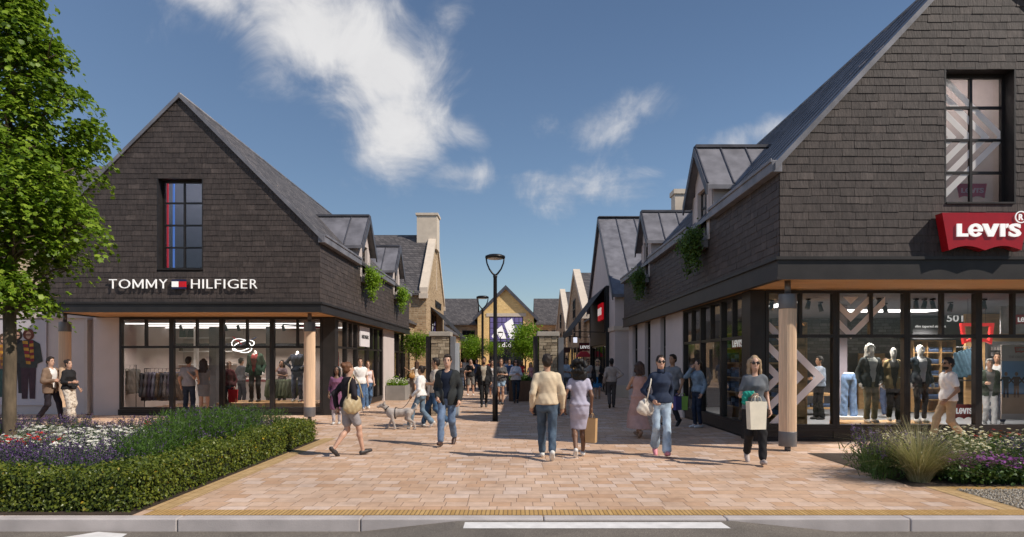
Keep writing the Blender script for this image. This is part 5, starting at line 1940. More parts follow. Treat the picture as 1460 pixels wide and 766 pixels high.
# hedge: an L along the kerb and the street side of the bed
hd = thing('hedge', 'low clipped box hedge wrapping the kerb side of the hedged flower bed', 'hedge', (-5, 8, 0))
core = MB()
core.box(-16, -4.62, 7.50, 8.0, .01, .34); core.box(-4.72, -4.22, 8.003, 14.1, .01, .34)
core.build('twiggy_core', [M('hedge_shade', (.012, .018, .006), .9, .3)], hd)  # plain boxes inside the leaves; the hedge's inner shade put into their colour
Ps, Ns = [], []
def hedge_face(n, fx, fy, fz, nrm):
    P = np.stack([fx(n), fy(n), fz(n)], 1); Ps.append(P + rng.normal(size=(n, 3)) * .022); Ns.append(np.tile(np.array(nrm, float), (n, 1)) + rng.normal(size=(n, 3)) * .55)
U = lambda a, b: (lambda n: rng.uniform(a, b, n))
hz = lambda n: .02 + .39 * np.sqrt(rng.uniform(0, 1, n))
hedge_face(13500, U(-11, -4.18), U(7.44, 7.50), U(.02, .40), (0, -1, .25))
hedge_face(9500, U(-11, -4.18), U(7.46, 8.08), U(.37, .44), (0, -.1, 1))
hedge_face(7800, U(-4.24, -4.16), U(7.46, 14.2), U(.02, .40), (1, 0, .25))
hedge_face(9000, U(-4.80, -4.18), U(8.0, 14.2), U(.37, .44), (.1, -.1, 1))
hedge_face(900, U(-4.80, -4.18), U(14.1, 14.22), U(.02, .41), (0, 1, .2))
hedge_face(2500, U(-11, -4.7), U(8.0, 8.08), U(.1, .41), (0, 1, .2))
P, N_ = np.concatenate(Ps), np.concatenate(Ns)
P[:, 2] += .025 * np.sin(P[:, 0] * 5 + P[:, 1] * 3.1) * (P[:, 2] > .3)
leaf_obj('foliage', P, rng.uniform(.026, .050, len(P)), N_, rdir(len(P)) + np.array([0, 0, -.3]), 'oval', m_hedge, hd)

# flower clumps: one of each kind, then copies
m_lav = M_leaf('lavender_flower', [(0, (.045, .022, .075)), (.6, (.085, .045, .135)), (1, (.15, .09, .21))], .15, .7)
m_daisy = M_leaf('white_petal', [(0, (.68, .66, .58)), (1, (.82, .80, .74))], .15, .6)
m_redf = M_leaf('red_petal', [(0, (.28, .01, .012)), (1, (.50, .03, .02))], .15, .6)
m_yel = M_leaf('yellow_petal', [(0, (.62, .54, .20)), (.5, (.70, .66, .42)), (1, (.76, .74, .62))], .15, .6)
m_pur = M_leaf('purple_petal', [(0, (.16, .03, .20)), (1, (.34, .09, .36))], .2, .6)
m_grass = M_leaf('dry_grass_blade', [(0, (.20, .19, .075)), (.6, (.38, .33, .17)), (1, (.58, .50, .31))], .3, .6)


def stems_mesh(n, r, h, curve, w=.004):
    """Thin upright stems as bent three-sided blades; returns verts, faces and the tips."""
    a = rng.uniform(0, 2 * PI, n); rr = r * np.sqrt(rng.uniform(0, 1, n))
    b = np.stack([rr * np.cos(a) * .6, rr * np.sin(a) * .6, np.zeros(n)], 1)
    hh = h * rng.uniform(.7, 1.1, n)
    t = b + np.stack([np.cos(a) * rr * curve, np.sin(a) * rr * curve, hh], 1) + np.concatenate([rng.normal(size=(n, 2)) * .03, np.zeros((n, 1))], 1)
    m = (b + t) / 2; m[:, :2] = b[:, :2] * .65 + t[:, :2] * .35
    s = np.stack([-np.sin(a + .6), np.cos(a + .6), np.zeros(n)], 1) * w
    V = np.stack([b - s, b + s, m + s, m - s, t + s * .5, t - s * .5], 1)
    o = np.arange(n)[:, None] * 6
    F_ = np.concatenate([o + np.array([[0, 1, 2, 3]]), o + np.array([[3, 2, 4, 5]])])
    return V.reshape(-1, 3), F_, t, (t - m)


def clump(name, label, cat, kind, group):
    t = thing(name, label, cat, (0, 0, 0), group=group)
    if kind == 'lavender':
        V, F_, tip, d = stems_mesh(46, .22, .46, .7)
        link('stems', fast_mesh('stems', V, F_), m_stemgreen, t)
        n = 600
        u = rng.normal(size=(n, 3)) * np.array([.11, .11, .07]) + np.array([0, 0, .16])
        u[:, 2] = np.abs(u[:, 2])
        leaf_obj('leaves', u, rng.uniform(.05, .10, n), rdir(n), rng.normal(size=(n, 3)) * .4 + np.array([0, 0, 1.]) + u * np.array([2, 2, 0]), 'blade', m_stemgreen, t)
        k = 8
        dn = d / np.linalg.norm(d, axis=1, keepdims=True)
        P = np.repeat(tip, k, 0) - np.repeat(dn, k, 0) * rng.uniform(-.02, .10, (len(tip) * k, 1)) + rng.normal(size=(len(tip) * k, 3)) * .008
        leaf_obj('flowers', P, rng.uniform(.016, .030, len(P)), rdir(len(P)), rdir(len(P)) + np.array([0, 0, .6]), 'petal', m_lav, t)
    elif kind in ('daisy', 'red', 'yellow', 'purple'):
        hgt = {'daisy': .36, 'red': .42, 'yellow': .46, 'purple': .30}[kind]
        num = {'daisy': 70, 'red': 26, 'yellow': 34, 'purple': 90}[kind]
        V, F_, tip, d = stems_mesh(num, .26, hgt, .9, .003)
        link('stems', fast_mesh('stems', V, F_), m_stemgreen, t)
        n = 700
        u = rng.normal(size=(n, 3)) * np.array([.14, .14, .05]) + np.array([0, 0, hgt * .55])
        u[:, 2] = np.clip(u[:, 2], .01, hgt)
        leaf_obj('leaves', u, rng.uniform(.03, .06, n), rdir(n) + np.array([0, 0, .7]), rdir(n), 'oval', m_stemgreen, t)
        k = 9
        a = np.tile(np.arange(k) * 2 * PI / k, num)
        nrm = np.repeat(np.array([0, -.25, 1.]) + rng.normal(size=(num, 3)) * .25, k, 0)
        dr = np.stack([np.cos(a), np.sin(a), np.zeros(len(a))], 1)
        sz = {'daisy': .030, 'red': .034, 'yellow': .026, 'purple': .024}[kind] * .95
        leaf_obj('flowers', np.repeat(tip, k, 0) + rng.normal(size=(num * k, 3)) * .001, np.repeat(rng.uniform(.8, 1.2, num) * sz, k), nrm, dr, 'petal', {'daisy': m_daisy, 'red': m_redf, 'yellow': m_yel, 'purple': m_pur}[kind], t)
        if kind in ('daisy', 'yellow'):
            leaf_obj('flower_eyes', np.repeat(tip, 5, 0) + np.array([0, 0, .003]), np.full(num * 5, .008), np.tile(np.array([0, 0, 1.]), (num * 5, 1)), np.stack([np.cos(np.tile(np.arange(5), num) * 1.257), np.sin(np.tile(np.arange(5), num) * 1.257), np.zeros(num * 5)], 1), 'petal', m_yel, t)
    elif kind == 'salvia':
        V, F_, tip, d = stems_mesh(40, .26, .72, .8, .0035)
        link('stems', fast_mesh('stems', V, F_), m_stemgreen, t)
        n = 1300
        u = rng.normal(size=(n, 3)) * np.array([.13, .13, .17]) + np.array([0, 0, .32])
        u[:, 2] = np.clip(np.abs(u[:, 2]), .01, .66)
        leaf_obj('leaves', u, rng.uniform(.05, .10, n), rdir(n), rng.normal(size=(n, 3)) * .5 + np.array([0, 0, .8]) + u * np.array([3, 3, 0]), 'blade', M_leaf('perennial_leaf', [(0, (.045, .10, .014)), (1, (.11, .20, .03))], .35), t)
        k = 8
        dn = d / np.linalg.norm(d, axis=1, keepdims=True)
        sel = tip[:22]
        P = np.repeat(sel, k, 0) - np.repeat(dn[:22], k, 0) * rng.uniform(-.02, .14, (22 * k, 1)) + rng.normal(size=(22 * k, 3)) * .008
        leaf_obj('flowers', P, rng.uniform(.014, .024, len(P)), rdir(len(P)), rdir(len(P)), 'petal', m_lav, t)
    return t


def scatter(kind, name, label, cat, group, pts, jit=(.85, 1.2)):
    src = clump(name, label, cat, kind, group)
    for i, (x, y) in enumerate(pts):
        s = random.uniform(*jit)
        if i == 0:
            src.location = (x, y, .004); src.rotation_euler = (0, 0, random.uniform(0, 6)); src.scale = (s, s, s)
        else:
            dup(src, (x, y, .004), random.uniform(0, 6), scale=s)
    return src


def grid_pts(x0, x1, y0, y1, step, keep=None):
    out = []
    y = y0
    while y < y1:
        x = x0
        while x < x1:
            px_, py_ = x + random.uniform(-.4, .4) * step, y + random.uniform(-.4, .4) * step
            if keep is None or keep(px_, py_): out.append((px_, py_))
            x += step
        y += step
    return out


daisy_area = lambda x, y: -8.6 < x + .28 * (y - 10.5) < -5.9 and 9.9 < y < 13.2 and not (abs(x + 8.93) < .3 and abs(y - 12) < .3)
salvia_area = lambda x, y: (x > -6.15 + .12 * (13 - y) and 9.0 < y) and not daisy_area(x, y)
left = lambda x, y: x > -.77 * y - 1.6
redp = [(-7.55, 10.35), (-7.3, 10.5), (-7.75, 10.6), (-6.95, 12.9), (-6.6, 13.0)]
far_red = lambda x, y: all((x - a) ** 2 + (y - b) ** 2 > .04 for a, b in redp)
scatter('lavender', 'lavender_clump', 'clump of purple lavender spikes in the hedged flower bed', 'lavender', 'lavender clumps in the hedged flower bed',
        grid_pts(-13, -4.95, 8.3, 14.2, .40, lambda x, y: left(x, y) and ((not daisy_area(x, y) and not salvia_area(x, y)) or random.random() < (.06 if daisy_area(x, y) else .34)) and far_red(x, y)), (.8, 1.2))
scatter('daisy', 'daisy_clump', 'clump of white daisies in the hedged flower bed', 'daisies', 'white daisy clumps in the hedged flower bed', grid_pts(-9.5, -5.6, 9.9, 13.2, .42, lambda x, y: daisy_area(x, y) and far_red(x, y)))
scatter('red', 'red_flower_clump', 'clump of dark red flowers among the white daisies', 'flowers', 'dark red flower clumps in the hedged flower bed', redp)
scatter('salvia', 'salvia_clump', 'tall green spiky perennial with thin purple flower spikes beside the hedge', 'perennial', 'tall spiky perennials beside the hedge', grid_pts(-6.4, -4.95, 9.0, 14.1, .46, lambda x, y: salvia_area(x, y)))
# right bed
gt = thing('ornamental_grass', 'big arching tuft of dry feather grass at the corner of the gravel side flower bed', 'grass tuft', (5.52, 9.35, 0))
n = 1700
a = rng.uniform(0, 2 * PI, n); L = rng.uniform(.5, 1.15, n); sp_ = np.abs(rng.normal(.68, .30, n))
segs = 5
Vs = []
for k in range(segs + 1):
    tt = k / segs
    rad = .13 * np.sqrt(rng.uniform(0, 1, n)) if k == 0 else None
    if k == 0: r0 = rad
    rr = r0 + L * sp_ * tt ** 1.5
    zz = L * (tt - .42 * sp_ * tt ** 2.4) * .92
    c = np.stack([rr * np.cos(a), rr * np.sin(a), zz], 1)
    s = np.stack([-np.sin(a), np.cos(a), np.zeros(n)], 1) * (.0030 * (1 - tt) + .0005)
    Vs += [c - s, c + s]
V = np.stack(Vs, 1)
o = np.arange(n)[:, None] * (2 * (segs + 1))
F_ = np.concatenate([o + np.array([[2 * k, 2 * k + 1, 2 * k + 3, 2 * k + 2]]) for k in range(segs)])
link('blades', fast_mesh('blades', V.reshape(-1, 3), F_), m_grass, gt)
scatter('lavender', 'lavender_clump', 'clump of pale purple lavender at the left end of the gravel side flower bed', 'lavender', 'lavender clumps at the end of the gravel side flower bed', [(5.12, 9.55), (5.3, 10.1), (5.95, 9.9)], (1.2, 1.45))
scatter('purple', 'purple_aster_clump', 'low mound of bright purple flowers at the front of the gravel side flower bed', 'flowers', 'purple flower mounds in the gravel side flower bed', [(6.05, 9.25), (6.35, 9.2), (6.65, 9.25), (6.95, 9.2), (6.2, 9.5), (6.55, 9.5), (6.85, 9.5)], (1.0, 1.15))
scatter('yellow', 'yellow_flower_clump', 'pale yellow and white flowers at the back of the gravel side flower bed', 'flowers', 'pale yellow flowers in the gravel side flower bed', grid_pts(6.0, 9.6, 9.75, 11.2, .42), (.95, 1.2))
scatter('lavender', 'lavender_clump', 'clump of dark purple lavender behind the yellow flowers on the right', 'lavender', 'dark lavender in the gravel side flower bed', grid_pts(7.1, 9.2, 9.2, 9.9, .4) + [(8.6, 11.3), (9.0, 11.3)], (.9, 1.25))
scatter('red', 'red_flower_clump', 'small clump of red flowers at the back of the gravel side flower bed', 'flowers', 'red flowers in the gravel side flower bed', [(8.05, 11.4), (8.3, 11.45)], (1., 1.1))

# hanging greenery under the dormer windows
def hang_plant(x, y, z, out, label):
    t = thing('hanging_plant', label, 'hanging plant', (x + out * .14, y, z))
    mb = MB(); mb.box(x + out * .02, x + out * .26, y - .55, y + .55, z, z + .18); mb.build('window_trough', [m_steel], t, bevel=.01)
    n = 2000
    u = np.stack([x + out * (.17 + .16 * np.abs(rng.normal(size=n))), y + rng.uniform(-.6, .6, n), z + .22 + rng.normal(size=n) * .14], 1)
    k = 1300
    hang = rng.uniform(0, 1, k) ** 1.4
    yy = rng.uniform(-.55, .55, k)
    dr = .75 * (.55 + .45 * np.sin(yy * 9 + x)) 
    h = np.stack([x + out * (.27 + .06 * rng.normal(size=k)), y + yy, z + .15 - hang * dr], 1)
    P = np.concatenate([u, h])
    leaf_obj('foliage', P, rng.uniform(.05, .10, len(P)), rdir(len(P)) + np.array([out * .8, -.2, .7]), rdir(len(P)) + np.array([0, 0, -.9]), 'oval', m_fresh if out > 0 else M_leaf('shaded_leaf', [(0, (.04, .085, .014)), (1, (.10, .17, .03))], .35), t)  # darker leaf copy on the red signed shop: street-side shade put into the colour
hang_plant(-5.30, 23.75, 4.34, 1, 'green trailing plant under the nearer dormer of the white lettered shop')
hang_plant(-5.30, 30.0, 4.34, 1, 'green trailing plant under the farther dormer of the white lettered shop')
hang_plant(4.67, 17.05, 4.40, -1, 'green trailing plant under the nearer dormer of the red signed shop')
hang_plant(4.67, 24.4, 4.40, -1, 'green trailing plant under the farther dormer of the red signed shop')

# ------------------------------------------------------------------ stone gate piers, planters and small trees
def gate_pier(x0, x1, y, label, sides):
    t = thing('stone_pier', label, 'pier', ((x0 + x1) / 2, y, 0))
    rd_ = random.Random(int(x0 * 100))
    d = .56
    mb = MB()
    z = 0.0
    while z < 2.36:
        h = rd_.uniform(.06, .13); h = min(h, 2.40 - z)
        for fx in ('f', 'b'):
            u = x0
            while u < x1 - .01:
                w = rd_.uniform(.12, .30); u2 = min(x1, u + w)
                if x1 - u2 < .06: u2 = x1
                p = rd_.uniform(0, .022)
                if fx == 'f': mb.box(u + .004, u2 - .004, y - p, y + .10, z + .004, z + h - .004)
                else: mb.box(u + .004, u2 - .004, y + d - .10, y + d + p, z + .004, z + h - .004)
                u = u2
        for sx in (0, 1):
            u = y + .10
            while u < y + d - .11:
                u2 = min(y + d - .10, u + rd_.uniform(.12, .3)); p = rd_.uniform(0, .015)
                if sx == 0: mb.box(x0 - p, x0 + .09, u + .004, u2 - .004, z + .004, z + h - .004)
                else: mb.box(x1 - .09, x1 + p, u + .004, u2 - .004, z + .004, z + h - .004)
                u = u2
        z += h
    mb.build('stonework', [m_pier], t, bevel=.008)
    c = MB(); c.box(x0 + .03, x1 - .03, y + .03, y + d - .03, 0, 2.40); c.build('mortar_core', [M('pier_mortar', (.20, .16, .11), .9, .2)], t)
    c = MB(); c.box(x0 - .06, x1 + .06, y - .06, y + d + .06, 2.40, 2.54); c.build('capstone', [M('grey_capstone', (.36, .325, .28), .8, .1)], t, bevel=.015)
    for (a, b, zz, m) in sides:
        s_ = MB(); s_.box(a, b, y + .06, y + d - .06, 0, zz); s_.build('side_panel', [m], t, bevel=.006)
    return t
m_brownpanel = M('dark_brown_steel', (.035, .026, .023), .5, .15)
m_greypanel = M('mid_grey_steel', (.16, .16, .17), .45, .1)
gate_pier(-2.57, -2.03, 20.6, 'sunlit stone pier behind the man in the dark blazer', [(-2.74, -2.60, 2.40, m_brownpanel), (-2.0, -1.86, 2.40, m_greypanel), (-1.855, -1.75, 2.2, M('pale_grey_panel', (.36, .38, .40), .4, .05))])
gate_pier(.69, 1.24, 20.6, 'shaded stone pier behind the man in the cream sweater', [(.52, .66, 2.40, m_brownpanel), (1.27, 1.44, 2.36, m_greypanel)])


def planter(x0, x1, y0, y1, h, m, label, plants='flowers', name='planter'):
    t = thing(name, label, 'planter', ((x0 + x1) / 2, (y0 + y1) / 2, 0))
    mb = MB()
    for q in ((x0, x1, y0, y0 + .06), (x0, x1, y1 - .06, y1), (x0, x0 + .06, y0 + .06, y1 - .06), (x1 - .06, x1, y0 + .06, y1 - .06)): mb.box(*q, 0, h)
    mb.build('planter_box', [m], t, bevel=.01)
    s_ = MB(); s_.box(x0 + .06, x1 - .06, y0 + .06, y1 - .06, .02, h - .06); s_.build('soil', [m_soil], t)
    n = int(900 * (x1 - x0) * (y1 - y0)) + 200
    P = np.stack([rng.uniform(x0 + .05, x1 - .05, n), rng.uniform(y0 + .05, y1 - .05, n), h + np.abs(rng.normal(size=n)) * .12 - .03], 1)
    pl_ = thing('planter_shrub' if plants != 'flowers' else 'planter_flowers', ('green leafy plants in ' if plants != 'flowers' else 'white flowers in ') + label, 'plants', ((x0 + x1) / 2, (y0 + y1) / 2, h))
    leaf_obj('leaves', P, rng.uniform(.05, .11, n), rdir(n) + np.array([0, 0, .8]), rdir(n) + np.array([0, 0, .5]), 'oval', m_stemgreen if plants != 'flowers' else m_fresh, pl_)
    if plants == 'flowers':
        k = n // 3
        P = np.stack([rng.uniform(x0, x1, k), rng.uniform(y0, y1, k), h + .12 + np.abs(rng.normal(size=k)) * .08], 1)
        leaf_obj('flowers', P, rng.uniform(.03, .06, k), rdir(k) + np.array([0, -.3, .8]), rdir(k), 'petal', m_daisy, pl_)
    return t
m_conc = M('grey_planter_concrete', (.25, .235, .22), .8, .1, 3., .15, 60.)
m_planterwood = M('brown_planter_boards', (.13, .075, .045), .7, .25, 4., .1, 30., stretch=(8, 8, .6))
planter(-5.48, -4.66, 28.62, 29.9, .62, m_conc, 'grey concrete planter by the white lettered shop')
planter(-5.40, -4.70, 33.45, 34.6, .78, m_conc, 'taller grey planter holding a young tree past the white lettered shop', 'leafy')
small_tree(-5.05, 34.0, .72, 1.75, 3.15, .72, 'young bright green tree leaning from the grey planter past the white lettered shop', .1)
planter(-.30, .62, 27.9, 29.0, .84, m_planterwood, 'brown timber planter under the tree in the middle of the street', 'leafy')
planter(.66, 1.10, 27.7, 28.2, .50, m_planterwood, 'small brown planter beside the shaded stone pier', 'leafy')
small_tree(.35, 28.5, .78, 1.55, 3.45, .72, 'young bright green tree in the timber planter beside the right pier', .05, 5600)
small_tree(-2.6, 40.0, 0, 1.75, 3.2, .75, 'young green tree in the street right of the sunlit stone pier', 0)
small_tree(-1.7, 46.0, 0, 2.0, 3.1, .7, 'small green tree in front of the yellow gable', .1, 2000)
small_tree(-3.1, 58.0, 0, 1.8, 3.6, .8, 'distant green tree before the left wing', 0, 1600)
small_tree(1.4, 60.0, 0, 1.6, 3.4, .8, 'distant green tree before the right wing', 0, 1600)

# ------------------------------------------------------------------ lamp posts
def lamp_post(x, y, ztop, label):
    t = thing('street_lamp', label, 'street lamp', (x, y, 0))
    m = M('lamp_black', (.014, .013, .014), .4, .1, metal=.2)
    mb = MB(); mb.lathe((x, y, 0), [(.075, 0), (.075, .9), (.055, .95), (.050, ztop - .62), (.058, ztop - .60), (.058, ztop - .54)], 16); mb.build('post', [m], t, True)
    mb = MB(); mb.lathe((x, y, 0), [(.14, 0), (.14, .012), (.08, .02)], 16); mb.build('base_plate', [m], t)
    fr = MB()
    for sx in (-1, 1):
        pts = [(x, y, ztop - .56), (x + sx * .07, y, ztop - .50), (x + sx * .16, y, ztop - .38), (x + sx * .225, y, ztop - .22), (x + sx * .25, y, ztop - .06)]
        fr.tube(pts, [.03, .026, .022, .02, .02], 8)
    fr.build('yoke', [m], t, True)
    c = MB(); c.lathe((x, y, 0), [(.25, ztop - .09), (.275, ztop - .07), (.27, ztop - .02), (.18, ztop + .015), (.02, ztop + .03)], 28); c.build('lamp_cap', [m], t, True)
    l = MB(); l.lathe((x, y, 0), [(.05, ztop - .115), (.20, ztop - .105), (.22, ztop - .092)], 24); l.build('lens', [M('lamp_lens', (.55, .55, .53), .3, 0)], t, True)
    return t
lamp_post(WX(706, 18.7), 18.7, 4.55, 'tall black street lamp with a teardrop head in the middle of the street')
lamp_post(WX(688, 30), 30, 4.5, 'second black street lamp behind and left of the tallest one')
lamp_post(WX(713.5, 69), 69, 4.6, 'small distant black street lamp before the purple glazed front')

# hanging signs along the right side
def blade_sign(x, y, w, h, z, txt, m, label, brand=False):
    t = thing('hanging_sign', label, 'sign', (x, y, z))
    mb = MB(); mb.box(x - w, x, y, y + .08, z - h / 2, z + h / 2); mb.build('sign_panel', [m], t, bevel=.01)
    b_ = MB(); b_.box(x - w, x + .12, y + .02, y + .06, z + h / 2, z + h / 2 + .04); b_.build('bracket', [m_black], t)
    l = MB()
    if brand: brand_text(w * .8, h * .42, (x - w / 2, y - .005, z), .01, mb=l)
    elif txt: text_mb(txt, w * .7, h * .35, .01, .03, 1, (x - w / 2, y - .005, z), mb=l)
    if l.v: l.build('lettering', [m_letter], t)
blade_sign(WX(843, 42.5), 42.5, 17.5 * 42.5 / F, 10.5 * 42.5 / F, WZ(495, 42.5), None, M('maroon_sign', (.10, .008, .012), .4, .1), 'maroon hanging sign with white lettering beyond the rendered gable', True)
blade_sign(WX(813, 55), 55, 12 * 55 / F, 7 * 55 / F, WZ(499.5, 55), None, M('brown_sign', (.05, .018, .015), .5, .1), 'small brown hanging sign farther down the right side')
blade_sign(WX(823, 47), 47, 5.5 * 47 / F, 7.5 * 47 / F, WZ(485, 47), None, M('white_lit_sign', (.8, .8, .85), .5, 0, emit=((.85, .88, 1), .8)), 'small white lit hanging sign on the right side')
pr_ = thing('parasol', 'small red awning roof below the maroon hanging sign', 'parasol', (WX(833, 41), 41, 0))
zt, zb_ = WZ(501, 41), WZ(509, 41)
mb = MB(); cx0, hw = WX(833, 41), 10.5 * 41 / F
mb.add([(cx0 - hw, 40.6, zb_), (cx0 + hw, 40.6, zb_), (cx0 + hw, 42.2, zb_), (cx0 - hw, 42.2, zb_), (cx0 - hw * .4, 41.2, zt), (cx0 + hw * .4, 41.2, zt), (cx0 + hw * .4, 41.6, zt), (cx0 - hw * .4, 41.6, zt)], [(0, 1, 5, 4), (1, 2, 6, 5), (2, 3, 7, 6), (3, 0, 4, 7), (4, 5, 6, 7), (3, 2, 1, 0)])
mb.build('canopy', [M('red_cloth', (.42, .02, .025), .8, .1)], pr_)
mb = MB(); mb.tube([(cx0, 41.4, 0), (cx0, 41.4, zt)], .03, 8); mb.build('pole', [m_black], pr_)
# ------------------------------------------------------------------ red signed shop: fittings behind the glass
def mannequin(label, px, Y, z, **kw):
    return person(label, px, 0, cat='mannequin', name='shop_mannequin', blank=True, Y=Y, z=z, hair=kw.pop('hair', None), legs=kw.pop('legs', ('stand', .10)), vox=.018, shoes=kw.pop('shoes', (.6, .6, .58)), **kw)


pf = thing('display_platform', 'low timber platform under the dressed mannequins in the red signed shop', 'platform', (8.2, 15, 0))
q = MB(); q.box(WX(1216, 14.6), WX(1350, 14.6), 14.32, 15.7, .03, .30); q.build('platform_top', [m_ply], pf, bevel=.01)
mannequin('mannequin in a hooded dark jacket and faded trousers in the red signed shop window', 1241, 15.0, .30, H=1.72, head=PI, hair=('hood', (.52, .52, .49)), top=('jacket', (.035, .045, .048)), shirt=(.55, .56, .52), bottom=('trousers', (.20, .19, .12), 'denim'), armL='pocket', armR='down')
mannequin('mannequin in a gold jacket and black trousers in the red signed shop window', 1274, 14.95, .30, H=1.66, sex='f', head=PI - .3, top=('jacket', (.36, .27, .13)), shirt=(.03, .03, .03), bottom=('trousers', (.015, .015, .016)), armL='hip', armR='down', legs=('walk', 'L', .12, 8))
mannequin('mannequin in a dark quilted jacket in the red signed shop window', 1312, 15.0, .30, H=1.72, head=PI, top=('jacket', (.02, .032, .042)), shirt=(.5, .5, .5), bottom=('slim', (.012, .012, .014)))
jf = thing('trouser_form', 'half mannequin wearing pale blue jeans on a white block in the red signed shop', 'mannequin', (WX(1211, 16.0), 16.0, 0))
q = MB(); q.box(WX(1211, 16) - .3, WX(1211, 16) + .3, 15.8, 16.3, .03, .36); q.build('white_block', [m_white], jf, bevel=.008)
f = Field((-.3, -.2, -.02), (.3, .2, 1.12), .016)
for sd in (1, -1):
    f.cap((sd * .085, 0, .88), (sd * .10, .01, .48), .092, .075, .03); f.cap((sd * .10, .01, .48), (sd * .12, 0, .05), .075, .085, .03)
f.stack([(.84, .16, .11), (.95, .155, .11), (1.0, .14, .10)], .02)
f.folds(.004, 34, 2.)
v_, q_ = f.mesh(); o_ = link('jeans', fast_mesh('jeans', v_, q_, smooth=True), cloth((.17, .27, .46), 'denim'), jf); o_.location = (0, .03, .36)
q = MB(); q.ell((WX(1211, 16), 16.03, 1.36), (.14, .10, .03)); q.build('waist_cap', [m_white], jf, True)

# oak shelving with folded jeans: back wall, and the run behind the street-side windows
jm = [M('folded_denim_%d' % i, c, .85, .3, 9., .3, 120.) for i, c in enumerate(((.05, .085, .17), (.10, .16, .29), (.03, .05, .10), (.17, .24, .36), (.055, .06, .075)))]
protos = []
def folded(x, y, z, w, d, k, where, group):
    key = (round(w, 2), round(d, 2), k)
    for kk, o in protos:
        if kk == key:
            c = o.copy(); COL.objects.link(c); c.location = (x, y, z); c['label'] = where; c['group'] = group
            return c
    mb = MB(); mb.box(-w / 2, w / 2, -d / 2, d / 2, 0, .050)
    mb.box(-w / 2 + .01, w / 2 - .01, -d / 2 - .006, d / 2, .018, .032)
    o = mb.build('folded_jeans', [jm[k]], bevel=.012)
    o.location = (x, y, z); tag(o, where, 'jeans', group)
    protos.append((key, o))
    return o
sh = thing('shelf_unit', 'oak cubby shelving on the back wall of the red signed shop', 'shelves', (WX(1325, 21.5), 21.6, 0))
mb = MB()
sx0, sx1, sy0, sy1 = WX(1303, 21.4), WX(1362, 21.4), 21.4, 21.8
zs = [.05 + .37 * k for k in range(7)]
for z in zs: mb.box(sx0, sx1, sy0, sy1, z, z + .03)
nc = 3
cw = (sx1 - sx0) / nc
for k in range(nc + 1): mb.box(sx0 + cw * k - .015, sx0 + cw * k + .015, sy0 - .003, sy1 - .003, .05, zs[-1] + .033)
mb.box(sx0, sx1, sy1, sy1 + .03, .05, zs[-1])
mb.build('shelf_frame', [m_ply], sh)
for r_ in range(1, 6):
    for c_ in range(nc):
        for k in range(3):
            folded(sx0 + cw * (c_ + .5), 21.58, zs[r_] + .032 + .052 * k, .30, .30, (r_ + c_ + k) % 3, 'folded blue jeans in the oak cubbies at the back of the red signed shop', 'folded jeans in the oak cubbies')
sh2 = thing('shelf_unit', 'long oak shelving of stacked jeans behind the street side windows of the red signed shop', 'shelves', (6.1, 17.3, 0))
mb = MB()
zs2 = [.38 + .40 * k for k in range(6)]
for z in zs2: mb.box(5.95, 6.35, 15.0, 19.8, z, z + .04)
for y in (15.0, 16.6, 18.2, 19.77): mb.box(5.953, 6.353, y, y + .04, .03, zs2[-1] + .043)
mb.box(6.36, 6.40, 15.0, 19.8, .03, 2.5)
mb.build('shelf_frame', [m_ply], sh2)
for r_ in range(5):
    for k in range(9):
        y = 15.3 + .5 * k
        if min(abs(y - q_) for q_ in (16.6, 18.2)) < .2: y += .18
        for j in range(4 + (k + r_) % 2):
            folded(6.12, y, zs2[r_] + .042 + .052 * j, .30, .36, (k + r_ * 2 + j // 2) % 5, 'folded jeans stacked on the shelving behind the street windows', 'folded jeans behind the street windows')
# oak wall, dark sign band, number, red outline emblem, denim jackets
q = MB(); q.box(WX(1377, 20.2), WX(1377, 20.2) + 2.5, 20.2, 20.3, .03, 3.05); q.build('oak_wall', [m_ply], rshop)
bt = thing('wall_sign', 'dark band sign with white number above the oak shelves', 'sign', (WX(1330, 21.2), 21.2, 2.3))
q = MB(); q.box(WX(1300, 21.2), WX(1376, 21.2), 21.15, 21.35, 2.33, 3.0); q.build('sign_board', [M('charcoal_board', (.05, .05, .055), .7, .1)], bt)
mb = MB(); text_mb('501', .50, .22, .02, .01, 1, (WX(1359.5, 21.2), 21.14, WZ(454, 21.2)), mb=mb); text_mb('slim tapered straight', .95, .10, .01, .01, 1, (WX(1325, 21.2), 21.14, WZ(466, 21.2)), mb=mb); mb.build('lettering', [m_letter], bt)
em = thing('hanging_emblem', 'red outlined pocket tab emblem hanging behind the red signed shop glass', 'sign', (WX(1391, 15.4), 15.4, 2.2))
mb = batwing(MB(), (WX(1391, 15.4), 15.4, WZ(476, 15.4)), 47 * 15.4 / F, 30 * 15.4 / F, .08, hole=.07); mb.build('outline', [M('red_lit_tube', (.6, .02, .02), .4, 0, emit=((.8, .03, .03), .5))], em)
q = MB()
for sx in (-.2, .2): q.tube([(WX(1391, 15.4) + sx, 15.36, WZ(462, 15.4)), (WX(1391, 15.4) + sx, 15.36, 3.05)], .004, 5)
q.build('wires', [m_black], em)
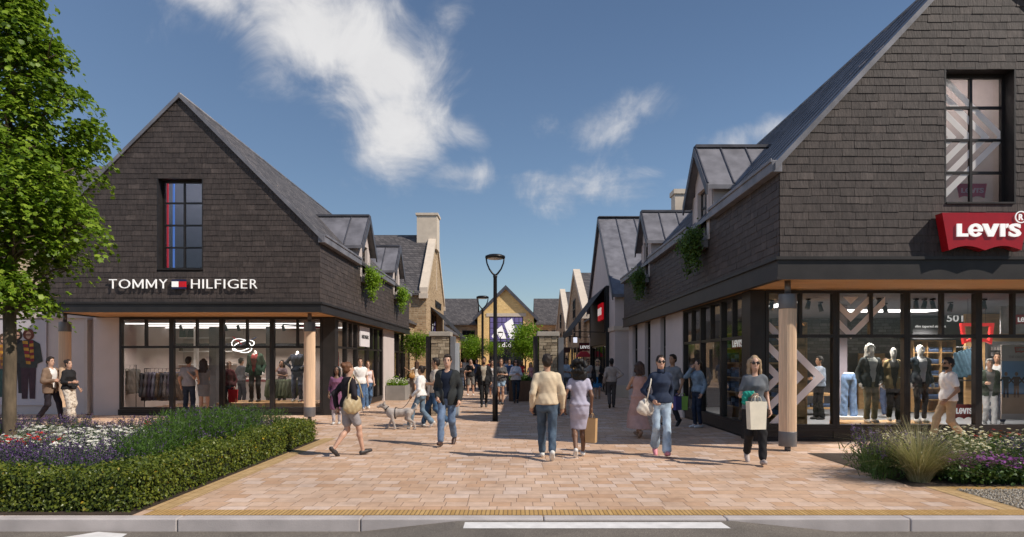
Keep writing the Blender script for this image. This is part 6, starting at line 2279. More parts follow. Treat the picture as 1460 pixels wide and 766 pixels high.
def hung_jacket(x, y, ztop, h, w, m, label, group, rz=0., name='hanging_jacket'):
    t = thing(name, label, 'jacket', (x, y, ztop), rz, group)
    g = Field((-w, -.16, -h - .05), (w, .16, .08), .018)
    g.stack([(-h, w * .42, .055), (-h * .5, w * .40, .06), (-.12, w * .38, .06), (-.03, w * .16, .04)], .03)
    for sd in (1, -1): g.cap((sd * w * .36, 0, -.10), (sd * w * .50, .01, -h * .85), .05, .042, .03)
    g.folds(.006, 20, x)
    v, q = g.mesh(); link('garment', fast_mesh('garment', v, q, smooth=True), m, t)
    hb = MB(); hb.tube([(0, 0, -.04), (0, 0, .03), (.02, 0, .06), (.0, 0, .085)], .006, 6); hb.build('hanger', [m_black], t, True, local=True)
    return t
for i, px_ in enumerate((1372, 1381, 1390)):
    hung_jacket(WX(px_, 19.9), 19.95, WZ(500 - 3 * i, 19.9), .78, .46, M('teal_denim_%d' % i, ((.05, .11, .16), (.07, .14, .20), (.04, .085, .13))[i], .85, .3, 8.), 'blue denim jacket hanging on the oak wall of the red signed shop', 'denim jackets on the oak wall')
rl = MB(); rl.tube([(WX(1366, 19.9), 20.0, 2.06), (WX(1400, 19.9), 20.0, 2.06)], .015, 8); rl.tube([(WX(1366, 19.9), 20.2, 1.08), (WX(1400, 19.9), 20.2, 1.08)], .02, 8); rl.build('clothes_rail', [m_steel], rshop)
dec = thing('window_decal', 'red pocket tab decal with white lettering low on the red signed shop glass', 'sign', (WX(1372, 14.3), 14.3, .5))
mb = batwing(MB(), (WX(1374, 14.3), 14.30, WZ(587, 14.3)), 30 * 14.3 / F, 21 * 14.3 / F, .01); mb.build('decal', [m_red], dec)
mb = MB(); brand_text(.34, .12, (WX(1374, 14.3), 14.285, WZ(586, 14.3)), .006, mb=mb); mb.build('lettering', [m_letter], dec)
# poster in the window and a photo panel above
pw = thing('window_poster', 'tall poster of three people holding hands on a beach in the red signed shop window', 'poster', (WX(1450, 14.6), 14.6, .3))
YQ = 14.6
pa = (WX(1428, YQ), WX(1480, YQ)); pz_ = (WZ(598, YQ), WZ(492, YQ))
zz = lambda y: WZ(y, YQ)
mb = MB()
mb.box(*pa, YQ, YQ + .03, *pz_, 0)
mb.box(pa[0], pa[1], YQ - .004, YQ - .001, zz(562), zz(515), 1)
mb.box(pa[0], pa[1], YQ - .004, YQ - .001, zz(590), zz(562.2), 2)
mb.build('poster_board', [M('poster_cream', (.48, .40, .36), .6, .04), M('poster_sky', (.19, .33, .50), .6, .12, .9), M('poster_sand', (.42, .29, .19), .6, .1, 4.)], pw)
fg = MB()
for i, (px_, c) in enumerate(((1434, 0), (1449, 1), (1464, 0))):
    cx0 = WX(px_, YQ); t0 = zz(532); k = .42
    P_ = lambda pts, mi, dy=.006: fg.prism([(cx0 + a * k, YQ - dy, t0 + b * k) for a, b in pts], (0, -.001, 0), mi)
    fg.prism([(cx0 + .04 * math.cos(a) * .9, YQ - .006, t0 - .02 + .045 * math.sin(a)) for a in [2 * PI * j / 12 for j in range(12)]], (0, -.001, 0), 2)
    P_([(-.16, -.18), (.16, -.18), (.13, -.65), (-.13, -.65)], c)
    P_([(-.16, -.18), (-.42, -.50), (-.38, -.54), (-.13, -.3)], c); P_([(.16, -.18), (.13, -.3), (.38, -.54), (.42, -.50)], c)
    P_([(-.13, -.65), (.13, -.65), (.14, -1.25), (.05, -1.25), (0, -.75), (-.05, -1.25), (-.14, -1.25)], 2 if c else 0)
fg.build('printed_people', [M('print_dark', (.05, .05, .06), .7), M('print_brown', (.11, .06, .05), .7), M('print_tan', (.25, .15, .10), .7)], pw)
mb = batwing(MB(), (WX(1456, YQ), YQ - .004, zz(499)), .30, .13, .004); mb.build('printed_logo', [m_red], pw)
mb = MB(); brand_text(.22, .06, (WX(1456, YQ), YQ - .012, zz(498.5)), .003, mb=mb); text_mb('THE ORIGINAL', .42, .055, .003, .01, 1, (WX(1452, YQ), YQ - .006, zz(509)), mb=mb)
mb.build('lettering', [M('print_grey', (.3, .25, .23), .6)], pw)
up_ = thing('photo_panel', 'grey photo panel with a red logo high on the wall at the right edge', 'picture', (WX(1450, 16.5), 16.5, 2.2))
q = MB(); q.box(WX(1427, 16.5), WX(1500, 16.5), 16.5, 16.54, WZ(476, 16.5), WZ(437, 16.5)); q.build('panel', [M('grey_photo', (.33, .32, .33), .6, .5, 3.)], up_)
mb = batwing(MB(), (WX(1462, 16.5), 16.495, WZ(456, 16.5)), .55, .25, .01); mb.build('printed_logo', [m_red], up_)
mb = MB(); brand_text(.40, .11, (WX(1462, 16.5), 16.478, WZ(456, 16.5)), .004, mb=mb); mb.build('lettering', [m_letter], up_)
# table of folded clothes, column, upper grey stone wall, small red logos
tb = thing('display_table', 'low oak table of folded clothes behind the chevron window', 'table', (WX(1150, 20), 20.6, 0))
q = MB(); q.box(WX(1105, 20), WX(1200, 20), 20.3, 21.2, .62, .68); q.box(WX(1105, 20), WX(1200, 20), 20.3, 21.2, .22, .27); q.build('table_top', [m_ply], tb)
for px_ in (1106, 1198):
    for y in (20.34, 21.12):
        q = MB(); q.box(WX(px_, 20) - .03, WX(px_, 20) + .03, y, y + .06, .025, .62); q.build('leg', [m_ply], tb)
for k in range(6):
    for j in range(2):
        folded(WX(1113 + 15 * k, 20), 20.6, .272 + .052 * j, .26, .30, (k + j) % 5, 'folded clothes on the low oak table behind the chevron window', 'folded clothes on the low oak table')
cl = MB(); cl.box(WX(1196, 17), WX(1208, 17), 17, 17.25, .025, 3.05); cl.build('column', [M('mauve_column', (.26, .23, .27), .7, .05)], rshop)
cl = MB(); cl.box(WX(1100, 22.5), WX(1300, 22.5), 22.5, 22.6, 1.9, 3.05); cl.build('inner_stone_band', [M_blocks('inner_grey_stone', .3, .1, ('x', 'z'), [(0, (.05, .05, .055)), (1, (.13, .125, .13))], .01, (.04, .04, .04))], rshop)
cl = MB(); cl.box(WX(1225, 23.2), WX(1262, 23.2), 23.2, 23.3, .025, 2.3); cl.build('oak_panel', [m_ply], rshop)
ls = thing('shop_sign', 'small red logo sign hung inside the street side windows of the red signed shop', 'sign', (5.7, 17.2, 2.0))
q = MB(); q.box(5.60, 5.64, 16.75, 17.75, 1.95, 2.25); q.build('sign_panel', [m_red], ls)
mb = MB(); brand_text(.8, .19, (5.595, 17.25, 2.1), .006, (0, -1, 0), mb=mb); mb.build('lettering', [m_letter], ls)
# a wall of pale shoes behind the poster
sw_ = thing('shoe_wall', 'pegboard wall of small white goods behind the beach poster', 'display wall', (WX(1440, 19), 19, 0))
q = MB(); q.box(WX(1408, 19), WX(1500, 19), 19.0, 19.1, .025, 2.2); q.build('pegboard', [m_inwall_dark], sw_)
q = MB()
for r_ in range(5):
    for k in range(22):
        xx = WX(1412, 19) + .075 * k; q.box(xx, xx + .05, 18.9, 18.98, 1.95 - .16 * r_, 2.05 - .16 * r_)
q.build('small_boxes', [M_island('small_box', [(0, (.12, .12, .2)), (.5, (.55, .5, .5)), (1, (.7, .68, .66))], .6, bmp=0)], sw_)

# ------------------------------------------------------------------ white lettered shop: fittings behind the glass
pf = thing('display_platform', 'low timber platform under the navy mannequin in the white lettered shop', 'platform', (WX(420, 22), 22, 0))
q = MB(); q.box(WX(385, 22), WX(462, 22), 21.5, 23.0, .03, .33); q.build('platform_top', [m_ply], pf, bevel=.01)
pf = thing('display_platform', 'low timber platform under the green mannequin in the white lettered shop', 'platform', (WX(350, 22), 22, 0))
q = MB(); q.box(WX(318, 22), WX(382, 22), 21.5, 23.0, .03, .33); q.build('platform_top', [m_ply], pf, bevel=.01)
mannequin('headless mannequin in a navy top and grey jeans in the white lettered shop window', 424, 22.2, .33, H=1.86, headless=True, head=PI, top=('long', (.022, .028, .045)), bottom=('trousers', (.12, .15, .21), 'denim'), armL='hip', armR='hip')
mannequin('headless mannequin in a dark green jacket and black boots in the white lettered shop window', 364, 22.2, .33, H=1.88, headless=True, head=PI, top=('jacket', (.022, .045, .028)), shirt=(.2, .03, .03), bottom=('trousers', (.035, .032, .03)), shoes=(.03, .025, .02))
def rack(px0, px1, Y, zbar, cols, h, label, glabel, group):
    t = thing('clothes_rack', label, 'clothes rack', (WX((px0 + px1) / 2, Y), Y, 0))
    x0, x1 = WX(px0, Y), WX(px1, Y)
    q = MB(); q.tube([(x0, Y, .03), (x0, Y, zbar), (x1, Y, zbar), (x1, Y, .03)], .016, 8); q.tube([(x0, Y - .2, .04), (x0, Y + .2, .04)], .016, 6); q.tube([(x1, Y - .2, .04), (x1, Y + .2, .04)], .016, 6)
    q.build('frame', [m_black], t, True)
    n = max(2, int((x1 - x0) / .13))
    src = {}
    for k in range(n):
        x = x0 + (x1 - x0) * (k + .5) / n
        c = cols[k % len(cols)]
        if c not in src:
            src[c] = hung_jacket(x, Y, zbar - .09, h, .46, cloth(c), glabel, group, rz=1.1, name='hanging_garment')
            src[c]['category'] = 'garment'
        else: dup(src[c], (x, Y, zbar - .09), 1.1 + random.uniform(-.2, .2))
rack(176, 194, 22.6, 1.52, [(.20, .18, .155), (.24, .22, .19), (.13, .12, .11)], .85, 'rack of grey coats at the left end of the white lettered shop', 'grey coat hanging on the leftmost rack of the white lettered shop', 'grey coats on a rack')
rack(206, 262, 22.9, 1.40, [(.045, .045, .055), (.10, .09, .10), (.06, .05, .075), (.11, .105, .14), (.10, .07, .05)], .98, 'long rack of dark clothes behind the couple at the white lettered shop window', 'dark garment hanging on the long rack in the white lettered shop', 'dark garments on the long rack')
rack(383, 420, 23.4, 1.15, [(.085, .10, .065), (.10, .115, .075), (.07, .08, .055)], .68, 'low rack of olive green jackets in the white lettered shop', 'olive green jacket hanging on the low rack in the white lettered shop', 'olive jackets on the low rack')
bs = thing('shelf_unit', 'two long white shelves of handbags on the back wall of the white lettered shop', 'shelves', (WX(240, 26), 26, 2.0))
q = MB()
for z in (2.52, 2.0, 1.5): q.box(WX(172, 26), WX(330, 26), 26.1, 26.48, z, z + .04)
q.build('shelf_board', [m_white], bs)
q = MB(); q.box(WX(172, 26), WX(450, 26), 25.85, 25.95, 2.20, 2.32); q.build('dark_rail', [M('navy_rail', (.02, .02, .035), .5)], bs)
bagc = [(.16, .09, .05), (.13, .03, .03), (.02, .05, .035), (.02, .02, .02), (.05, .06, .07), (.09, .05, .03)]
def shelf_bag(x, y, z, w, h, c, label):
    t = thing('handbag', label, 'handbag', (x, y, z))
    m = cloth(c, 'leather')
    b_ = MB(); b_.hexa([(x - w / 2, y - .1, z), (x + w / 2, y - .1, z), (x + w / 2, y + .1, z), (x - w / 2, y + .1, z), (x - w * .42, y - .05, z + h), (x + w * .42, y - .05, z + h), (x + w * .42, y + .05, z + h), (x - w * .42, y + .05, z + h)]); b_.build('bag_body', [m], t, bevel=.02)
    h_ = MB(); h_.tube([(x - w * .2, y - .05, z + h - .01), (x - w * .17, y - .05, z + h + .12), (x, y - .05, z + h + .18), (x + w * .17, y - .05, z + h + .12), (x + w * .2, y - .05, z + h - .01)], .010, 6); h_.build('handle', [m], t, True)
for i, (px_, z, w, lab) in enumerate(((219, 2.56, .40, 'brown trimmed handbag on the top shelf of the white lettered shop'), (238, 2.56, .24, 'dark red handbag on the top shelf of the white lettered shop'), (258, 2.56, .26, 'green handbag on the top shelf of the white lettered shop'), (273, 2.56, .32, 'black handbag on the top shelf of the white lettered shop'),
                                      (216, 2.04, .36, 'large grey handbag on the middle shelf of the white lettered shop'), (254, 2.04, .26, 'brown handbag on the middle shelf of the white lettered shop'))):
    shelf_bag(WX(px_, 26.2), 26.25, z, w, .26, bagc[i], lab)
nr = thing('neon_rings', 'looping white neon tubes hanging over the green mannequin in the white lettered shop', 'lamp', (WX(347, 22.4), 22.4, 2.1))
for k, (rx, rz_, tz, c) in enumerate(((.36, .16, .25, (1, .98, .95)), (.30, .20, -.5, (1, .98, .95)))):
    q = MB(); pts = []
    for j in range(33):
        a = 2 * PI * j / 32; u, w_ = rx * math.cos(a), rz_ * math.sin(a)
        pts.append((WX(347, 22.4) + u * math.cos(tz) - w_ * math.sin(tz) - .05 * k, 22.4 + .12 * math.sin(a + k), WZ(493, 22.4) + u * math.sin(tz) + w_ * math.cos(tz)))
    q.tube(pts, .014, 8); q.build('neon_tube', [M('neon_white', (1, 1, 1), .4, 0, emit=((1, .97, .93), 1.6))], nr, True)
q = MB(); q.tube([(WX(330, 22.4), 22.5, WZ(480, 22.4)), (WX(343, 22.4), 22.5, WZ(491, 22.4))], .022, 8); q.build('red_tube', [M('neon_red', (.5, .02, .03), .4, 0)], nr, True)
q = MB(); q.tube([(WX(340, 22.4), 22.5, WZ(493, 22.4)), (WX(364, 22.4), 22.5, WZ(481, 22.4))], .022, 8); q.build('navy_tube', [M('neon_navy', (.02, .03, .10), .4, 0)], nr, True)
q = MB(); q.tube([(WX(347, 22.4), 22.4, WZ(478, 22.4)), (WX(347, 22.4), 22.4, 2.92)], .004, 5); q.build('wires', [m_black], nr)
for (px0, px1, Y, z0, z1, nm, m) in ((208, 218, 24.5, .03, 2.9, 'dark_panel', m_inwall_dark), (298, 308, 24.5, .03, 2.9, 'dark_panel', m_inwall_dark), (379, 386, 24.0, .03, 2.9, 'dark_panel', m_inwall_dark), (194, 198, 23.5, .03, 2.9, 'pale_post', m_white), (276, 279, 24, .03, 2.9, 'pale_post', m_white)):
    q = MB(); q.box(WX(px0, Y), WX(px1, Y), Y, Y + .25, z0, z1); q.build(nm, [m], lshop)
ct = thing('shop_counter', 'low white counter with red trim at the back of the white lettered shop', 'counter', (WX(350, 25), 25, 0))
q = MB(); q.box(WX(325, 25), WX(380, 25), 25, 25.6, .03, 1.0); q.build('counter_body', [m_white], ct); q = MB(); q.box(WX(324, 25), WX(381, 25), 24.98, 25.0, .90, .95); q.build('trim', [m_red], ct)
for i, (px_, lab) in enumerate(((340, 'bracket spotlight nearest the neon rings in the white lettered shop'), (404, 'bracket spotlight over the olive rack in the white lettered shop'), (322, 'bracket spotlight over the woman with the red bag'), (258, 'bracket spotlight over the couple at the white lettered shop'))):
    t = spot_light(WX(px_, 23), 23, 2.9, (.2, .3, -1), lab, None)
for (a, b, c) in (((404, 22.2, 458), 2.84, (.02, .025, .06)), ((430, 22.6, 470), 2.80, (.45, .02, .03))):
    q = MB(); q.bar((WX(a[0], a[1]), a[1], b), (WX(a[2], a[1]), a[1] + 2, b - .02), .05, .05); q.build('ceiling_stripe', [M('stripe_%d' % a[0], c, .5)], lshop)
# red and pale window banners on the street side of the white lettered shop
q = MB(); q.box(-5.70, -5.68, 21.45, 21.85, .9, 1.95); q.build('window_banner', [M('banner_red', (.55, .02, .04), .6, .5, 5.)], lshop)

# lit lamps under the ceilings (the photograph shows the spots and panels on)
def lamp(x, y, z, watts, col=(1, .90, .80)):
    l = bpy.data.lights.new('ceiling_lamp', 'SPOT'); l.energy = watts; l.shadow_soft_size = .08; l.color = col; l.spot_size = R(140); l.spot_blend = .6
    o = bpy.data.objects.new('ceiling_lamp', l); COL.objects.link(o); o.location = (x, y, z)
for x, y in ((6.6, 15.6), (7.8, 15.3), (8.5, 15.3), (9.9, 15.6), (7.0, 18.6), (9.6, 18.6), (11.4, 17.0), (8.2, 21.2), (10.8, 20.0), (13.6, 19.0), (12.6, 20.6)): lamp(x, y, 2.88, 195, (1, .93, .85))
for x, y in ((-11.6, 22.2), (-9.9, 22.2), (-8.2, 22.0), (-6.9, 22.0), (-11.2, 25.0), (-9.0, 25.0), (-7.0, 25.0)): lamp(x, y, 2.70, 115, (1, .88, .80))
# ------------------------------------------------------------------ people in the street
A2 = PI / 2
# front row, left to right
p1, h1 = person('woman seen from behind in black top and grey shorts with a tan slouch bag', 497, 650, 1.66, 'f', -.85, 'fair', ('bun', (.13, .055, .025)), ('shirt', (.022, .018, .022)), ('shorts', (.30, .28, .29), 'cloth', .72), (.035, .03, .03), ('walk', 'R', .25), 'swingb', 'strap')
S_ = h1['shoulder'][1]
mx = h1['M']
bc = mx @ Vector((.215, -.04, .74))
slouch_bag('big tan slouch bag on the shoulder of the woman in grey shorts', bc, .36, .36, .16, (.42, .33, .19), [mx @ Vector((.27, .13, 1.02)), mx @ Vector((.205, .09, 1.28)), mx @ Vector((.16, .0, 1.425)), mx @ Vector((.20, -.10, 1.27)), mx @ Vector((.26, -.15, 1.02))], -.85 + A2)
p2, h2 = person('woman with black hair in a long purple tunic beside the white lettered shop corner', 480, 605, 1.52, 'f', PI + .1, 'brown', ('long', (.012, .010, .010)), ('dress', (.20, .085, .15), 'cloth', .45, .04), ('slim', (.42, .38, .40)), (.5, .48, .46), ('stand', .08), 'down', 'down', sleeve=.8)
p3, h3 = person('man in a white t-shirt and jeans walking out of the white lettered shop', 513.5, 585.2, 1.76, 'm', PI + .35, 'fair', ('short', (.04, .02, .012)), ('tee', (.78, .76, .74)), ('trousers', (.07, .12, .22), 'denim'), (.55, .5, .48), ('walk', 'L', .18), 'down', 'swingf')
p4, h4 = person('woman in a pale pink top and blue jeans walking out of the white lettered shop', 524.5, 583, 1.66, 'f', PI + .45, 'fair', ('tied', (.20, .10, .045)), ('tank', (.72, .60, .60)), ('trousers', (.08, .14, .24), 'denim'), (.6, .58, .55), ('walk', 'R', .18), 'swingf', 'down')
p5, h5 = person('woman in a white blouse and jeans walking the pale dog', 600, 610, 1.58, 'f', A2 - .25, 'olive', ('bun', (.02, .012, .008)), ('shirt', (.72, .70, .68)), ('flared', (.14, .20, .26), 'denim'), (.62, .60, .57), ('walk', 'L', .30), 'swingf', 'swingb')
p6, h6 = person('man in a beige tee and jeans beside the woman walking the dog', 621, 609, 1.78, 'm', A2 + .1, 'olive', ('short', (.018, .012, .009)), ('tee', (.46, .40, .34)), ('trousers', (.05, .10, .18), 'denim'), (.62, .60, .58), ('walk', 'R', .30), 'crook', 'swingb')
p7, h7 = person('man in a dark blazer and navy shirt striding towards the road in blue jeans', 638, 635, 1.80, 'm', PI - .15, 'fair', ('short', (.025, .017, .012)), ('jacket', (.030, .033, .034)), ('trousers', (.125, .18, .275), 'denim'), (.06, .03, .022), ('walk', 'R', .24), ((.08, .10, .90), (.3, -1, 0)), ((-.01, .13, .95), (.45, -1, 0)), shirt=(.012, .018, .035), look=.12)
p8, h8 = person('long haired woman in a short white dress under the young tree', 594, 563, 1.66, 'f', .5, 'tan', ('long', (.06, .028, .015)), ('dress', (.72, .68, .62), 'cloth', .60, .03), None, (.40, .25, .15), ('stand', .08), 'wave', 'down')
slouch_bag('small tan bag carried by the woman in the white dress', h8['M'] @ Vector((-.26, -.05, .80)), .34, .30, .16, (.40, .20, .06), [h8['M'] @ Vector((-.26, .03, 1.0)), h8['M'] @ Vector((-.17, 0, 1.37)), h8['M'] @ Vector((-.26, -.12, 1.0))], .5)
p9, h9 = person('bearded man in a black jacket over a beige tee walking down the street centre', 690, 581, 1.80, 'm', PI, 'olive', ('short', (.015, .010, .008)), ('jacket', (.018, .018, .020)), ('slim', (.014, .014, .016)), (.05, .045, .04), ('walk', 'R', .16), 'down', 'down', shirt=(.42, .37, .29), beard=True)
p10, h10 = person('man in a black vest and grey shorts raising a hand to his face', 671, 564, 1.76, 'm', PI, 'fair', ('short', (.02, .015, .012)), ('tee', (.022, .022, .024)), ('shorts', (.15, .14, .13), 'cloth', .9), (.6, .58, .55), ('stand', .13), 'face', 'chest')
p11, h11 = person('woman in a dark grey tee and tiny denim shorts looking at her phone', 714.5, 577, 1.74, 'f', PI - .1, 'tan', ('tied', (.10, .05, .025)), ('tee', (.10, .095, .095)), ('shorts', (.28, .38, .48), 'denim', .45), (.05, .05, .05), ('walk', 'L', .14), 'chest', 'chest')
ph = thing('mobile_phone', 'dark phone held by the woman in denim shorts', 'phone', h11[-1])
q = MB(); q.box(-.02, .06, -.012, -.002, -.05, .09); q.build('phone_body', [m_black], ph, bevel=.004, local=True)
p12, h12 = person('long haired woman in white shirt and dark jeans by the timber planter', 735.5, 575, 1.72, 'f', PI + .1, 'fair', ('long', (.035, .018, .012)), ('shirt', (.66, .68, .72)), ('slim', (.025, .04, .06), 'denim'), (.06, .05, .05), ('walk', 'R', .10), 'crook', 'chest', glasses=True)
p15, h15 = person('man in a cream sweater walking away hand in hand with the woman in lavender', 780, 655, 1.80, 'm', .0, 'tan', ('short', (.02, .013, .010)), ('long', (.60, .49, .345)), ('trousers', (.06, .088, .125), 'denim'), (.62, .60, .56), ('walk', 'L', .26), 'down', ((.075, .06, .88), (.5, -1, 0)))
p16, h16 = person('woman with curly black hair in a fitted lavender dress seen from behind', 826, 652, 1.66, 'f', -.05, 'brown', ('curly', (.008, .007, .007)), ('dress', (.42, .40, .50), 'cloth', .50, .0), None, (.66, .65, .63), ('walk', 'R', .14), ((.12, .0, .90), (.6, -1, 0)), ((.07, .04, .89), (.4, -1, 0)))
paper_bag('brown kraft paper bag carried by the woman in the lavender dress', h16[1], .20, .42, .13, (.46, .29, .14), -.4, .10)
paper_bag('second brown paper bag half hidden behind the lavender dress', h16[1] - Vector((.10, -.10, -.01)), .18, .36, .12, (.34, .20, .10), -.2, .10)
p21, h21 = person('woman in a dusty pink dress walking away beside the woman in navy', 911, 624, 1.66, 'f', .25, 'tan', ('bob', (.045, .025, .018)), ('gown', (.46, .28, .24), 'cloth', .24, .075), None, (.30, .18, .12), ('walk', 'R', .22), 'chest', 'down')
p22, h22 = person('woman in a navy roll neck and pale jeans with a white bag', 942, 650, 1.76, 'f', PI, 'fair', ('tied', (.022, .013, .010)), ('long', (.022, .032, .06)), ('flared', (.34, .43, .52), 'denim'), (.60, .22, .26), ('walk', 'L', .16), 'swingb', 'strap', glasses=True)
q = MB(); q.tube([(0, -.008, 1.44 + h22['dz']), (0, .0, 1.53 + h22['dz'])], [.062, .055], 14); q.build('roll_neck', [cloth((.022, .032, .06))], p22, True, local=True)
mx = h22['M']
slouch_bag('white crescent bag hanging from the shoulder of the woman in navy', mx @ Vector((.26, .05, .70)), .36, .30, .16, (.62, .56, .48), [mx @ Vector((.27, .13, .95)), mx @ Vector((.20, .1, 1.25)), mx @ Vector((.15, 0, 1.43)), mx @ Vector((.20, -.08, 1.25)), mx @ Vector((.26, -.08, .95))], PI + .2)
p23, h23 = person('man in a grey tee carrying bright carrier bags behind the woman in navy', 959, 608, 1.82, 'm', PI - .9, 'olive', ('short', (.018, .012, .010)), ('tee', (.16, .17, .19)), ('trousers', (.03, .035, .045)), (.02, .02, .02), ('walk', 'R', .14), 'down', 'down')
paper_bag('blue paper carrier bag held by the man in the grey tee', h23[-1] + Vector((-.03, 0, 0)), .26, .34, .11, (.08, .07, .22), .5, .08)
paper_bag('green paper carrier bag held by the man in the grey tee', h23[-1] + Vector((.10, .03, 0)), .26, .34, .11, (.16, .30, .05), -.3, .08)
paper_bag('small red paper bag hanging beside the woman in navy', h23[1] + Vector((-.12, -.3, -.05)), .20, .26, .10, (.52, .02, .03), .3, .08)
p24, h24 = person('woman in a denim jacket holding a hand to her face at the street side window', 995, 610, 1.68, 'f', A2 + .35, 'fair', ('tied', (.022, .013, .010)), ('shirt', (.17, .23, .30), 'denim'), ('slim', (.02, .028, .05), 'denim'), (.52, .52, .53), ('stand', .07), 'down', 'face')
p25, h25 = person('blonde woman in a grey top and black trousers carrying a cream carrier bag', 1076, 661, 1.76, 'f', PI - .12, 'fair', ('long', (.36, .25, .15)), ('tee', (.12, .13, .145)), ('trousers', (.018, .019, .022)), (.40, .33, .30), ('walk', 'L', .24), 'down', 'crook', glasses=True)
hb_ = h25[1]
paper_bag('large cream carrier bag in the hand of the blonde woman', hb_ + Vector((.03, -.05, 0)), .29, .43, .13, (.70, .65, .53), .15, .09)
sc_ = thing('scarf', 'green folded scarf over the arm of the blonde woman', 'scarf', hb_)
sc_.scale = (.72, .72, .72)
f = Field((-.25, -.25, -.30), (.25, .25, .20), .014)
f.ell((-.08, .10, .03), (.13, .10, .06), .02); f.ell((-.15, .10, -.09), (.07, .07, .12), .04); f.ell((-.02, .06, .03), (.09, .07, .07), .03); f.folds(.009, 50, 3.)
v_, q_ = f.mesh(); link('folded_cloth', fast_mesh('folded_cloth', v_, q_, smooth=True), cloth((.02, .26, .20)), sc_)
p26, h26 = person('man in a white tee and tan trousers walking past the red signed shop window', 1352, 634, 1.76, 'm', A2, 'olive', ('short', (.012, .009, .008)), ('tee', (.80, .77, .75)), ('trousers', (.40, .29, .18)), (.40, .33, .26), ('walk', 'R', .27), 'swingf', 'swingb', glasses=True, beard=True)
p27, h27 = person('man in a brown blazer over a white shirt walking by the poster side column', 72, 602, 1.80, 'm', -A2 - .2, 'fair', ('short', (.022, .014, .010)), ('jacket', (.20, .135, .095)), ('trousers', (.022, .018, .024)), (.03, .02, .02), ('walk', 'L', .27), 'swingb', 'crook', shirt=(.70, .68, .66))
p28, h28 = person('woman in a black blouse and patterned trousers walking by the poster side column', 98, 602, 1.70, 'f', -A2 - .25, 'fair', ('bun', (.03, .018, .012)), ('shirt', (.018, .018, .022)), ('wide', (.52, .44, .36), 'print'), (.1, .08, .07), ('walk', 'R', .18), 'swingf', 'crook', sleeve=.75)
# the couple at the left window
p29, h29 = person('man in a grey tee hugging the woman at the white lettered shop window', 269, 0, 1.78, 'm', -.05, 'tan', ('short', (.018, .012, .010)), ('tee', (.26, .25, .26)), ('trousers', (.02, .028, .045), 'denim'), (.1, .1, .1), ('stand', .10), 'down', ((.20, -.17, 1.10), (.6, -.6, -.6)), Y=20.2)
p30, h30 = person('woman in a grey fitted dress hugging the man at the white lettered shop window', 290.5, 0, 1.72, 'f', .05, 'tan', ('long', (.025, .014, .011)), ('dress', (.14, .14, .145), 'cloth', .62, .0), None, (.3, .2, .15), ('stand', .08), ((.24, -.10, 1.33), (.4, -.7, -.8)), 'across', Y=20.2)
# further back on the right
p17, h17 = person('man in a light blue shirt standing right of the shaded stone pier', 808, 569, 1.78, 'm', PI - .5, 'olive', ('short', (.015, .012, .010)), ('shirt', (.34, .40, .48)), ('trousers', (.10, .10, .11)), (.05, .05, .05), ('stand', .10), 'chest', 'chest', sleeve=.7)
p18, h18 = person('bearded man in a pale grey tee outside the shop portal', 838, 566, 1.76, 'm', PI + .3, 'olive', ('short', (.05, .03, .02)), ('tee', (.42, .40, .38)), ('trousers', (.12, .11, .10)), (.06, .05, .04), ('stand', .11), 'down', 'crook', beard=True, glasses=True)
p19, h19 = person('blonde woman in black coat and blue skirt outside the shop portal', 852, 569, 1.74, 'f', PI - .2, 'fair', ('long', (.42, .30, .17)), ('coat', (.018, .017, .018)), ('skirt', (.03, .14, .30), 'cloth', .50), (.33, .22, .13), ('walk', 'R', .10), 'crook', 'down', shirt=(.42, .34, .26), glasses=True)
p20, h20 = person('person in a beige knit and grey trousers walking away with hands on hips', 872, 582, 1.74, 'm', -.1, 'dark', ('short', (.012, .010, .009)), ('long', (.40, .33, .285)), ('trousers', (.085, .075, .072)), (.03, .025, .02), ('walk', 'R', .12), 'down', 'hip')
# crowd further down the street
far = dict(vox=.024)
person('person in a blue tee far down the street behind the woman with the phone', 726, 562, 1.76, 'm', PI, 'olive', ('short', (.02, .015, .01)), ('tee', (.05, .09, .20)), ('trousers', (.06, .06, .07)), (.1, .1, .1), ('walk', 'L', .15), **far)
person('person in a pale top half hidden by the tall street lamp', 702, 566, 1.68, 'f', PI, 'tan', ('bob', (.06, .03, .02)), ('tank', (.62, .58, .56)), ('skirt', (.10, .09, .10), 'cloth', .45), (.2, .15, .1), ('stand', .09), **far)
person('person in a dark blue shirt in the crowd behind the bearded man', 680, 556, 1.76, 'm', PI - .3, 'fair', ('short', (.03, .02, .015)), ('shirt', (.04, .06, .13)), ('trousers', (.05, .05, .06)), (.1, .1, .1), ('walk', 'R', .15), **far)
person('tall person in a light grey shirt behind the man in the black vest', 664, 555, 1.86, 'm', PI, 'fair', ('short', (.06, .04, .03)), ('shirt', (.42, .43, .46)), ('trousers', (.10, .10, .12)), (.1, .1, .1), ('walk', 'L', .15), **far)
person('person in a black top at the left edge of the distant crowd', 657, 562, 1.62, 'f', PI + .2, 'tan', ('bob', (.03, .02, .015)), ('tee', (.03, .03, .035)), ('trousers', (.06, .08, .12), 'denim'), (.1, .1, .1), ('stand', .09), **far)
person('woman in a pink top among the plants by the timber planter', 757, 561, 1.60, 'f', PI + .4, 'fair', ('long', (.30, .18, .08)), ('tee', (.50, .26, .27)), ('trousers', (.10, .12, .16), 'denim'), (.3, .2, .2), ('stand', .09), **far)
person('distant person in a maroon shirt before the yellow gable', 698, 549, 1.74, 'm', 0, 'tan', ('short', (.03, .02, .015)), ('tee', (.16, .03, .03)), ('trousers', (.05, .05, .06)), (.1, .1, .1), ('walk', 'R', .15), **far)
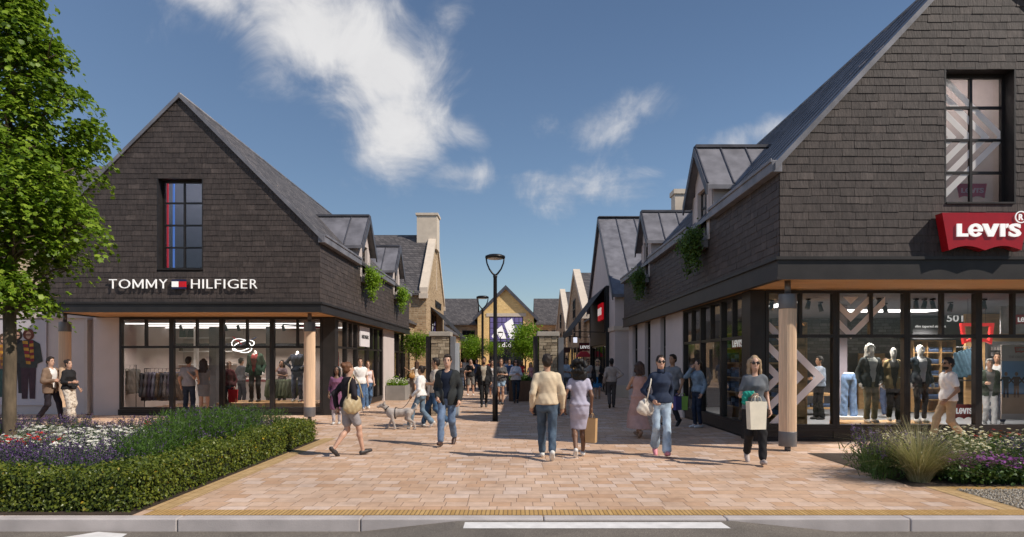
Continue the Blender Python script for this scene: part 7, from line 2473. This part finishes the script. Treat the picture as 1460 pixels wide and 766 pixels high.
person('distant person in a white tee under the purple glazed front', 722, 545, 1.74, 'm', PI, 'tan', ('short', (.03, .02, .015)), ('tee', (.60, .60, .60)), ('trousers', (.05, .06, .09)), (.1, .1, .1), ('walk', 'L', .15), **far)
person('distant person in a grey coat left of the purple glazed front', 709, 543, 1.72, 'f', PI, 'fair', ('bob', (.10, .06, .03)), ('coat', (.12, .12, .13)), ('slim', (.03, .03, .04)), (.1, .1, .1), ('walk', 'R', .15), **far)
person('distant person in a black tee near the left wing', 671, 546, 1.76, 'm', PI + .3, 'olive', ('short', (.02, .015, .01)), ('tee', (.02, .02, .022)), ('trousers', (.10, .09, .08)), (.1, .1, .1), ('walk', 'L', .15), **far)
person('distant person in a red top right of the purple glazed front', 744, 548, 1.66, 'f', 0, 'tan', ('long', (.03, .02, .015)), ('tee', (.35, .03, .04)), ('trousers', (.05, .07, .12), 'denim'), (.1, .1, .1), ('walk', 'R', .15), **far)
# inside the shops
person('woman in a maroon shirt carrying a red bag inside the white lettered shop', 326, 0, 1.62, 'f', PI, 'fair', ('tied', (.12, .06, .03)), ('shirt', (.11, .025, .03)), ('slim', (.012, .014, .02)), (.3, .25, .22), ('walk', 'L', .12), 'down', 'down', Y=21.5, z=.03)
hw_ = WX(333, 21.45)
paper_bag('bright red carrier bag of the woman inside the white lettered shop', Vector((hw_, 21.42, .82)), .28, .40, .12, (.60, .02, .03), .2, .06)
person('shopper in grey reaching up at the back of the white lettered shop', 344, 0, 1.74, 'm', -.6, 'tan', ('short', (.02, .015, .01)), ('long', (.15, .15, .165)), ('trousers', (.05, .05, .06)), (.1, .1, .1), ('stand', .1), 'down', 'crook', Y=24.4, z=.03, **far)
person('shopper in a mauve top with folded arms at the back of the white lettered shop', 402, 0, 1.66, 'f', PI, 'tan', ('bob', (.03, .02, .015)), ('tee', (.20, .15, .16)), ('trousers', (.05, .05, .06)), (.1, .1, .1), ('stand', .09), 'chest', 'face', Y=25.2, z=.03, **far)
person('man in a light blue shirt and black trousers browsing behind the chevron window', 1168, 0, 1.76, 'm', A2 + .15, 'olive', ('short', (.015, .011, .009)), ('shirt', (.34, .40, .50)), ('flared', (.015, .015, .018)), (.02, .02, .02), ('stand', .09), 'crook', 'down', Y=19.0, z=.026)
person('older shopper in a dark green jacket beside the beach poster', 1411, 0, 1.68, 'm', PI - .4, 'fair', ('short', (.35, .33, .31)), ('jacket', (.045, .06, .045)), ('trousers', (.42, .42, .42)), (.1, .1, .1), ('walk', 'L', .14), 'down', 'crook', Y=16.8, z=.026, shirt=(.1, .1, .1))
person('tall shopper in a white tee beside the older shopper in green', 1422, 0, 1.84, 'm', PI - .7, 'tan', ('short', (.03, .02, .015)), ('tee', (.55, .55, .55)), ('trousers', (.05, .06, .09), 'denim'), (.1, .1, .1), ('stand', .1), 'down', 'crook', Y=17.4, z=.026)
person('shopper in a white top between the mannequins at the back of the red signed shop', 1262, 0, 1.70, 'f', .4, 'fair', ('long', (.15, .08, .04)), ('tee', (.55, .53, .5)), ('slim', (.06, .08, .14), 'denim'), (.3, .3, .3), ('stand', .09), Y=19.6, z=.026, **far)

# ------------------------------------------------------------------ the dog on its lead
YD = 16.5
dx = WX(570, YD)
dg = thing('dog', 'pale grey white dog walking on a lead ahead of the couple', 'dog', (dx, YD, 0), A2)   # local +Y faces left in the picture
f = Field((-.20, -.62, -.02), (.20, .62, .72), .012)
f.ell((0, .17, .385), (.095, .15, .125), .03)            # deep chest
f.ell((0, -.02, .40), (.085, .20, .095), .05)
f.ell((0, -.20, .415), (.085, .13, .10), .04)            # croup
f.cap((0, .25, .44), (0, .37, .545), .066, .052, .04)    # neck
f.ell((0, .415, .575), (.052, .075, .052), .03)          # skull
f.cap((0, .44, .562), (0, .525, .545), .036, .024, .02)  # muzzle
for sx in (-1, 1):
    f.cap((sx * .038, .39, .61), (sx * .05, .37, .665), .018, .008, .012)   # pricked ears
    f.cap((sx * .03, .37, .61), (sx * .055, .36, .60), .018, .014, .01)
front = {1: [(.06, .18, .36), (.065, .20, .22), (.065, .27, .11), (.065, .31, .025)], -1: [(-.06, .18, .36), (-.065, .16, .22), (-.065, .12, .11), (-.065, .10, .025)]}
hind = {1: [(.06, -.22, .40), (.068, -.15, .26), (.068, -.26, .145), (.068, -.22, .025)], -1: [(-.06, -.22, .40), (-.068, -.22, .26), (-.068, -.36, .16), (-.068, -.38, .03)]}
for sd in (1, -1):
    a, b, c, d = front[sd]
    f.cap(a, b, .05, .032, .03); f.cap(b, c, .030, .022, .015); f.cap(c, d, .022, .020, .01); f.ell((d[0], d[1] + .02, .020), (.026, .04, .020), .012)
    a, b, c, d = hind[sd]
    f.cap(a, b, .078, .045, .03); f.cap(b, c, .040, .021, .02); f.cap(c, d, .021, .020, .01); f.ell((d[0], d[1] + .02, .020), (.026, .04, .020), .012)
f.cap((0, -.31, .45), (0, -.38, .50), .028, .026, .02); f.cap((0, -.38, .50), (0, -.41, .58), .026, .020, .02); f.cap((0, -.41, .58), (0, -.37, .62), .02, .012, .02)   # curled-up tail
f.folds(.003, 50, 1.)
f.D -= .004
v_, q_ = f.mesh()
mfur = M('pale_dog_fur', (.37, .325, .295), .85, .28, 7., .5, 90.)
ob_ = link('body', fast_mesh('body', v_, q_, smooth=True), mfur, dg)
q = MB(); q.ell((0, .548, .552), (.014, .012, .012), 8, 5)
for sx in (-1, 1): q.ell((sx * .028, .468, .595), (.008, .008, .008), 8, 5)
q.build('nose_and_eyes', [M('eye_dark', (.02, .015, .012), .3)], dg, True, local=True)
q = MB()
n = 18
for k in range(n):
    a, b = 2 * PI * k / n, 2 * PI * (k + 1) / n
    R1, R2 = .068, .062
    c0 = Vector((0, .315, .50)); ax1, ax2 = Vector((1, 0, 0)), Vector((0, -.64, .77))
    q.tube([c0 + (ax1 * math.cos(a) + ax2 * math.sin(a)) * R1, c0 + (ax1 * math.cos(b) + ax2 * math.sin(b)) * R1], .012, 6)
q.build('collar', [m_black], dg, True, local=True)
q = MB()
hs_ = []
for k in range(11):
    a = 2 * PI * k / 10
    hs_.append((.105 * math.cos(a), .10, .39 + .14 * math.sin(a)))
q.tube(hs_, .010, 5); q.build('harness', [m_black], dg, True, local=True)
ld = thing('dog_lead', 'black lead running from the dog to the hand of the woman in white', 'lead', (dx, YD, .4))
A_ = Matrix.Translation((dx, YD, 0)) @ Matrix.Rotation(A2, 4, 'Z') @ Vector((0, .10, .535))
B_ = h5[-1] + Vector((0, 0, -.02))
pts = [A_.lerp(B_, k / 10) - Vector((0, 0, .12 * math.sin(PI * k / 10))) for k in range(11)]
q = MB(); q.tube(pts, .007, 6); q.build('cord', [m_black], ld, True)
# ------------------------------------------------------------------ sun, sky, clouds, camera
sun_dir = Vector((.89, -.455, 1.0 * math.tan(R(43))))
sun_dir.normalize()
el = math.asin(sun_dir.z)
az = math.atan2(sun_dir.x, sun_dir.y)
ld_ = bpy.data.lights.new('sun', 'SUN')
ld_.energy = 4.8
ld_.angle = R(.5)
ld_.color = (1.0, .915, .81)
so = bpy.data.objects.new('sun', ld_)
COL.objects.link(so)
so.rotation_euler = (-sun_dir).to_track_quat('-Z', 'Y').to_euler()

W_ = bpy.data.worlds.new('World')
SC.world = W_
W_.use_nodes = True
nt = W_.node_tree
bg = nt.nodes['Background']
sky = nn(nt, 'ShaderNodeTexSky', sky_type='NISHITA')
sky.sun_disc = False
sky.sun_elevation = el
sky.sun_rotation = -az
sky.altitude = 0
sky.air_density = 1.0
sky.dust_density = .6
sky.ozone_density = 3.0
tc = nn(nt, 'ShaderNodeTexCoord')
D_ = tc.outputs['Generated']
sp = nn(nt, 'ShaderNodeSeparateXYZ')
nt.links.new(D_, sp.inputs[0])
# clouds live on a flat layer overhead: direction / elevation gives a place in that layer
den = math_node(nt, 'MAXIMUM', sp.outputs[2], .03)
cu = math_node(nt, 'DIVIDE', sp.outputs[0], den)
cv = math_node(nt, 'DIVIDE', sp.outputs[1], den)
cmb = nn(nt, 'ShaderNodeCombineXYZ')
nt.links.new(cu, cmb.inputs[0]); nt.links.new(cv, cmb.inputs[1])
n1 = nn(nt, 'ShaderNodeTexNoise'); n1.inputs['Scale'].default_value = 1.7; n1.inputs['Detail'].default_value = 9; n1.inputs['Roughness'].default_value = .58; n1.inputs['Distortion'].default_value = .35
nt.links.new(cmb.outputs[0], n1.inputs['Vector'])
n2 = nn(nt, 'ShaderNodeTexNoise'); n2.inputs['Scale'].default_value = 10; n2.inputs['Detail'].default_value = 8; n2.inputs['Roughness'].default_value = .6; n2.inputs['Distortion'].default_value = .6
nt.links.new(D_, n2.inputs['Vector'])


def blob(az_px, el_px, rx, ry, rot, soft=1.0):
    """Soft oval of sky around a compass direction (angles found from the photograph)."""
    d = Vector(((az_px - CX) / F, 1, (CY - el_px) / F)).normalized()
    a0, e0 = math.atan2(d.x, d.y), math.asin(d.z)
    return a0, e0, rx / F, ry / F, rot


ang = math_node(nt, 'ARCTAN2', sp.outputs[0], sp.outputs[1])
elv = math_node(nt, 'ARCSINE', sp.outputs[2])
tot = None
for (px_, py_, rx, ry, rot, amp) in ((460, 35, 200, 90, -18, 1.25), (530, 100, 130, 95, -35, 1.3), (565, 175, 80, 85, -50, 1.35), (600, 90, 70, 60, 30, .8), (640, 15, 70, 40, 30, .7), (320, 8, 130, 34, -20, 1.0), (655, 185, 90, 28, -20, .6),
                                     (665, 250, 105, 30, 5, .72), (855, 172, 150, 42, 8, .82), (825, 270, 130, 38, -4, .92), (905, 252, 70, 16, 8, .62), (1050, 195, 100, 26, 6, .80), (1000, 262, 70, 16, 0, .6), (60, 40, 90, 24, 10, .25)):
    a0, e0, ra, rb, _ = blob(px_, py_, rx, ry, rot)
    ca_, sa_ = math.cos(R(rot)), math.sin(R(rot))
    da = math_node(nt, 'SUBTRACT', ang, a0)
    de = math_node(nt, 'SUBTRACT', elv, e0)
    u = math_node(nt, 'ADD', math_node(nt, 'MULTIPLY', da, ca_ / ra), math_node(nt, 'MULTIPLY', de, sa_ / ra))
    v = math_node(nt, 'ADD', math_node(nt, 'MULTIPLY', da, -sa_ / rb), math_node(nt, 'MULTIPLY', de, ca_ / rb))
    d2 = math_node(nt, 'ADD', math_node(nt, 'MULTIPLY', u, u), math_node(nt, 'MULTIPLY', v, v))
    g_ = math_node(nt, 'MULTIPLY', math_node(nt, 'EXPONENT', math_node(nt, 'MULTIPLY', d2, -1.0)), amp)
    tot = g_ if tot is None else math_node(nt, 'MAXIMUM', tot, g_)
fine = math_node(nt, 'ADD', math_node(nt, 'MULTIPLY', n1.outputs['Fac'], .40), math_node(nt, 'MULTIPLY', n2.outputs['Fac'], .80))
raw = math_node(nt, 'ADD', tot, math_node(nt, 'MULTIPLY', math_node(nt, 'SUBTRACT', fine, .60), 2.1))
mr_ = nn(nt, 'ShaderNodeMapRange', interpolation_type='SMOOTHSTEP')
mr_.inputs['From Min'].default_value = .36
mr_.inputs['From Max'].default_value = 1.35
nt.links.new(raw, mr_.inputs[0])
mask = math_node(nt, 'MULTIPLY', mr_.outputs[0], .95)
cloud = ramp(nt, [(.25, (.60, .62, .68)), (.5, (.86, .85, .86)), (.75, (.97, .96, .96))], math_node(nt, 'ADD', math_node(nt, 'MULTIPLY', mr_.outputs[0], .35), math_node(nt, 'MULTIPLY', n2.outputs['Fac'], .62)))
CLOUD_GAIN = 8.4
cg = mixc(nt, 1., cloud.outputs[0], (CLOUD_GAIN,) * 3, 'MULTIPLY')
nt.links.new(mixc(nt, mask, sky.outputs[0], cg), bg.inputs['Color'])
bg.inputs['Strength'].default_value = .10

cam = bpy.data.cameras.new('camera')
co_ = bpy.data.objects.new('camera', cam)
COL.objects.link(co_)
co_.location = (0, 0, CAMZ)
co_.rotation_euler = (PI / 2, 0, 0)
cam.sensor_width = 36
cam.lens = 36 * F / 1460
cam.shift_x = -(CX - 730) / 1460
cam.shift_y = (CY - 383) / 1460
cam.clip_end = 1500
SC.camera = co_
SC.view_settings.view_transform = 'Standard'
SC.view_settings.look = 'None'
SC.view_settings.gamma = 1
SC.view_settings.exposure = 0
SC.render.filter_size = 1.1
SC.render.engine = 'CYCLES'
SC.cycles.max_bounces = 8
SC.cycles.transparent_max_bounces = 24
SC.cycles.use_denoising = True
SC.cycles.sample_clamp_indirect = 6
SC.cycles.caustics_reflective = False
SC.cycles.caustics_refractive = False
